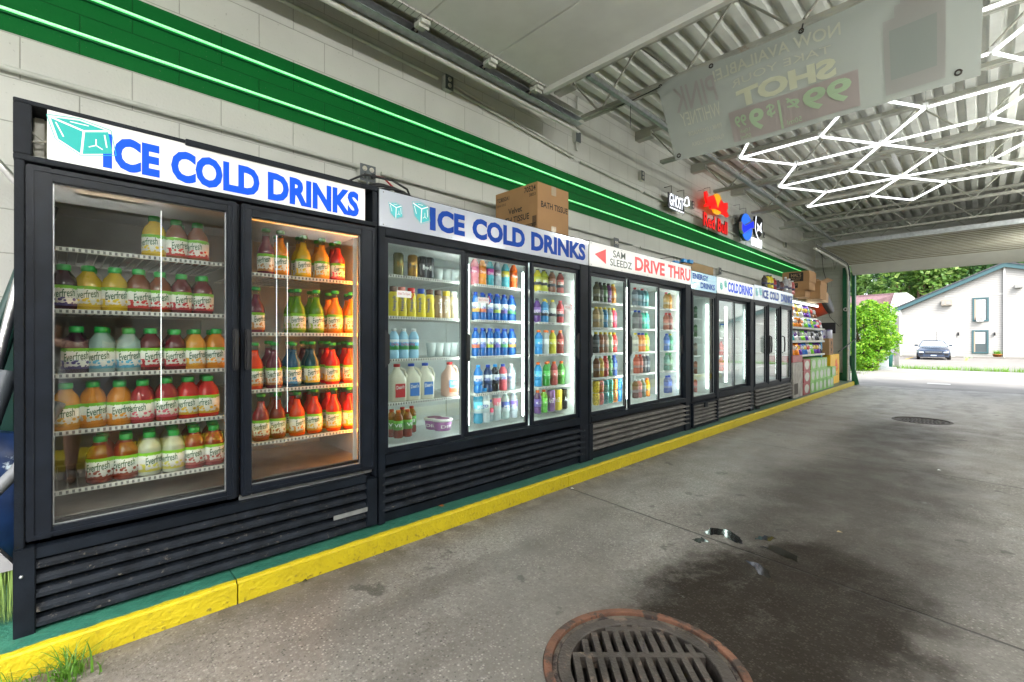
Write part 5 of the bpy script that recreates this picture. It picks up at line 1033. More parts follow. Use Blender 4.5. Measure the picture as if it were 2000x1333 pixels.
# ---------------------------------------------------------------- banner
BY=3.66
def bpt(px,py):
    t=math.tan(phi(px)); X=-BY*t; d=-math.sin(rad(YAW))*X+math.cos(rad(YAW))*BY; return X,EYE+(665-py)/F*d
cTL,cBL,cBR,cTR=bpt(1280,165),bpt(1321,315),bpt(1915,148),bpt(1924,-118)
def bmap(u,v):  # u 0 left..1 right, v 0 bottom..1 top
    sagt=.05*math.sin(math.pi*u)*v; 
    x=(cBL[0]*(1-u)+cBR[0]*u)*(1-v)+(cTL[0]*(1-u)+cTR[0]*u)*v; z=(cBL[1]*(1-u)+cBR[1]*u)*(1-v)+(cTL[1]*(1-u)+cTR[1]*u)*v-sagt-.02*math.sin(math.pi*u)*(1-v)
    y=BY+.014*math.sin(7*u+3*v)+.004*math.sin(19*u-5*v)+.02*(v-.5)+.03*math.exp(-((1-v)**2+(u*2)**2)*30)*math.sin(40*(v-u))
    return x,y,z
bann=empty("banner",(0,BY,3.2),"large grey vinyl banner seen from behind with mirrored shot price print","banner")
m=MB(); nu,nv=80,28; m.add([bmap(i/nu,j/nv) for j in range(nv+1) for i in range(nu+1)],[(j*(nu+1)+i,j*(nu+1)+i+1,(j+1)*(nu+1)+i+1,(j+1)*(nu+1)+i) for j in range(nv) for i in range(nu)],0,True)
vin=mat("banner vinyl",(.37,.395,.365),.45,translucent=.42); part(m,"vinyl_sheet",vin,bann)
def fine(vs,fs): return vs,fs
def btext(words,mt,name):
    m=MB()
    for (t,ua,ub,va,vb,bold,arc) in words:
        def f(u,v,ua=ua,ub=ub,arc=arc):
            w_=(u-ua)/(ub-ua); x,y,z=bmap(u,v+arc*4*w_*(1-w_)); return (x,y-.013,z)
        for ch_ in (t,): text_fit(m,ch_,ua,ub,va,vb,f,0,bold,flip=True)
    return part(m,name,mt,bann)
# positions: u from left, v from bottom (print is mirrored because the back is seen)
btext([("NOW AVAILABLE!",.24,.66,.77,.90,.01,.03),("TAKE YOUR",.30,.63,.63,.71,.0,.03)],mat("banner print pale",(.54,.55,.45),.5,translucent=.3),"headline_print")
btext([("SHOT",.31,.64,.38,.58,.05,.02)],mat("banner print cream",(.60,.61,.46),.5,translucent=.3),"shot_print")
m=MB(); n=24; vs=[]
for i in range(n+1):
    u=.265+(.70-.265)*i/n
    for v in (.02,.36): x,y,z=bmap(u,v+.02); vs.append((x,y-.009,z))
m.add(vs,[(2*i,2*i+2,2*i+3,2*i+1) for i in range(n)]); part(m,"price_panel",mat("banner print red",(.385,.335,.32),.5,translucent=.3),bann)
btext([("99",.53,.68,.12,.345,.03,0),("¢",.475,.52,.20,.33,.02,0),("50ml",.47,.52,.06,.11,.0,0),("$",.405,.435,.19,.33,.02,0),("9",.34,.395,.10,.33,.03,0),("99",.285,.33,.18,.31,.02,0),("10pk",.295,.335,.105,.155,0,0),("50ml",.295,.335,.045,.095,0,0),("|",.447,.455,.04,.34,.03,0)],mat("banner print green",(.42,.56,.37),.5,translucent=.3),"price_print")
btext([("PINK",.06,.24,.56,.86,.01,0)],mat("banner print pink",(.35,.325,.31),.5,translucent=.3),"word_print")
btext([("WHITNEY",.07,.24,.38,.54,.0,0),("PINK LEMONADE",.085,.23,.25,.30,0,0),("FLAVORED VODKA",.09,.23,.12,.17,0,0)],mat("banner print grey",(.55,.56,.46),.5,translucent=.3),"word_print")
m=MB()
def bq(u0,u1,v0,v1,off): 
    k=24; h=12; vs=[]
    for i in range(k+1):
        for q in range(h+1): x,y,z=bmap(u0+(u1-u0)*i/k,v0+(v1-v0)*q/h); vs.append((x,y-off,z))
    m.add(vs,[(i*(h+1)+q,(i+1)*(h+1)+q,(i+1)*(h+1)+q+1,i*(h+1)+q+1) for i in range(k) for q in range(h)])
bq(.77,.92,.06,.72,.006); part(m,"bottle_print",mat("banner bottle print",(.355,.35,.33),.5,translucent=.3),bann)
m=MB(); bq(.785,.90,.18,.62,.009); part(m,"label_print",mat("banner label print",(.30,.33,.305),.5,translucent=.3),bann)
m=MB(); bq(.80,.89,.72,.82,.006); bq(.815,.875,.82,1.0,.006); part(m,"bottle_neck_print",MATS["banner bottle print"],bann)
for (u,v) in ((.015,.965),(.02,.05),(.24,.97),(.55,.97),(.95,.07),(.85,.97)):
    x,y,z=bmap(u,v); m=MB(); m.tube([(x+.014*math.cos(a),y-.006,z+.014*math.sin(a)) for a in [2*math.pi*i/14 for i in range(14)]],.005,closed=True,seg=6); part(m,"grommet",mat("dark brass",(.06,.05,.045),.35,metal=.8),bann)
m=MB(); x,y,z=bmap(.015,.965); m.tube([(x,y,z),(-2.26,3.75,3.34)],.004,seg=5); m.tube([(-2.26,3.75,3.34),(-2.82,3.8,3.36)],.004,seg=5); m.tube([(-2.26,3.75,3.34),(-2.27,3.76,3.1)],.003,seg=5); part(m,"tie_cord",rubber,bann)
m=MB(); x,y,z=bmap(.55,.97); m.tube([(x,y,z),(x,3.74,z+.12)],.005,seg=5); part(m,"tie_cord",rubber,bann)
# ---------------------------------------------------------------- floor drains
rust=mat("rusty iron",(.16,.072,.042),.8,bump=.6,bscale=60,vary=.4,vscale=10,dirt=(.05,.035,.028),dscale=9,dthr=.50); iron=mat("worn cast iron",(.055,.045,.038),.6,bump=.5,bscale=80,vary=.35,vscale=9,dirt=(.14,.10,.075),dscale=12,dthr=.58); pit=mat("drain pit",(.006,.006,.006),.9)
def drain(cx,cy,r,rg,label,slot_dir,rm,slots=True):
    root=empty("drain_cover",(cx,cy,0),label,"drain cover","round drains in the lane floor")
    m=MB(); n=72; a0=[2*math.pi*i/n for i in range(n)]
    def ring(r0,r1,zf,mi=0):
        vs=[]
        for a in a0:
            for rr,z in ((r0,-.06),(r0,zf-.002),(r0+.003,zf),(r1-.003,zf),(r1,zf-.003),(r1,-.06)):
                vs.append((cx+rr*math.cos(a),cy+rr*math.sin(a),z))
        m.add(vs,[(i*6+j,((i+1)%n)*6+j,((i+1)%n)*6+j+1,i*6+j+1) for i in range(n) for j in range(5)],mi,False)
    ring(r-.032,r-.002,.006); part(m,"outer_ring",rm,root)
    m=MB(); ring(rg+.002,r-.033,-.006); part(m,"ring_fill",mat("gritty mortar",(.11,.09,.07),.9,bump=.8,bscale=70,vary=.4,vscale=12,dirt=(.03,.02,.02),dscale=9,dthr=.5),root)
    m=MB(); ring(rg-.045,rg,-.004)
    c,s=math.cos(slot_dir),math.sin(slot_dir); R=rg-.046
    T=Matrix.Translation((cx,cy,0))@Matrix.Rotation(slot_dir,4,'Z')
    rows=[-.225,-.075,.075,.225]
    for v in rows:      # cross bars along u
        h=math.sqrt(max(0,R*R-(abs(v)+.012)**2)) 
        if h>.02: m.box((-h,v-.013,-.045),(h,v+.013,-.004),M=T)
    u=-.27
    while u<.28:
        h=math.sqrt(max(0,R*R-(abs(u)+.011)**2)); prev=-h
        if h>.02:
            for v in rows+[99]:
                e=min(h,v-.0135)
                if e-prev>.01 and prev<h: m.box((u-.0115,prev,-.045),(u+.0115,e,-.0045),M=T)
                if v<99: prev=max(prev,v+.0135)
        u+=.043
    part(m,"grate",iron,root)
    m=MB(); m.lathe([(r-.001,-.4),(r-.001,-.061)],40,M=Matrix.Translation((cx,cy,0))); m.lathe([(r,-.42),(0,-.42)],40,M=Matrix.Translation((cx,cy,0))); part(m,"drain_pit",pit,root)
    return root
drain(MH[0][0],MH[0][1],MH[0][2],.30,"large rusty ringed drain grate in the floor nearest the camera",rad(45),rust)
drain(MH[1][0],MH[1][1],MH[1][2],.29,"dark drain grate farther along the lane near the far opening",rad(20),iron)
# puddles
water=mat("dark puddle water",(.010,.009,.008),.06,spec=.5)
def puddle(cx,cy,pts,label):
    m=MB(); P=[]
    n=len(pts)
    for i in range(n):
        a=Vector(pts[i]); b=Vector(pts[(i+1)%n])
        for t in (0,.2,.4,.6,.8):
            p=a.lerp(b,t); q=noise.noise(Vector((p.x*75,p.y*75,3)))*.026; P.append((p.x+q,p.y-q*.8))
    k=len(P); m.add([(x,y,.0015) for x,y in P],[tuple(range(k))]); o=m.build("puddle",water); tag(o,label,"puddle","small puddles on the lane floor")
puddle(0,0,[(-1.16,2.70),(-1.15,2.82),(-1.05,2.86),(-.97,2.80),(-.93,2.72),(-.99,2.72),(-1.05,2.76)],"largest thin dark puddle on the slab joint beside the oil stain")
puddle(0,0,[(-1.16,2.58),(-1.13,2.65),(-1.08,2.62),(-1.11,2.56)],"small wet spot left of the largest puddle")
puddle(0,0,[(-.90,2.90),(-.86,2.95),(-.82,2.94),(-.86,2.86),(-.91,2.84)],"small oily puddle right behind the largest puddle")
puddle(0,0,[(-.86,2.76),(-.79,2.83),(-.68,2.78),(-.66,2.71),(-.73,2.72),(-.80,2.75)],"narrow puddle rightmost of the small puddles")
puddle(0,0,[(-.86,2.53),(-.80,2.55),(-.74,2.50),(-.70,2.42),(-.76,2.43),(-.80,2.49)],"narrow puddle nearest to the rusty drain")
# litter
for (px,py,mt,l) in ((860,988,mat("orange leaf",(.5,.12,.02),.6),"curled orange wrapper on the kerb below the second cooler"),(1835,919,inkw,"small white scrap on the floor joint"),(1118,955,inkw,"small white paper scrap beside the yellow kerb joint"),(700,1030,inkw,"white paint flake under the nearest cooler"),(1640,1040,mat("tan scrap",(.4,.3,.15),.7),"small tan leaf scrap on the dark oil stain"),(595,1135,darkpl,"small dark bottle cap by the yellow kerb")):
    onk=px<900 and py<1100; zt_=.1 if onk else .002
    d=F*(zt_-EYE)/(665-py); l_=(px-1000)/F*d; X=-math.sin(rad(YAW))*d+math.cos(rad(YAW))*l_; Y=math.cos(rad(YAW))*d+math.sin(rad(YAW))*l_
    m=MB(); s=.028 if "wrapper" in l else .014
    m.add([(X-s,Y-s*.5,zt_),(X+s,Y-s*.4,zt_+.004),(X+s*.9,Y+s*.5,zt_+.001),(X-s*.7,Y+s*.6,zt_+.006)],[(0,1,2,3)]); o=m.build("litter",mt); tag(o,l,"litter","litter on the ground")
# ---------------------------------------------------------------- grass tuft by the kerb
gm_=mat("grass blade",(.10,.24,.025),.5,vary=.35,vscale=20,translucent=.3)
def blades(m,cx,cy,n,h,sp,z=0,dirx=0):
    for i in range(n):
        a=random.uniform(0,2*math.pi); l=h*random.uniform(.5,1.2); lean=random.uniform(.3,1.3); w_=.0035*random.uniform(.7,1.4)*(h/.15)
        bx,by=cx+random.gauss(0,sp),cy+random.gauss(0,sp); dx,dy=math.cos(a),math.sin(a); px_,py_=-dy*w_,dx*w_; vs=[]
        for k in range(5):
            t=k/4; r_=l*lean*t*t*.9; zz_=z+l*(t-.35*lean*t*t); q=1-t*.95
            vs+=[(bx+dx*r_+px_*q,by+dy*r_+py_*q,max(z,zz_)),(bx+dx*r_-px_*q,by+dy*r_-py_*q,max(z,zz_))]
        m.add(vs,[(2*j,2*j+1,2*j+3,2*j+2) for j in range(4)],0)
m=MB(); blades(m,-2.17,.01,70,.13,.035); blades(m,-2.19,-.10,25,.11,.03); blades(m,-2.14,.07,12,.16,.02)
tag(m.build("grass_tuft",gm_),"green tuft of grass growing at the foot of the yellow kerb","grass tuft")
# ---------------------------------------------------------------- clutter left of the nearest cooler
def P_(px,k): return Yat(px,k)
r=empty("extension_pole",(-2.9,-.3,.1),"shiny alloy pole leaning left of the nearest cooler, lower part wider","pole")
m=MB(); m.tube([(-2.60,-.30,.3),(-2.72,-.05,1.75)],.016,seg=10); part(m,"pole_tube",chrome,r)
r=empty("extension_pole",(-3.0,-.5,1.9),"bare alloy pole sloping behind the sign box end of the nearest cooler","pole")
m=MB(); m.tube([(-2.9,-.42,2.2),(-2.95,-.02,1.68)],.016,seg=10); part(m,"pole_tube",chrome,r)
r=empty("folded_cart",(-2.9,-.3,.1),"dark green folded hand cart frame leaning left of the nearest cooler","cart")
m=MB(); m.tube([(-2.75,-.38,.15),(-2.82,-.02,1.72)],.02,seg=8); m.tube([(-2.85,-.45,.15),(-2.92,-.08,1.6)],.02,seg=8); m.box((-2.98,-.5,.12),(-2.9,-.13,1.25),bev=.01); part(m,"cart_frame",mat("dark green paint",(.012,.05,.04),.4,vary=.2),r)
m=MB(); m.tube([(-2.6,-.28,.45),(-2.66,-.14,1.02)],.03,seg=8); part(m,"grey_tube",mat("dark grey tube",(.05,.06,.07),.4),r)
r=empty("ice_melt_bag",(-2.86,-.25,.3),"blue printed ice melt bag left of the nearest cooler","bag")
m=MB(); bm=bmesh.new(); bmesh.ops.create_cube(bm,size=1); bmesh.ops.subdivide_edges(bm,edges=bm.edges[:],cuts=4,use_grid_fill=True)
for v in bm.verts:
    p=v.co; f_=1-.5*(abs(p.z*2)**4); v.co=Vector((-2.84+p.x*.14*f_,-.27+p.y*.42,.5+p.z*.52+.02*math.sin(p.y*20)))
m.bm(bm,0,True); part(m,"bag_body",mat("ice melt bag",(.01,.035,.12),.4,vary=.5,vscale=7,dirt=(.55,.65,.7),dscale=11,dthr=.63),r)
r=empty("broom",(-2.5,-.25,.1),"push broom with green bristles and grey handle left of the nearest cooler","broom")
m=MB(); m.tube([(-2.50,-.42,.28),(-2.50,-.11,.66),(-2.5,.0,.9)],.022,seg=10); part(m,"handle",mat("grey broom handle",(.16,.17,.18),.4),r)
m=MB(); m.prism([(-.42,.30),(-.40,.40),(-.30,.44),(-.18,.42),(-.12,.32),(-.12,.30)],.05,M=Matrix.Translation((-2.53,0,0))); part(m,"head",mat("grey broom head",(.3,.3,.31),.5),r)
m=MB()
for i in range(420):
    yy=random.uniform(-.41,-.12); xx=random.uniform(-2.53,-2.48); m.add([(xx,yy,.30),(xx+.002,yy+.0025,.30),(xx+random.uniform(-.01,.02),yy+random.uniform(-.012,.012),.105)],[(0,1,2)])
part(m,"bristles",mat("green bristle",(.22,.33,.08),.6),r)
# ---------------------------------------------------------------- snack rack at the far end of the wall
ry0,ry1=9.5,12.35
rack=empty("snack_rack",(-2.9,ry0,.1),"cream metal snack rack with lit shelves beyond the farthest cooler","rack")
m=MB(); m.box((-3.12,ry0,.102),(-3.08,ry1,2.0)); part(m,"back_panel",mat("pale rack back",(.45,.48,.46),.4),rack)
rsh=[1.95,1.62,1.395,1.13,.845]
for i,z in enumerate(rsh):
    xf=-2.60 if i<2 else -2.48
    m=MB(); m.box((-3.079,ry0,z-.03),(xf,ry1,z),bev=.003); m.box((xf,ry0,z-.034),(xf+.006,ry1,z+.006)); s_=part(m,"shelf",cream,rack)
    if i<2: m=MB(); m.tube([(xf+.01,ry0+.35,z-.05),(xf+.01,ry1-.1,z-.05)],.017,seg=6); part(m,"light_tube",tubew2 if False else emis("rack tube",(.9,1,1),LAMP*.55),rack)
def bag(w_,h,d,mt,mt2):
    m=MB(); bm=bmesh.new(); bmesh.ops.create_grid(bm,x_segments=8,y_segments=8,size=.5)
    vs=[]; 
    for sgn in (1,-1):
        o=len(vs)
        for j in range(9):
            for i in range(9):
                u,v=i/8-.5,j/8-.5; t=max(0,(1-(2*u)**2))**.5*max(0,(1-(2*v)**4))**.5
                vs.append((sgn*d/2*t+sgn*.001+.004*math.sin(i*2.1+j),u*w_*(1-.06*math.cos(v*6)),h*(v+.5)))
        fs=[(o+j*9+i,o+j*9+i+1,o+(j+1)*9+i+1,o+(j+1)*9+i) for j in range(8) for i in range(8)]
        m.add([],[]) ; m.f+= [tuple(f) for f in fs]; m.m+=[0]*len(fs); m.sm+=[True]*len(fs)
    bm.free(); m.v=[tuple(v) for v in vs]
    b=m.build("snack_bag",mt)
    m=MB(); m.lathe([(w_*.26,0),(w_*.27,.002),(0,.003)],14,M=Matrix.Translation((d/2+.0,0,h*.55))@Matrix.Rotation(rad(90),4,'Y')); m.build("front_print",mt2,b); return b
bagc=dict(white=(.7,.7,.7),orange=(.8,.25,.02),purple=(.12,.03,.3),blue=(.03,.15,.5),green=(.2,.6,.05),red=(.6,.03,.03),black=(.03,.03,.035),yellow=(.8,.6,.05),teal=(.05,.4,.4),brown=(.2,.08,.03),grey=(.35,.35,.38))
bp={}
def bagk(a,b): 
    k=(a,b)
    if k not in bp: bp[k]=bag(.19,.25,.09,mat(a+" foil",bagc[a],.22,metal=.25,vary=.15,vscale=15),mat(b+" print",bagc[b],.4)); return bp[k]
    return copy_tree(bp[k])
rows=[(1.62,['white','orange','white','yellow','white','purple','purple','blue','brown','brown'],['orange','brown','orange','brown','yellow','yellow','yellow','green','red','white'],.27),
(1.395,['yellow','orange','orange','white','green','blue','green','purple','red','white'],['red','white','brown','orange','white','white','yellow','green','white','red'],.2),
(1.13,['teal','white','grey','green','purple','white','grey','black','black','white'],['white','purple','black','white','white','grey','black','white','grey','black'],.22),
(.845,['orange','orange','purple','blue','blue','white','green','purple','purple','black'],['brown','white','yellow','white','yellow','red','white','yellow','yellow','white'],.25)]
for si,(z,ca,cb_,hh) in enumerate(rows):
    n=len(ca)
    for i in range(n):
        o=bagk(ca[i],cb_[i]); y=ry0+.5+(ry1-ry0-.62)*i/(n-1)
        o.location=(-2.56 if si else -2.66,y,z+.001); o.scale=(1,1.05,hh/.25); o.rotation_euler=(0,rad(-16),rad(random.uniform(-50,-15)))
        tag(o,f"{ca[i]} snack bag with {cb_[i]} print, {nth(i,n)} on the rack's {['lit upper','second','third','bottom'][si]} shelf","snack bag","snack bags on the rack")
# boxes on top of the rack
def hals(r,x0,x1,y,z0,z1,extra):
    m=MB(); m.box((x0,y-.002,z0),(x1,y-.0005,z1)); part(m,"label_panel",inkk,r)
    m=MB(); text_fit(m,"HAL'S",x0+(x1-x0)*.15,x0+(x1-x0)*.85,z0+(z1-z0)*.5,z1-(z1-z0)*.1,lambda u,v:(u,y-.003,v),0,.01)
    if extra: text_fit(m,"NEW YORK",x0+(x1-x0)*.15,x0+(x1-x0)*.85,z0+(z1-z0)*.3,z0+(z1-z0)*.42,lambda u,v:(u,y-.003,v)); text_fit(m,"SNACKS",x0+(x1-x0)*.28,x0+(x1-x0)*.75,z0+(z1-z0)*.1,z0+(z1-z0)*.24,lambda u,v:(u,y-.003,v))
    part(m,"printing",mat("tan print",(.4,.27,.14),.6),r)
g="cartons stacked on the snack rack"
yb_=9.95
def XatY(px,y): return -y*math.tan(phi(px))
r=carton("cardboard_box",(XatY(1528,yb_),yb_,2.235),(XatY(1581,yb_),yb_+.5,2.44),"brown snack carton with black label, topmost on the rack",g); hals(r,XatY(1541,yb_),XatY(1569,yb_),yb_,2.25,2.42,True)
r=carton("cardboard_box",(XatY(1530,yb_),yb_+.005,2.085),(XatY(1580,yb_),yb_+.45,2.233),"brown snack carton with half hidden black label, middle of the stack",g); hals(r,XatY(1545,yb_),XatY(1558,yb_),yb_+.004,2.13,2.22,False)
carton("cardboard_box",(XatY(1550,yb_),yb_+.01,1.953),(XatY(1572,yb_),yb_+.4,2.083),"small brown carton at the bottom of the rack top stack",g)
carton("cardboard_box",(XatY(1577,10.6),10.6,1.953),(XatY(1588,10.6)+.12,11.1,2.22),"tall plain brown carton right of the stacked snack cartons",g)
carton("cardboard_box",(-2.75,11.3,1.953),(-2.32,11.9,2.16),"pale brown carton at the right end of the rack top",g,cardd)
r=empty("cardboard_box",(-2.5,11.3,2.17),"open brown carton with raised flaps over the rack's right end","carton",g)
m=MB(); 
bx0,bx1,by0,by1,bz0,bz1=-2.70,-2.34,11.32,11.85,2.163,2.38
m.box((bx0,by0,bz0),(bx1,by1,bz0+.006)); m.box((bx0,by0,bz0),(bx0+.006,by1,bz1)); m.box((bx1-.006,by0,bz0),(bx1,by1,bz1)); m.box((bx0+.006,by0,bz0),(bx1-.006,by0+.006,bz1)); m.box((bx0+.006,by1-.006,bz0),(bx1-.006,by1,bz1)); part(m,"carton_body",cardb,r)
m=MB(); m.add([(bx1,by0,bz1),(bx1,by1,bz1),(bx1+.12,by1,bz1+.05),(bx1+.12,by0,bz1+.05),(bx1+.005,by0,bz1-.004),(bx1+.005,by1,bz1-.004),(bx1+.125,by1,bz1+.045),(bx1+.125,by0,bz1+.045)],[(0,1,2,3),(7,6,5,4),(0,3,7,4),(1,5,6,2),(3,2,6,7)]); part(m,"flap",cardd,r)
m=MB(); m.add([(bx0,by0,bz1),(bx1,by0,bz1),(bx1-.02,by0-.13,bz1+.03),(bx0+.02,by0-.13,bz1+.03),(bx0,by0,bz1-.005),(bx1,by0,bz1-.005),(bx1-.02,by0-.13,bz1+.025),(bx0+.02,by0-.13,bz1+.025)],[(0,1,2,3),(7,6,5,4),(2,1,5,6),(0,3,7,4),(3,2,6,7)]); part(m,"flap",cardd,r)
r=empty("drum_fan",(-2.4,12.75,1.95),"round drum fan with black grille and orange body on the far wall","fan")
m=MB(); m.lathe([(.32,0),(.33,.02),(.33,.28),(.31,.30)],32,M=Matrix.Translation((-2.85,12.75,1.98))@Matrix.Rotation(rad(70),4,'Y')@Matrix.Rotation(0,4,'Z')); part(m,"drum",mat("orange fan body",(.65,.07,.015),.4),r)
m=MB(); m.lathe([(.345,0),(.35,.02),(.35,.07),(.335,.09),(.05,.10),(0,.10)],32,M=Matrix.Translation((-2.85,12.75,1.98))@Matrix.Rotation(rad(70),4,'Y')@Matrix.Translation((0,0,.28))); part(m,"grille",mat("fan grille",(.035,.028,.025),.5,vary=.5,vscale=30),r)
m=MB(); m.tube([(-2.75,12.75,1.7),(-3.1,12.75,1.55)],.015); part(m,"bracket",darkpl,r)
# soda cartons
zc3=lambda x: 1540+x/6.35
tiers=[(.099,[190,275,330,378,430,475,520,562]),(.325,[190,275,335,382,440,474,530,582]),(.551,[190,275,345,408,440,480])]
grn=mat("green soda carton",(.16,.42,.06),.35,vary=.25,vscale=20,dirt=(.55,.7,.4),dscale=12,dthr=.6); rdc=mat("dark red soda carton",(.28,.012,.018),.35,vary=.2,vscale=12); whl=mat("carton shield",(.46,.5,.44),.4,vary=.1,vscale=30)
proto_c={}
def soda(kind):
    if kind in proto_c: return copy_tree(proto_c[kind])
    m=MB(); m.box((-.42,0,0),(0,1,.222),bev=.003); b=m.build("soda_carton",grn if kind=="green" else rdc)
    m=MB(); m.prism([(.5+.33*math.cos(a)*(1 if math.sin(a)>-.2 else .85),.112+.085*math.sin(a)) for a in [2*math.pi*i/16 for i in range(16)]],.0015,M=Matrix.Translation((.0003,0,0))); m.build("shield_print",whl,b); proto_c[kind]=b; return b
for ti,(z,xs) in enumerate(tiers):
    for i in range(len(xs)-1):
        kd="red" if i==0 else "green"; o=soda(kd); ya,yb=Yat(zc3(xs[i]),2.33),Yat(zc3(xs[i+1]),2.33)
        o.location=(-2.33+random.uniform(-.008,.008),ya+.004,z); o.scale=(1,yb-ya-.008,1)
        tag(o,f"{'dark red' if i==0 else 'light green'} soda carton, {nth(i,len(xs)-1)} in the {['bottom','middle','top'][ti]} tier of the stack","soda carton","soda cartons stacked on the kerb")
r=empty("metal_cabinet",(-2.4,9.6,.1),"worn grey metal box with a vent standing on the kerb beside the soda cartons","metal box")
ya,yb=Yat(1549.5,2.33),Yat(1568.5,2.33)
m=MB(); m.box((-2.72,ya,.1),(-2.33,yb-.02,.735),bev=.006); part(m,"case",mat("worn grey metal",(.30,.28,.25),.5,vary=.3,vscale=8,dirt=(.12,.09,.06),dscale=9,dthr=.6),r)
m=MB(); 
for i in range(7): m.box((-2.329,ya+.06+i*.035,.16),(-2.325,ya+.07+i*.035,.36))
part(m,"vent_slats",mat("vent dark",(.1,.09,.08),.6),r)
carton("soda_carton",(-2.75,ya,.74),(-2.34,Yat(1568.5,2.33),.86),"dark red carton with pale oval lying on the grey metal box",None,rdc,"soda carton")
orb=mat("orange yellow carton",(.85,.48,.01),.4,vary=.06)
r=carton("display_carton",(-2.80,Yat(1618,2.5),.099),(-2.46,Yat(1618,2.5)+.95,.80),"tall orange yellow display carton with red print right of the soda stack",None,orb)
yy=Yat(1618,2.5); m=MB(); text_fit(m,"FIREBALL",.55,.15,-.02,.03,lambda u,v:(-2.4585,yy+.35+v*3.5,.0+u+.05)) if False else None
for (a,b_,s_) in ((.62,.60,.10),(.74,.5,.08),(.66,.44,.06),(.55,.52,.07)): m.lathe([(s_,0),(s_*.7,.001),(0,.001)],7,M=Matrix.Translation((-2.46,yy+a,b_))@Matrix.Rotation(rad(90),4,'Y'))
m.lathe([(.09,0),(0,.001)],6,M=Matrix.Translation((-2.62,yy-.0005,.6))@Matrix.Rotation(rad(90),4,'X')); part(m,"red_print",mat("red orange print",(.8,.12,.01),.4),r)
m=MB(); text_fit(m,"BALL",yy+.2,yy+.8,.30,.36,lambda u,v:(-2.4585,u,v),0,.03); part(m,"lettering",mat("brown print",(.25,.06,.01),.4),r)
carton("blue_box",(-2.95,12.38,.099),(-2.55,12.48,1.35),"tall light blue panel box behind the right end of the snack rack",None,mat("light blue box",(.05,.32,.6),.4),"box")
r=carton("cardboard_box",(-2.80,12.6,.802),(-2.44,13.0,1.18),"brown carton with dark printed side standing on the orange carton"); m=MB(); text_fit(m,"EXIDE",.84,1.14,12.66,12.78,lambda u,v:(-2.4385,v+.1,u),0,.02) if False else text_fit(m,"OMC OMC",.84,1.14,0,.16,lambda u,v:(-2.4385,12.9-v,u),0,.02); part(m,"printing",inkk,r)
r=empty("paper_towel_pack",(-2.6,12.8,1.182),"white and purple wrapped pack on the brown carton","pack")
m=MB()
for i in range(3): m.lathe([(.06,0),(.064,.01),(.064,.19),(.055,.2)],14,M=Matrix.Translation((-2.72+i*.12,12.8,1.182)))
part(m,"rolls",mat("wrapped rolls",(.6,.6,.7),.3,vary=.2,dirt=(.15,.06,.4),dscale=10,dthr=.55),r)
r=empty("monitor",(-2.6,13.1,1.25),"black flat monitor standing behind the wrapped pack","monitor")
m=MB(); m.box((-2.85,13.15,1.3),(-2.42,13.18,1.56),bev=.005); m.box((-2.66,13.17,1.0),(-2.60,13.19,1.3)); m.box((-2.78,13.1,.98),(-2.5,13.25,1.0)); part(m,"case",darkpl,r)
m=MB(); m.tube([(-2.45,13.6,.85),(-2.2+.0,14.3,1.18)],.012); tag(m.build("pole",darkpl),"short black rod leaning in the far corner by the green jamb","rod")
r=empty("security_camera",(-2.44,14.38,1.95),"small white dome camera on the green jamb","security camera")
m=MB(); m.lathe([(.05,0),(.05,.03),(.04,.05),(.02,.06)],16,M=Matrix.Translation((-2.43,14.399,1.93))@Matrix.Rotation(rad(90),4,'X')); part(m,"housing",white,r)
m=MB(); m.lathe([(.022,.06),(.02,.068),(0,.07)],12,M=Matrix.Translation((-2.43,14.399,1.93))@Matrix.Rotation(rad(90),4,'X')); part(m,"lens",darkpl,r)
m=MB(); m.tube([(-3.0,YE-.01,3.6),(-2.95,YE-.012,3.0),(-2.85,YE-.012,2.6),(-2.9,YE-.012,2.1),(-2.8,YE-.012,1.75),(-2.6,YE-.012,1.5),(-2.5,YE-.012,1.6),(-2.47,14.5,1.85)],.006,seg=5); tag(m.build("loose_wire",rubber),"loose black wire drooping down the far end wall","wire")
m=MB(); m.tube([(-3.05,YE-.01,3.5),(-2.9,YE-.012,3.3),(-2.75,YE-.012,3.35),(-2.7,YE-.012,3.0),(-2.62,YE-.012,3.3)],.005,seg=5); tag(m.build("loose_wire",rubber),"tangled short wire high on the far end wall","wire")
# sign reading 12 over the store side (seen in the glass reflection)
r=empty("number_sign",(1.34,.35,2.65),"pale number twelve sign on the store wall header","sign")
m=MB(); m.box((1.33,.12,2.56),(1.345,.62,2.76)); part(m,"board",mat("tan sign board",(.45,.36,.26),.5),r)
m=MB(); text_fit(m,"12",.30,.52,2.59,2.73,lambda u,v:(1.328,.72-u,v),0,.04); part(m,"number",inkk,r)
# ---------------------------------------------------------------- outside
asph=mat("sunlit old asphalt",(.27,.26,.242),.85,bump=.3,bscale=30,vary=.18,vscale=1.2,dirt=(.2,.2,.19),dscale=2,dthr=.6)
conc=mat("pale lot concrete",(.22,.208,.19),.85,vary=.15,vscale=1.5,dirt=(.26,.25,.22),dscale=4,dthr=.6)
grd=mat("lawn soil",(.06,.11,.025),.9,vary=.4,vscale=3)
m=MB()
for (a,b_,c,d) in ((-150,-150,150,-1.9),(-150,14.5,150,24.7),(-150,-1.9,-3.2,14.5),(1.36,-1.9,150,14.5)): m.add([(a,b_,-.02),(c,b_,-.02),(c,d,-.02),(a,d,-.02)],[(0,1,2,3)])
m.add([(-150,24.7,-.02),(150,24.7,-.02),(150,42,-.23),(-150,42,-.23),(150,48,-.22),(-150,48,-.22),(150,300,-.22),(-150,300,-.22)],[(0,1,2,3),(3,2,4,5),(5,4,6,7)])
tag(m.build("ground",grd),kind="structure")
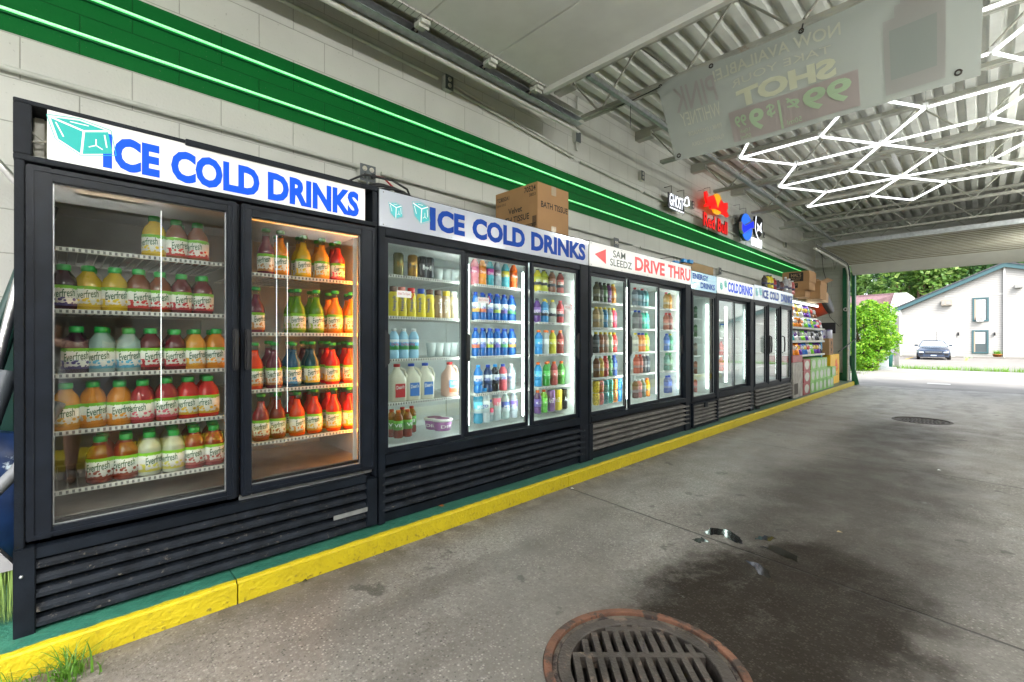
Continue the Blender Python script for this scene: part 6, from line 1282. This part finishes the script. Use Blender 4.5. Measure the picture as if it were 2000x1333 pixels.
m=MB(); m.add([(-2.7,14.52,-.008),(25,14.52,-.008),(25,24.3,-.008),(-3.2,24.3,-.008),(-3.3,20,-.008)],[(0,1,2,3,4)]); m.add([(-9,-30,-.008),(25,-30,-.008),(25,-2.62,-.008),(-9,-2.62,-.008)],[(0,1,2,3)]); tag(m.build("driveway",asph),kind="structure")
m=MB(); m.add([(-9,24.6,-.008),(30,24.6,-.008),(30,42,-.20),(-9,42,-.20),(30,47.6,-.18),(-9,47.6,-.18)],[(0,1,2,3),(3,2,4,5)]); tag(m.build("parking_lot",conc),kind="structure")
m=MB(); m.box((-9,47.6,-.3),(-.9,47.75,-.06)); m.box((-.4,47.6,-.3),(30,47.75,-.06)); tag(m.build("kerb",conc),"low concrete kerb between the car park and the white building","kerb")
m=MB()
for x in (-6.6,-3.7,-.7,2.3,5.3): m.add([(x-.06,42.2,-.194),(x+.06,42.2,-.194),(x+.06,47.3,-.175),(x-.06,47.3,-.175)],[(0,1,2,3)])
tag(m.build("road_marking",mat("faded yellow line",(.65,.42,.06),.8)),kind="structure")
m=MB(); m.add([(-1.0,16.3,-.004),(-.55,16.3,-.004),(-.55,16.6,-.004),(-1.0,16.6,-.004)],[(0,1,2,3)]); tag(m.build("road_marking",mat("faded white mark",(.6,.6,.58),.8)),kind="structure")
gb=mat("sunny grass",(.16,.36,.02),.6,vary=.3,vscale=2,translucent=.35)
m=MB()
for i in range(2600): blades(m,random.uniform(-4,6),random.uniform(24.3,24.75),1,.24,.02,-.02)
for i in range(1400): blades(m,random.uniform(-9,8),random.uniform(47.8,48.8),1,.2,.03,-.2)
for i in range(1600): blades(m,random.uniform(-6,-2.75),random.uniform(16,24.4),1,.13,.05,-.02)
tag(m.build("grass",gb),kind="stuff")
m=MB(); m.box((-4.5,19.6,-.02),(-2.9,19.8,.05)); tag(m.build("path",conc),kind="structure")
def leaves(m,blobs,n,size,seed):
    rd=random.Random(seed)
    tot=sum(b[3]*b[4]*b[5] for b in blobs)
    for (cx,cy,cz,rx,ry,rz) in blobs:
        for i in range(int(n*rx*ry*rz/tot)):
            a=rd.uniform(0,2*math.pi); c=rd.uniform(-1,1); q=rd.uniform(.35,1)**.4; s=math.sqrt(1-c*c)
            p=Vector((cx+rx*q*s*math.cos(a),cy+ry*q*s*math.sin(a),cz+rz*q*c)); nz=noise.noise(p*(1.2/max(size*4,.3)))
            if nz<-.14: continue
            p+=Vector((s*math.cos(a),s*math.sin(a),c))*nz*rx*.35
            u=Vector((rd.gauss(0,1),rd.gauss(0,1),rd.gauss(0,.6))).normalized(); v=u.cross(Vector((rd.gauss(0,1),rd.gauss(0,1),rd.gauss(0,1)))).normalized(); z=size*rd.uniform(.6,1.3)
            m.add([p-u*z,p-v*z*.5,p+u*z,p+v*z*.5],[(0,1,2,3)],rd.choice((0,0,1)))
def crownmats(n,c1,c2): return [mat(n+" leaf",c1,.55,vary=.25,vscale=1.5,translucent=.35),mat(n+" leaf light",c2,.55,translucent=.4)]
bark=mat("bark",(.10,.06,.035),.9,bump=.5,bscale=20)
r=empty("shrub",(-3.0,22.2,0),"large bright green leafy shrub just outside the far opening","shrub")
m=MB(); bl=[]; rd=random.Random(3)
for i in range(62):
    a=rd.uniform(0,6.28); z=rd.uniform(.30,2.3); q=1.0-.45*abs(z-1.1)/1.2; rr_=rd.uniform(.24,.48); q*=rd.uniform(.8,1.12); bl.append((-3.25+math.cos(a)*.98*q,22.2+math.sin(a)*.95*q,z,rr_,rr_,rr_*.9))
leaves(m,bl,42000,.05,5); part(m,"foliage",crownmats("shrub",(.15,.36,.02),(.34,.56,.04)),r)
m=MB()
for i in range(7): a=i*.9; m.tube([(-2.9+.12*math.cos(a),22.1+.12*math.sin(a),0),(-2.95+.3*math.cos(a),22.1+.3*math.sin(a),.8),(-3.0+.6*math.cos(a),22.2+.6*math.sin(a),1.9)],[.05,.035,.012],seg=6)
part(m,"stems",bark,r)
def tree(x,y,h,rr,label,c1,c2,seed,n=8500,size=.3,cz=.62):
    r=empty("tree",(x,y,0),label,"tree","trees behind the far buildings"); rd=random.Random(seed)
    m=MB(); m.tube([(x,y,-.1),(x+.1,y,h*.4),(x,y,h*.75)],[rr*.09,rr*.065,rr*.02],seg=8)
    bl=[]
    for i in range(24):
        a=rd.uniform(0,6.28); z=rd.uniform(.25,.95); q=rr*math.sin(math.pi*min(1,(z-.12)/.95))*rd.uniform(.3,.95)
        b=(x+math.cos(a)*q,y+math.sin(a)*q,h*z,rr*.38,rr*.38,rr*.33); bl.append(b)
        if i%3==0: m.tube([(x,y,h*.3),((x+b[0])/2,(y+b[1])/2,h*z*.75),(b[0],b[1],b[2])],[rr*.04,rr*.025,rr*.008],seg=5)
    part(m,"trunk",bark,r); m=MB(); leaves(m,bl,n,size,seed); part(m,"crown",crownmats("tree%d"%(seed%3),c1,c2),r)
TCs=[((.11,.22,.05),(.20,.33,.08)),((.06,.15,.05),(.11,.23,.07)),((.13,.26,.05),(.26,.38,.09))]
tr_=[(-11.5,62,10.5,3.6,"tall light green tree, leftmost behind the maroon roof"),(-8.0,66,12,4.0,"airy green tree standing behind the maroon roofed house"),(-4.3,60,9.5,3.3,"light green tree between the maroon roof and the white gable"),(-1.5,63,12.5,4.2,"dense dark green tree behind the left slope of the white gable"),(2.2,62,12.5,4.2,"dark green tree behind the middle of the white gable slope"),(5.5,64,12.5,4.2,"green tree behind the peak of the white gable"),(-14.5,58,11,4.0,"green tree half hidden by the green jamb"),(9,62,12,4.0,"green tree right of the white gable peak"),(-6.2,72,13,4.6,"farther dark tree filling the gap above the maroon roof"),(0.4,75,15,5.0,"farthest tall dark tree behind the white gable")]
for i,(x,y,h,rr,l) in enumerate(tr_): tree(x*1.22,y*1.22,h*1.2,rr*1.22,l,*TCs[i%3],seed=20+i)
# white gabled building
def siding():
    m=D.materials.new("white lap siding"); m.use_nodes=True; N=m.node_tree.nodes; L=m.node_tree.links; b=N["Principled BSDF"]; b.inputs["Roughness"].default_value=.6
    tc=N.new("ShaderNodeTexCoord"); sp=N.new("ShaderNodeSeparateXYZ"); L.new(tc.outputs["Object"],sp.inputs[0])
    mu=N.new("ShaderNodeMath"); mu.operation='MULTIPLY'; mu.inputs[1].default_value=7.5; L.new(sp.outputs[2],mu.inputs[0]); fr=N.new("ShaderNodeMath"); fr.operation='FRACT'; L.new(mu.outputs[0],fr.inputs[0])
    lt=N.new("ShaderNodeMath"); lt.operation='LESS_THAN'; lt.inputs[1].default_value=.16; L.new(fr.outputs[0],lt.inputs[0])
    mi=N.new("ShaderNodeMix"); mi.data_type='RGBA'; mi.inputs[6].default_value=(.37,.36,.345,1); mi.inputs[7].default_value=(.23,.225,.215,1); L.new(lt.outputs[0],mi.inputs[0]); L.new(mi.outputs[2],b.inputs["Base Color"])
    bp=N.new("ShaderNodeBump"); bp.inputs["Strength"].default_value=.6; bp.inputs["Distance"].default_value=.03; L.new(fr.outputs[0],bp.inputs["Height"]); bp.invert=True; L.new(bp.outputs[0],b.inputs["Normal"]); return m
sid=siding(); FY=49.0
def fp(px,py,Y=FY):
    X=-Y*math.tan(phi(px)); return X,EYE+(665-py)/F*(-math.sin(rad(YAW))*X+math.cos(rad(YAW))*Y)
xl,zl=fp(1759,607); xp,zp=fp(1962,522); xr=16.0; zr=zp-(xr-xp)*.30
b=empty("gabled_building",(3,FY,0),"white sided gabled building with teal trim across the car park","building")
def facade(m,pts,y0,y1): 
    n=len(pts); vs=[(x,y0,z) for x,z in pts]+[(x,y1,z) for x,z in pts]; m.add(vs,[tuple(range(n)),tuple(reversed(range(n,2*n)))]+[(i,(i+1)%n,n+(i+1)%n,n+i) for i in range(n)])
m=MB(); facade(m,[(xl,-.4),(xp,-.4),(xp,zp),(xl,zl)],FY,FY+14); part(m,"wall",sid,b)
m=MB(); facade(m,[(xp,-.4),(xr,-.4),(xr,zr),(xp,zp)],FY-.12,FY+14); part(m,"wall",sid,b)
teal=mat("teal trim",(.045,.11,.125),.5); roofm=mat("grey shingle",(.09,.09,.10),.9,vary=.3,vscale=5)
m=MB(); facade(m,[(xl-.3,zl-.13),(xp,zp-.02),(xp,zp+.28),(xl-.3,zl+.15)],FY-.35,FY-.25); facade(m,[(xp,zp-.02),(xr,zr-.02),(xr,zr+.28),(xp,zp+.28)],FY-.35,FY-.25); part(m,"trim_board",teal,b)
m=MB(); facade(m,[(xl-.35,zl+.155),(xp,zp+.285),(xr,zr+.285),(xr,zr+.37),(xp,zp+.37),(xl-.35,zl+.23)],FY-.4,FY+14.3); part(m,"roof",roofm,b)
m=MB(); m.box((xp-.06,FY-.15,-.3),(xp+.04,FY-.121,zp-.05)); m.box((xl-.04,FY-.02,-.3),(xl+.06,FY-.003,zl-.1)); x0_,z0_=fp(1845,580); m.box((x0_,FY-.02,z0_-.02),(xp-.07,FY-.003,z0_+.02)); part(m,"corner_board",mat("white trim",(.72,.72,.7),.5),b)
blind=mat("window blind",(.50,.53,.55),.5,vary=.08); dglass=mat("dark window glass",(.08,.10,.11),.05,coat=1)
for (p0,p1,q0,q1,low) in ((1899.5,1931.5,582.5,628,False),(1898.5,1931,645.5,691,True)):
    X0,Z1=fp(p0,q0); X1,Z0=fp(p1,q1); f=MB(); t=.10
    f.box((X0,FY-.06,Z0),(X0+t,FY-.004,Z1)); f.box((X1-t,FY-.06,Z0),(X1,FY-.004,Z1)); f.box((X0+t,FY-.06,Z0),(X1-t,FY-.004,Z0+t)); f.box((X0+t,FY-.06,Z1-t),(X1-t,FY-.004,Z1)); wf=part(f,"window",teal,b)
    m=MB(); m.box((X0+t,FY-.03,Z0+t),(X1-t,FY-.012,Z1-t)); o=m.build("pane",dglass,wf)
    m=MB(); zz0=Z0+t+(.62 if low else .0); m.box((X0+t+.08,FY-.045,zz0),(X1-t-.08,FY-.035,Z1-t-.05)); m.build("blind",blind,wf)
    m=MB(); m.box((X0+t,FY-.05,Z0+t),(X0+t+.07,FY-.031,Z1-t)); m.build("side_frame",mat("tan frame",(.4,.3,.22),.5),wf)
def bx(px0,px1,py0,py1,th,name,mt,Y=FY):
    X0,Z1=fp(px0,py0); X1,Z0=fp(px1,py1); m=MB(); m.box((X0,Y-th,Z0),(X1,Y-.003,Z1),bev=.01); return part(m,name,mt,b)
bx(1831,1866,645.5,697,.05,"door_frame",mat("white door trim",(.74,.74,.72),.5)); dd=bx(1836,1862,649,696.5,.08,"door",mat("white door",(.78,.78,.77),.45))
ac=mat("grey ac unit",(.3,.3,.29),.6); bx(1838.5,1859.5,587.5,597,.3,"air_conditioner",mat("tan ac case",(.36,.31,.26),.6)); bx(1840,1845.5,589,595.5,.31,"ac_vent",ac); bx(1848,1857.5,589,595.5,.31,"ac_vent",ac)
bx(1907,1921.5,619.5,628.5,.28,"air_conditioner",mat("white ac case",(.62,.63,.65),.5)); bx(1912,1919.5,621,626.5,.29,"ac_vent",ac)
for px in (1871.7,1942.5): bx(px-1.8,px+1.8,650,655.5,.16,"wall_lamp",darkpl)
bx(1981,1997,558,563,.3,"flood_light",ac,FY-.12)
X,Z=fp(1948,697,48.5)
r=empty("flower_pot",(X,48.4,-.2),"terracotta pot with a green plant by the white building wall","flower pot")
m=MB(); m.lathe([(.16,0),(.24,.28),(.26,.28),(.26,.33),(.22,.33),(.0,.31)],18,M=Matrix.Translation((X,48.4,-.2))); part(m,"pot",mat("terracotta",(.45,.13,.05),.7),r)
m=MB(); blades(m,X,48.4,160,.42,.10,.10); part(m,"plant",gb,r)
# maroon roofed house
b2=empty("maroon_roof_house",(-7,50,0),"white house with faded maroon shingle roof behind the green shrub","house")
HY=64
def fq(px,py,Y=HY): return fp(px,py,Y)
m=MB(); A1=fq(1747,573); A2=fq(1771.5,572); A3=fq(1778,598); facade(m,[(A1[0]-.35,-.1),(A3[0],-.1),(A3[0],A3[1]),A2,A1,(A1[0]-.35,A1[1]-1.3)],HY-.05,HY+9); part(m,"wall",mat("pale house siding",(.6,.6,.6),.6),b2)
m=MB(); ex,ez=fq(1732,606); m.add([(ex,HY-.1,ez),(A1[0]+.1,HY+.0,A1[1]+.03),(A1[0]-10,HY+3.0,A1[1]+.08),(A1[0]-9.6,HY-2.5,2.4),(ex-.5,HY-2.5,2.4),
 (ex,HY+.02,ez-.1),(A1[0]+.1,HY+.12,A1[1]-.07),(A1[0]-10,HY+3.1,A1[1]-.02),(A1[0]-9.6,HY-2.4,2.3),(ex-.5,HY-2.4,2.3)],[(0,1,2,3,4),(9,8,7,6,5),(0,4,9,5),(0,5,6,1),(4,3,8,9),(1,6,7,2)]); part(m,"roof",mat("maroon shingle",(.20,.12,.13),.9,vary=.2,vscale=4),b2)
m=MB(); X0,Z1=fq(1750,581); X1,Z0=fq(1764,593); m.box((X0,HY-.09,Z0),(X1,HY-.055,Z1)); part(m,"vent",mat("pale vent",(.5,.5,.5),.6),b2)
m=MB(); m.box((A1[0]-9,HY-2,-.1),(A1[0]-.35,HY+8,2.4)); part(m,"wall",MATS["pale house siding"],b2)
# post, utility box, bin
X,Z=fp(1751.5,720,24.5); m=MB(); m.box((X-.07,24.45,-.05),(X+.07,24.6,2.15),bev=.01); tag(m.build("grey_post",mat("grey wood",(.22,.22,.21),.8,vary=.2)),"weathered grey post beside the green shrub","post")
m=MB(); m.box((X-.55,24.9,.25),(X-.08,24.93,1.75)); m.box((X-.55,24.9,-.05),(X-.45,24.93,.25)); tag(m.build("wooden_gate",mat("lavender grey wood",(.33,.31,.34),.8,vary=.2)),"weathered plank gate left of the grey post","gate")
X,Z=fp(1725,716,23.2); m=MB(); m.box((X-.2,23.1,.08),(X+.16,23.3,.85),bev=.02); m.box((X-.35,22.9,-.02),(X+.38,23.5,.08),bev=.01); tag(m.build("utility_box",mat("pale utility box",(.42,.47,.48),.5)),"pale utility box on a slab beside the shrub","utility box")
X,Z=fp(1734,716,23.6); m=MB(); m.lathe([(.0,-.02),(.13,-.02),(.15,.55),(.16,.62),(.1,.68),(0,.7)],14,M=Matrix.Translation((X,23.7,0))); tag(m.build("green_bin",mat("dark green bin",(.01,.10,.08),.5)),"small dark green bin between the utility box and the gate","bin")
# ---------------------------------------------------------------- parked car
car=empty("parked_car",(-2.25,42.3,-.20),"dark blue saloon car parked facing us in front of the white building","car",rz=rad(4))
paint=mat("dark blue car paint",(.05,.075,.13),.18,metal=.4,coat=1); car.scale=(.93,.93,.93); cgl=mat("car glass",(.30,.36,.40),.04,coat=1)
def cpart(m,name,mt,par=None,smooth=False): 
    o=m.build(name,mt,par or car); return o
def loft(secs,mi=0):
    m=MB(); n=len(secs[0][1]); vs=[]
    for (y,pr) in secs: vs+=[(x,y,z) for x,z in pr]
    fs=[(i*n+j,i*n+(j+1)%n,(i+1)*n+(j+1)%n,(i+1)*n+j) for i in range(len(secs)-1) for j in range(n)]
    fs+=[tuple(range(n)),tuple(reversed(range((len(secs)-1)*n,len(secs)*n)))]; m.add(vs,fs,mi,False); return m
def sec(w0,w1,w2,z0,z1,z2): return [(-w0,z0),(w0,z0),(w1,z1-.12),(w1,z1),(w2,z2),(w2*.5,z2+.03),(-w2*.5,z2+.03),(-w2,z2),(-w1,z1),(-w1,z1-.12)]
secs=[(0,sec(.66,.80,.62,.30,.55,.66)),(.08,sec(.80,.88,.70,.20,.58,.72)),(.5,sec(.82,.93,.78,.2,.66,.84)),(1.35,sec(.82,.94,.80,.2,.76,.97)),(2.4,sec(.82,.94,.84,.2,.8,.99)),(3.7,sec(.82,.94,.8,.2,.82,1.0)),(4.5,sec(.8,.9,.7,.25,.8,.98)),(4.72,sec(.7,.8,.6,.4,.7,.9))]
cpart(loft(secs),"body",paint)
cab=[(1.3,[(-.80,.95),(.80,.95),(.76,1.0),(-.76,1.0)]),(2.15,[(-.80,.95),(.80,.95),(.57,1.40),(-.57,1.40)]),(3.0,[(-.80,.95),(.80,.95),(.56,1.42),(-.56,1.42)]),(4.1,[(-.78,.95),(.78,.95),(.68,1.03),(-.68,1.03)])]
cpart(loft(cab),"windows",cgl)
m=loft([(2.1,[(-.60,1.385),(.60,1.385),(.52,1.43),(-.52,1.43)]),(3.05,[(-.60,1.40),(.60,1.40),(.52,1.45),(-.52,1.45)])]); cpart(m,"roof",paint)
for s in (-1,1):
    m=MB(); m.tube([(s*.80,1.3,.97),(s*.59,2.12,1.40)],.03,seg=6); cpart(m,"pillar",paint)
    m=MB(); m.box((s*.86,1.45,1.0),(s*1.06,1.55,1.1),bev=.02); m.box((s*.78,1.5,.99),(s*.88,1.54,1.02)); cpart(m,"mirror",paint)
    m=MB(); m.box((s*.52,-.012,.50),(s*.82,.10,.62),bev=.02); cpart(m,"headlight",mat("headlight glass",(.6,.65,.7),.1,coat=1))
    m=MB(); m.box((s*.56,-.02,.33),(s*.78,.06,.48),bev=.02); cpart(m,"side_intake",darkpl)
    for y in (.85,3.7):
        m=MB(); m.lathe([(.20,-.1),(.33,-.1),(.33,.1),(.2,.1)],22,M=Matrix.Translation((s*.84,y,.33))@Matrix.Rotation(rad(90),4,'Y')); wh=cpart(m,"wheel",rubber)
        m=MB(); m.lathe([(.2,-.06),(.2,.07),(.05,.09),(0,.09)],16,M=Matrix.Translation((s*.86,y,.33))@Matrix.Rotation(rad(90),4,'Y')); m.build("rim",galv,wh)
m=MB(); m.box((-.50,-.02,.40),(.50,.05,.50),bev=.02); cpart(m,"grille",darkpl)
m=MB(); m.box((-.45,-.035,.565),(.45,.0,.59)); cpart(m,"light_bar",silver)
m=MB(); m.box((-.16,-.04,.29),(.16,-.0,.37)); cpart(m,"number_plate",mat("plate",(.35,.42,.55),.5))
m=MB(); m.box((-.6,-.01,.2),(.6,.1,.29),bev=.02); cpart(m,"lower_intake",mat("bumper",(.03,.04,.07),.4))

# ---------------------------------------------------------------- photographer (seen mirrored in the nearest cooler's glass)
def skin(name,verts,edges,radii,mt,parent=None,root=0,lv=2):
    me=D.meshes.new(name+" cage"); me.from_pydata(verts,edges,[]); o=D.objects.new(name+" cage",me); scene.collection.objects.link(o)
    o.modifiers.new("s",'SKIN'); sub=o.modifiers.new("u",'SUBSURF'); sub.levels=lv; sub.render_levels=lv
    for i,r_ in enumerate(radii):
        q=me.skin_vertices[0].data[i]; q.radius=(r_ if isinstance(r_,tuple) else (r_,r_)); q.use_root=(i==root)
    dg=bpy.context.evaluated_depsgraph_get(); ev=D.meshes.new_from_object(o.evaluated_get(dg)); D.objects.remove(o); D.meshes.remove(me)
    ev.name=name; ev.materials.clear(); ev.materials.append(mt)
    for p in ev.polygons: p.use_smooth=True; p.material_index=0
    ob=D.objects.new(name,ev); C.objects.link(ob); ob.parent=parent; return ob
skinm=mat("skin",(.50,.27,.18),.5); tee=mat("black t-shirt",(.015,.015,.018),.8); shorts=mat("light grey shorts",(.42,.43,.47),.8); shoe=mat("dark trainers",(.03,.03,.035),.6); hairm=mat("brown hair",(.05,.03,.02),.7)
PX,PY=.42,.20
def pv(x,y,z): return (PX+x,PY+y,z)   # faces -X
V=[];EE=[];RR=[]
def j(x,y,z,r,par=None):
    V.append(pv(x,y,z)); RR.append(r)
    if par is not None: EE.append((par,len(V)-1))
    return len(V)-1
pel=j(0,0,.96,(.15,.11)); ch=j(.01,0,1.20,(.13,.10),pel); sh=j(.02,0,1.40,(.15,.09),ch); nk=j(0,0,1.50,.055,sh); hd=j(-.02,0,1.57,.06,nk); h2=j(-.035,0,1.64,(.085,.10),hd); h3=j(-.02,0,1.72,(.075,.09),h2); nose=j(-.135,0,1.635,.014,h2)
for sgn in (-1,1):
    s1=j(.01,sgn*.17,1.40,.058,sh); el=j(-.02,sgn*.24,1.13,.043,s1); wr=j(-.24,sgn*.09,1.09,.029,el); pa=j(-.30,sgn*.06,1.10,(.035,.018),wr)
    for k in range(4):
        f1=j(-.345,sgn*(.055-.012*k)+.0,1.125-.022*k,.0095,pa); j(-.365,sgn*(.035-.012*k),1.135-.022*k,.0085,f1)
    th=j(-.30,sgn*.035,1.135,.011,pa); j(-.325,sgn*.02,1.15,.009,th)
    hp=j(0,sgn*.10,.90,.10,pel); kn=j(-.02,sgn*.12,.50,.062,hp); cf=j(.02,sgn*.125,.34,.060,kn); an=j(.01,sgn*.13,.10,.036,cf); hl=j(.02,sgn*.13,.05,.04,an); j(-.16,sgn*.14,.035,.032,hl)
person=skin("person",V,EE,RR,skinm); tag(person,"person in black t-shirt and grey shorts holding a phone, mirrored in cooler glass","person")
def sub_(idx,rs,name,mt,lv=2):
    ids=list(idx); mp={a:i for i,a in enumerate(ids)}; ed=[(mp[a],mp[b]) for a,b in EE if a in mp and b in mp]
    return skin(name,[V[i] for i in ids],ed,rs,mt,person,0,lv)
def add(a,d): return (a[0]+d,a[1]+d) if isinstance(a,tuple) else a+d
base_l=8; nper=(len(V)-8)//2
sL=[8,8+nper]
# t-shirt: pelvis to shoulders with short sleeves
vs=[V[0],V[1],V[2]]; es=[(0,1),(1,2)]; rs=[add(RR[0],.016),add(RR[1],.02),add(RR[2],.016)]
for b_ in sL:
    a=Vector(V[b_]); e_=Vector(V[b_+1]); vs+=[tuple(a),tuple(a.lerp(e_,.62))]; n_=len(vs); es+=[(2,n_-2),(n_-2,n_-1)]; rs+=[.072,.066]
skin("t_shirt",vs,es,rs,tee,person)
hips=[i for i in range(len(V)) if abs(V[i][2]-.90)<1e-6]
vs=[V[0]]; es=[]; rs=[(.168,.128)]
for b_ in hips:
    a=Vector(V[b_]); k_=Vector(V[b_+1]); vs+=[tuple(a),tuple(a.lerp(k_,.45)),tuple(a.lerp(k_,.85))]; n_=len(vs); es+=[(0,n_-3),(n_-3,n_-2),(n_-2,n_-1)]; rs+=[.118,.108,.098]
skin("shorts",vs,es,rs,shorts,person)
for b_ in hips:
    an_=Vector(V[b_+3]); hl_=Vector(V[b_+4]); to=Vector(V[b_+5]); skin("shoe",[tuple(hl_+Vector((.03,0,0))),tuple(hl_.lerp(to,.5)),tuple(to)],[(0,1),(1,2)],[.052,.05,.044],shoe,person)
m=MB(); bm=bmesh.new(); bmesh.ops.create_uvsphere(bm,u_segments=16,v_segments=10,radius=1)
for v in list(bm.verts): v.co=Vector((v.co.x*.105+PX-.005,v.co.y*.088+PY,v.co.z*.10+1.705))
m.bm(bm,0,True); m.build("hair",hairm,person)
m=MB(); 
for sgn in (-1,1): m.lathe([(.011,0),(.011,.004),(0,.006)],8,M=Matrix.Translation((PX-.118,PY+sgn*.032,1.655))@Matrix.Rotation(rad(-90),4,'Y'))
m.build("eyes",darkpl,person)
m=MB(); m.box((PX-.37,PY-.04,1.06),(PX-.36,PY+.04,1.20),bev=.003); tag(m.build("mobile_phone",darkpl),"black phone held in the person's hands, mirrored in the cooler glass","phone")
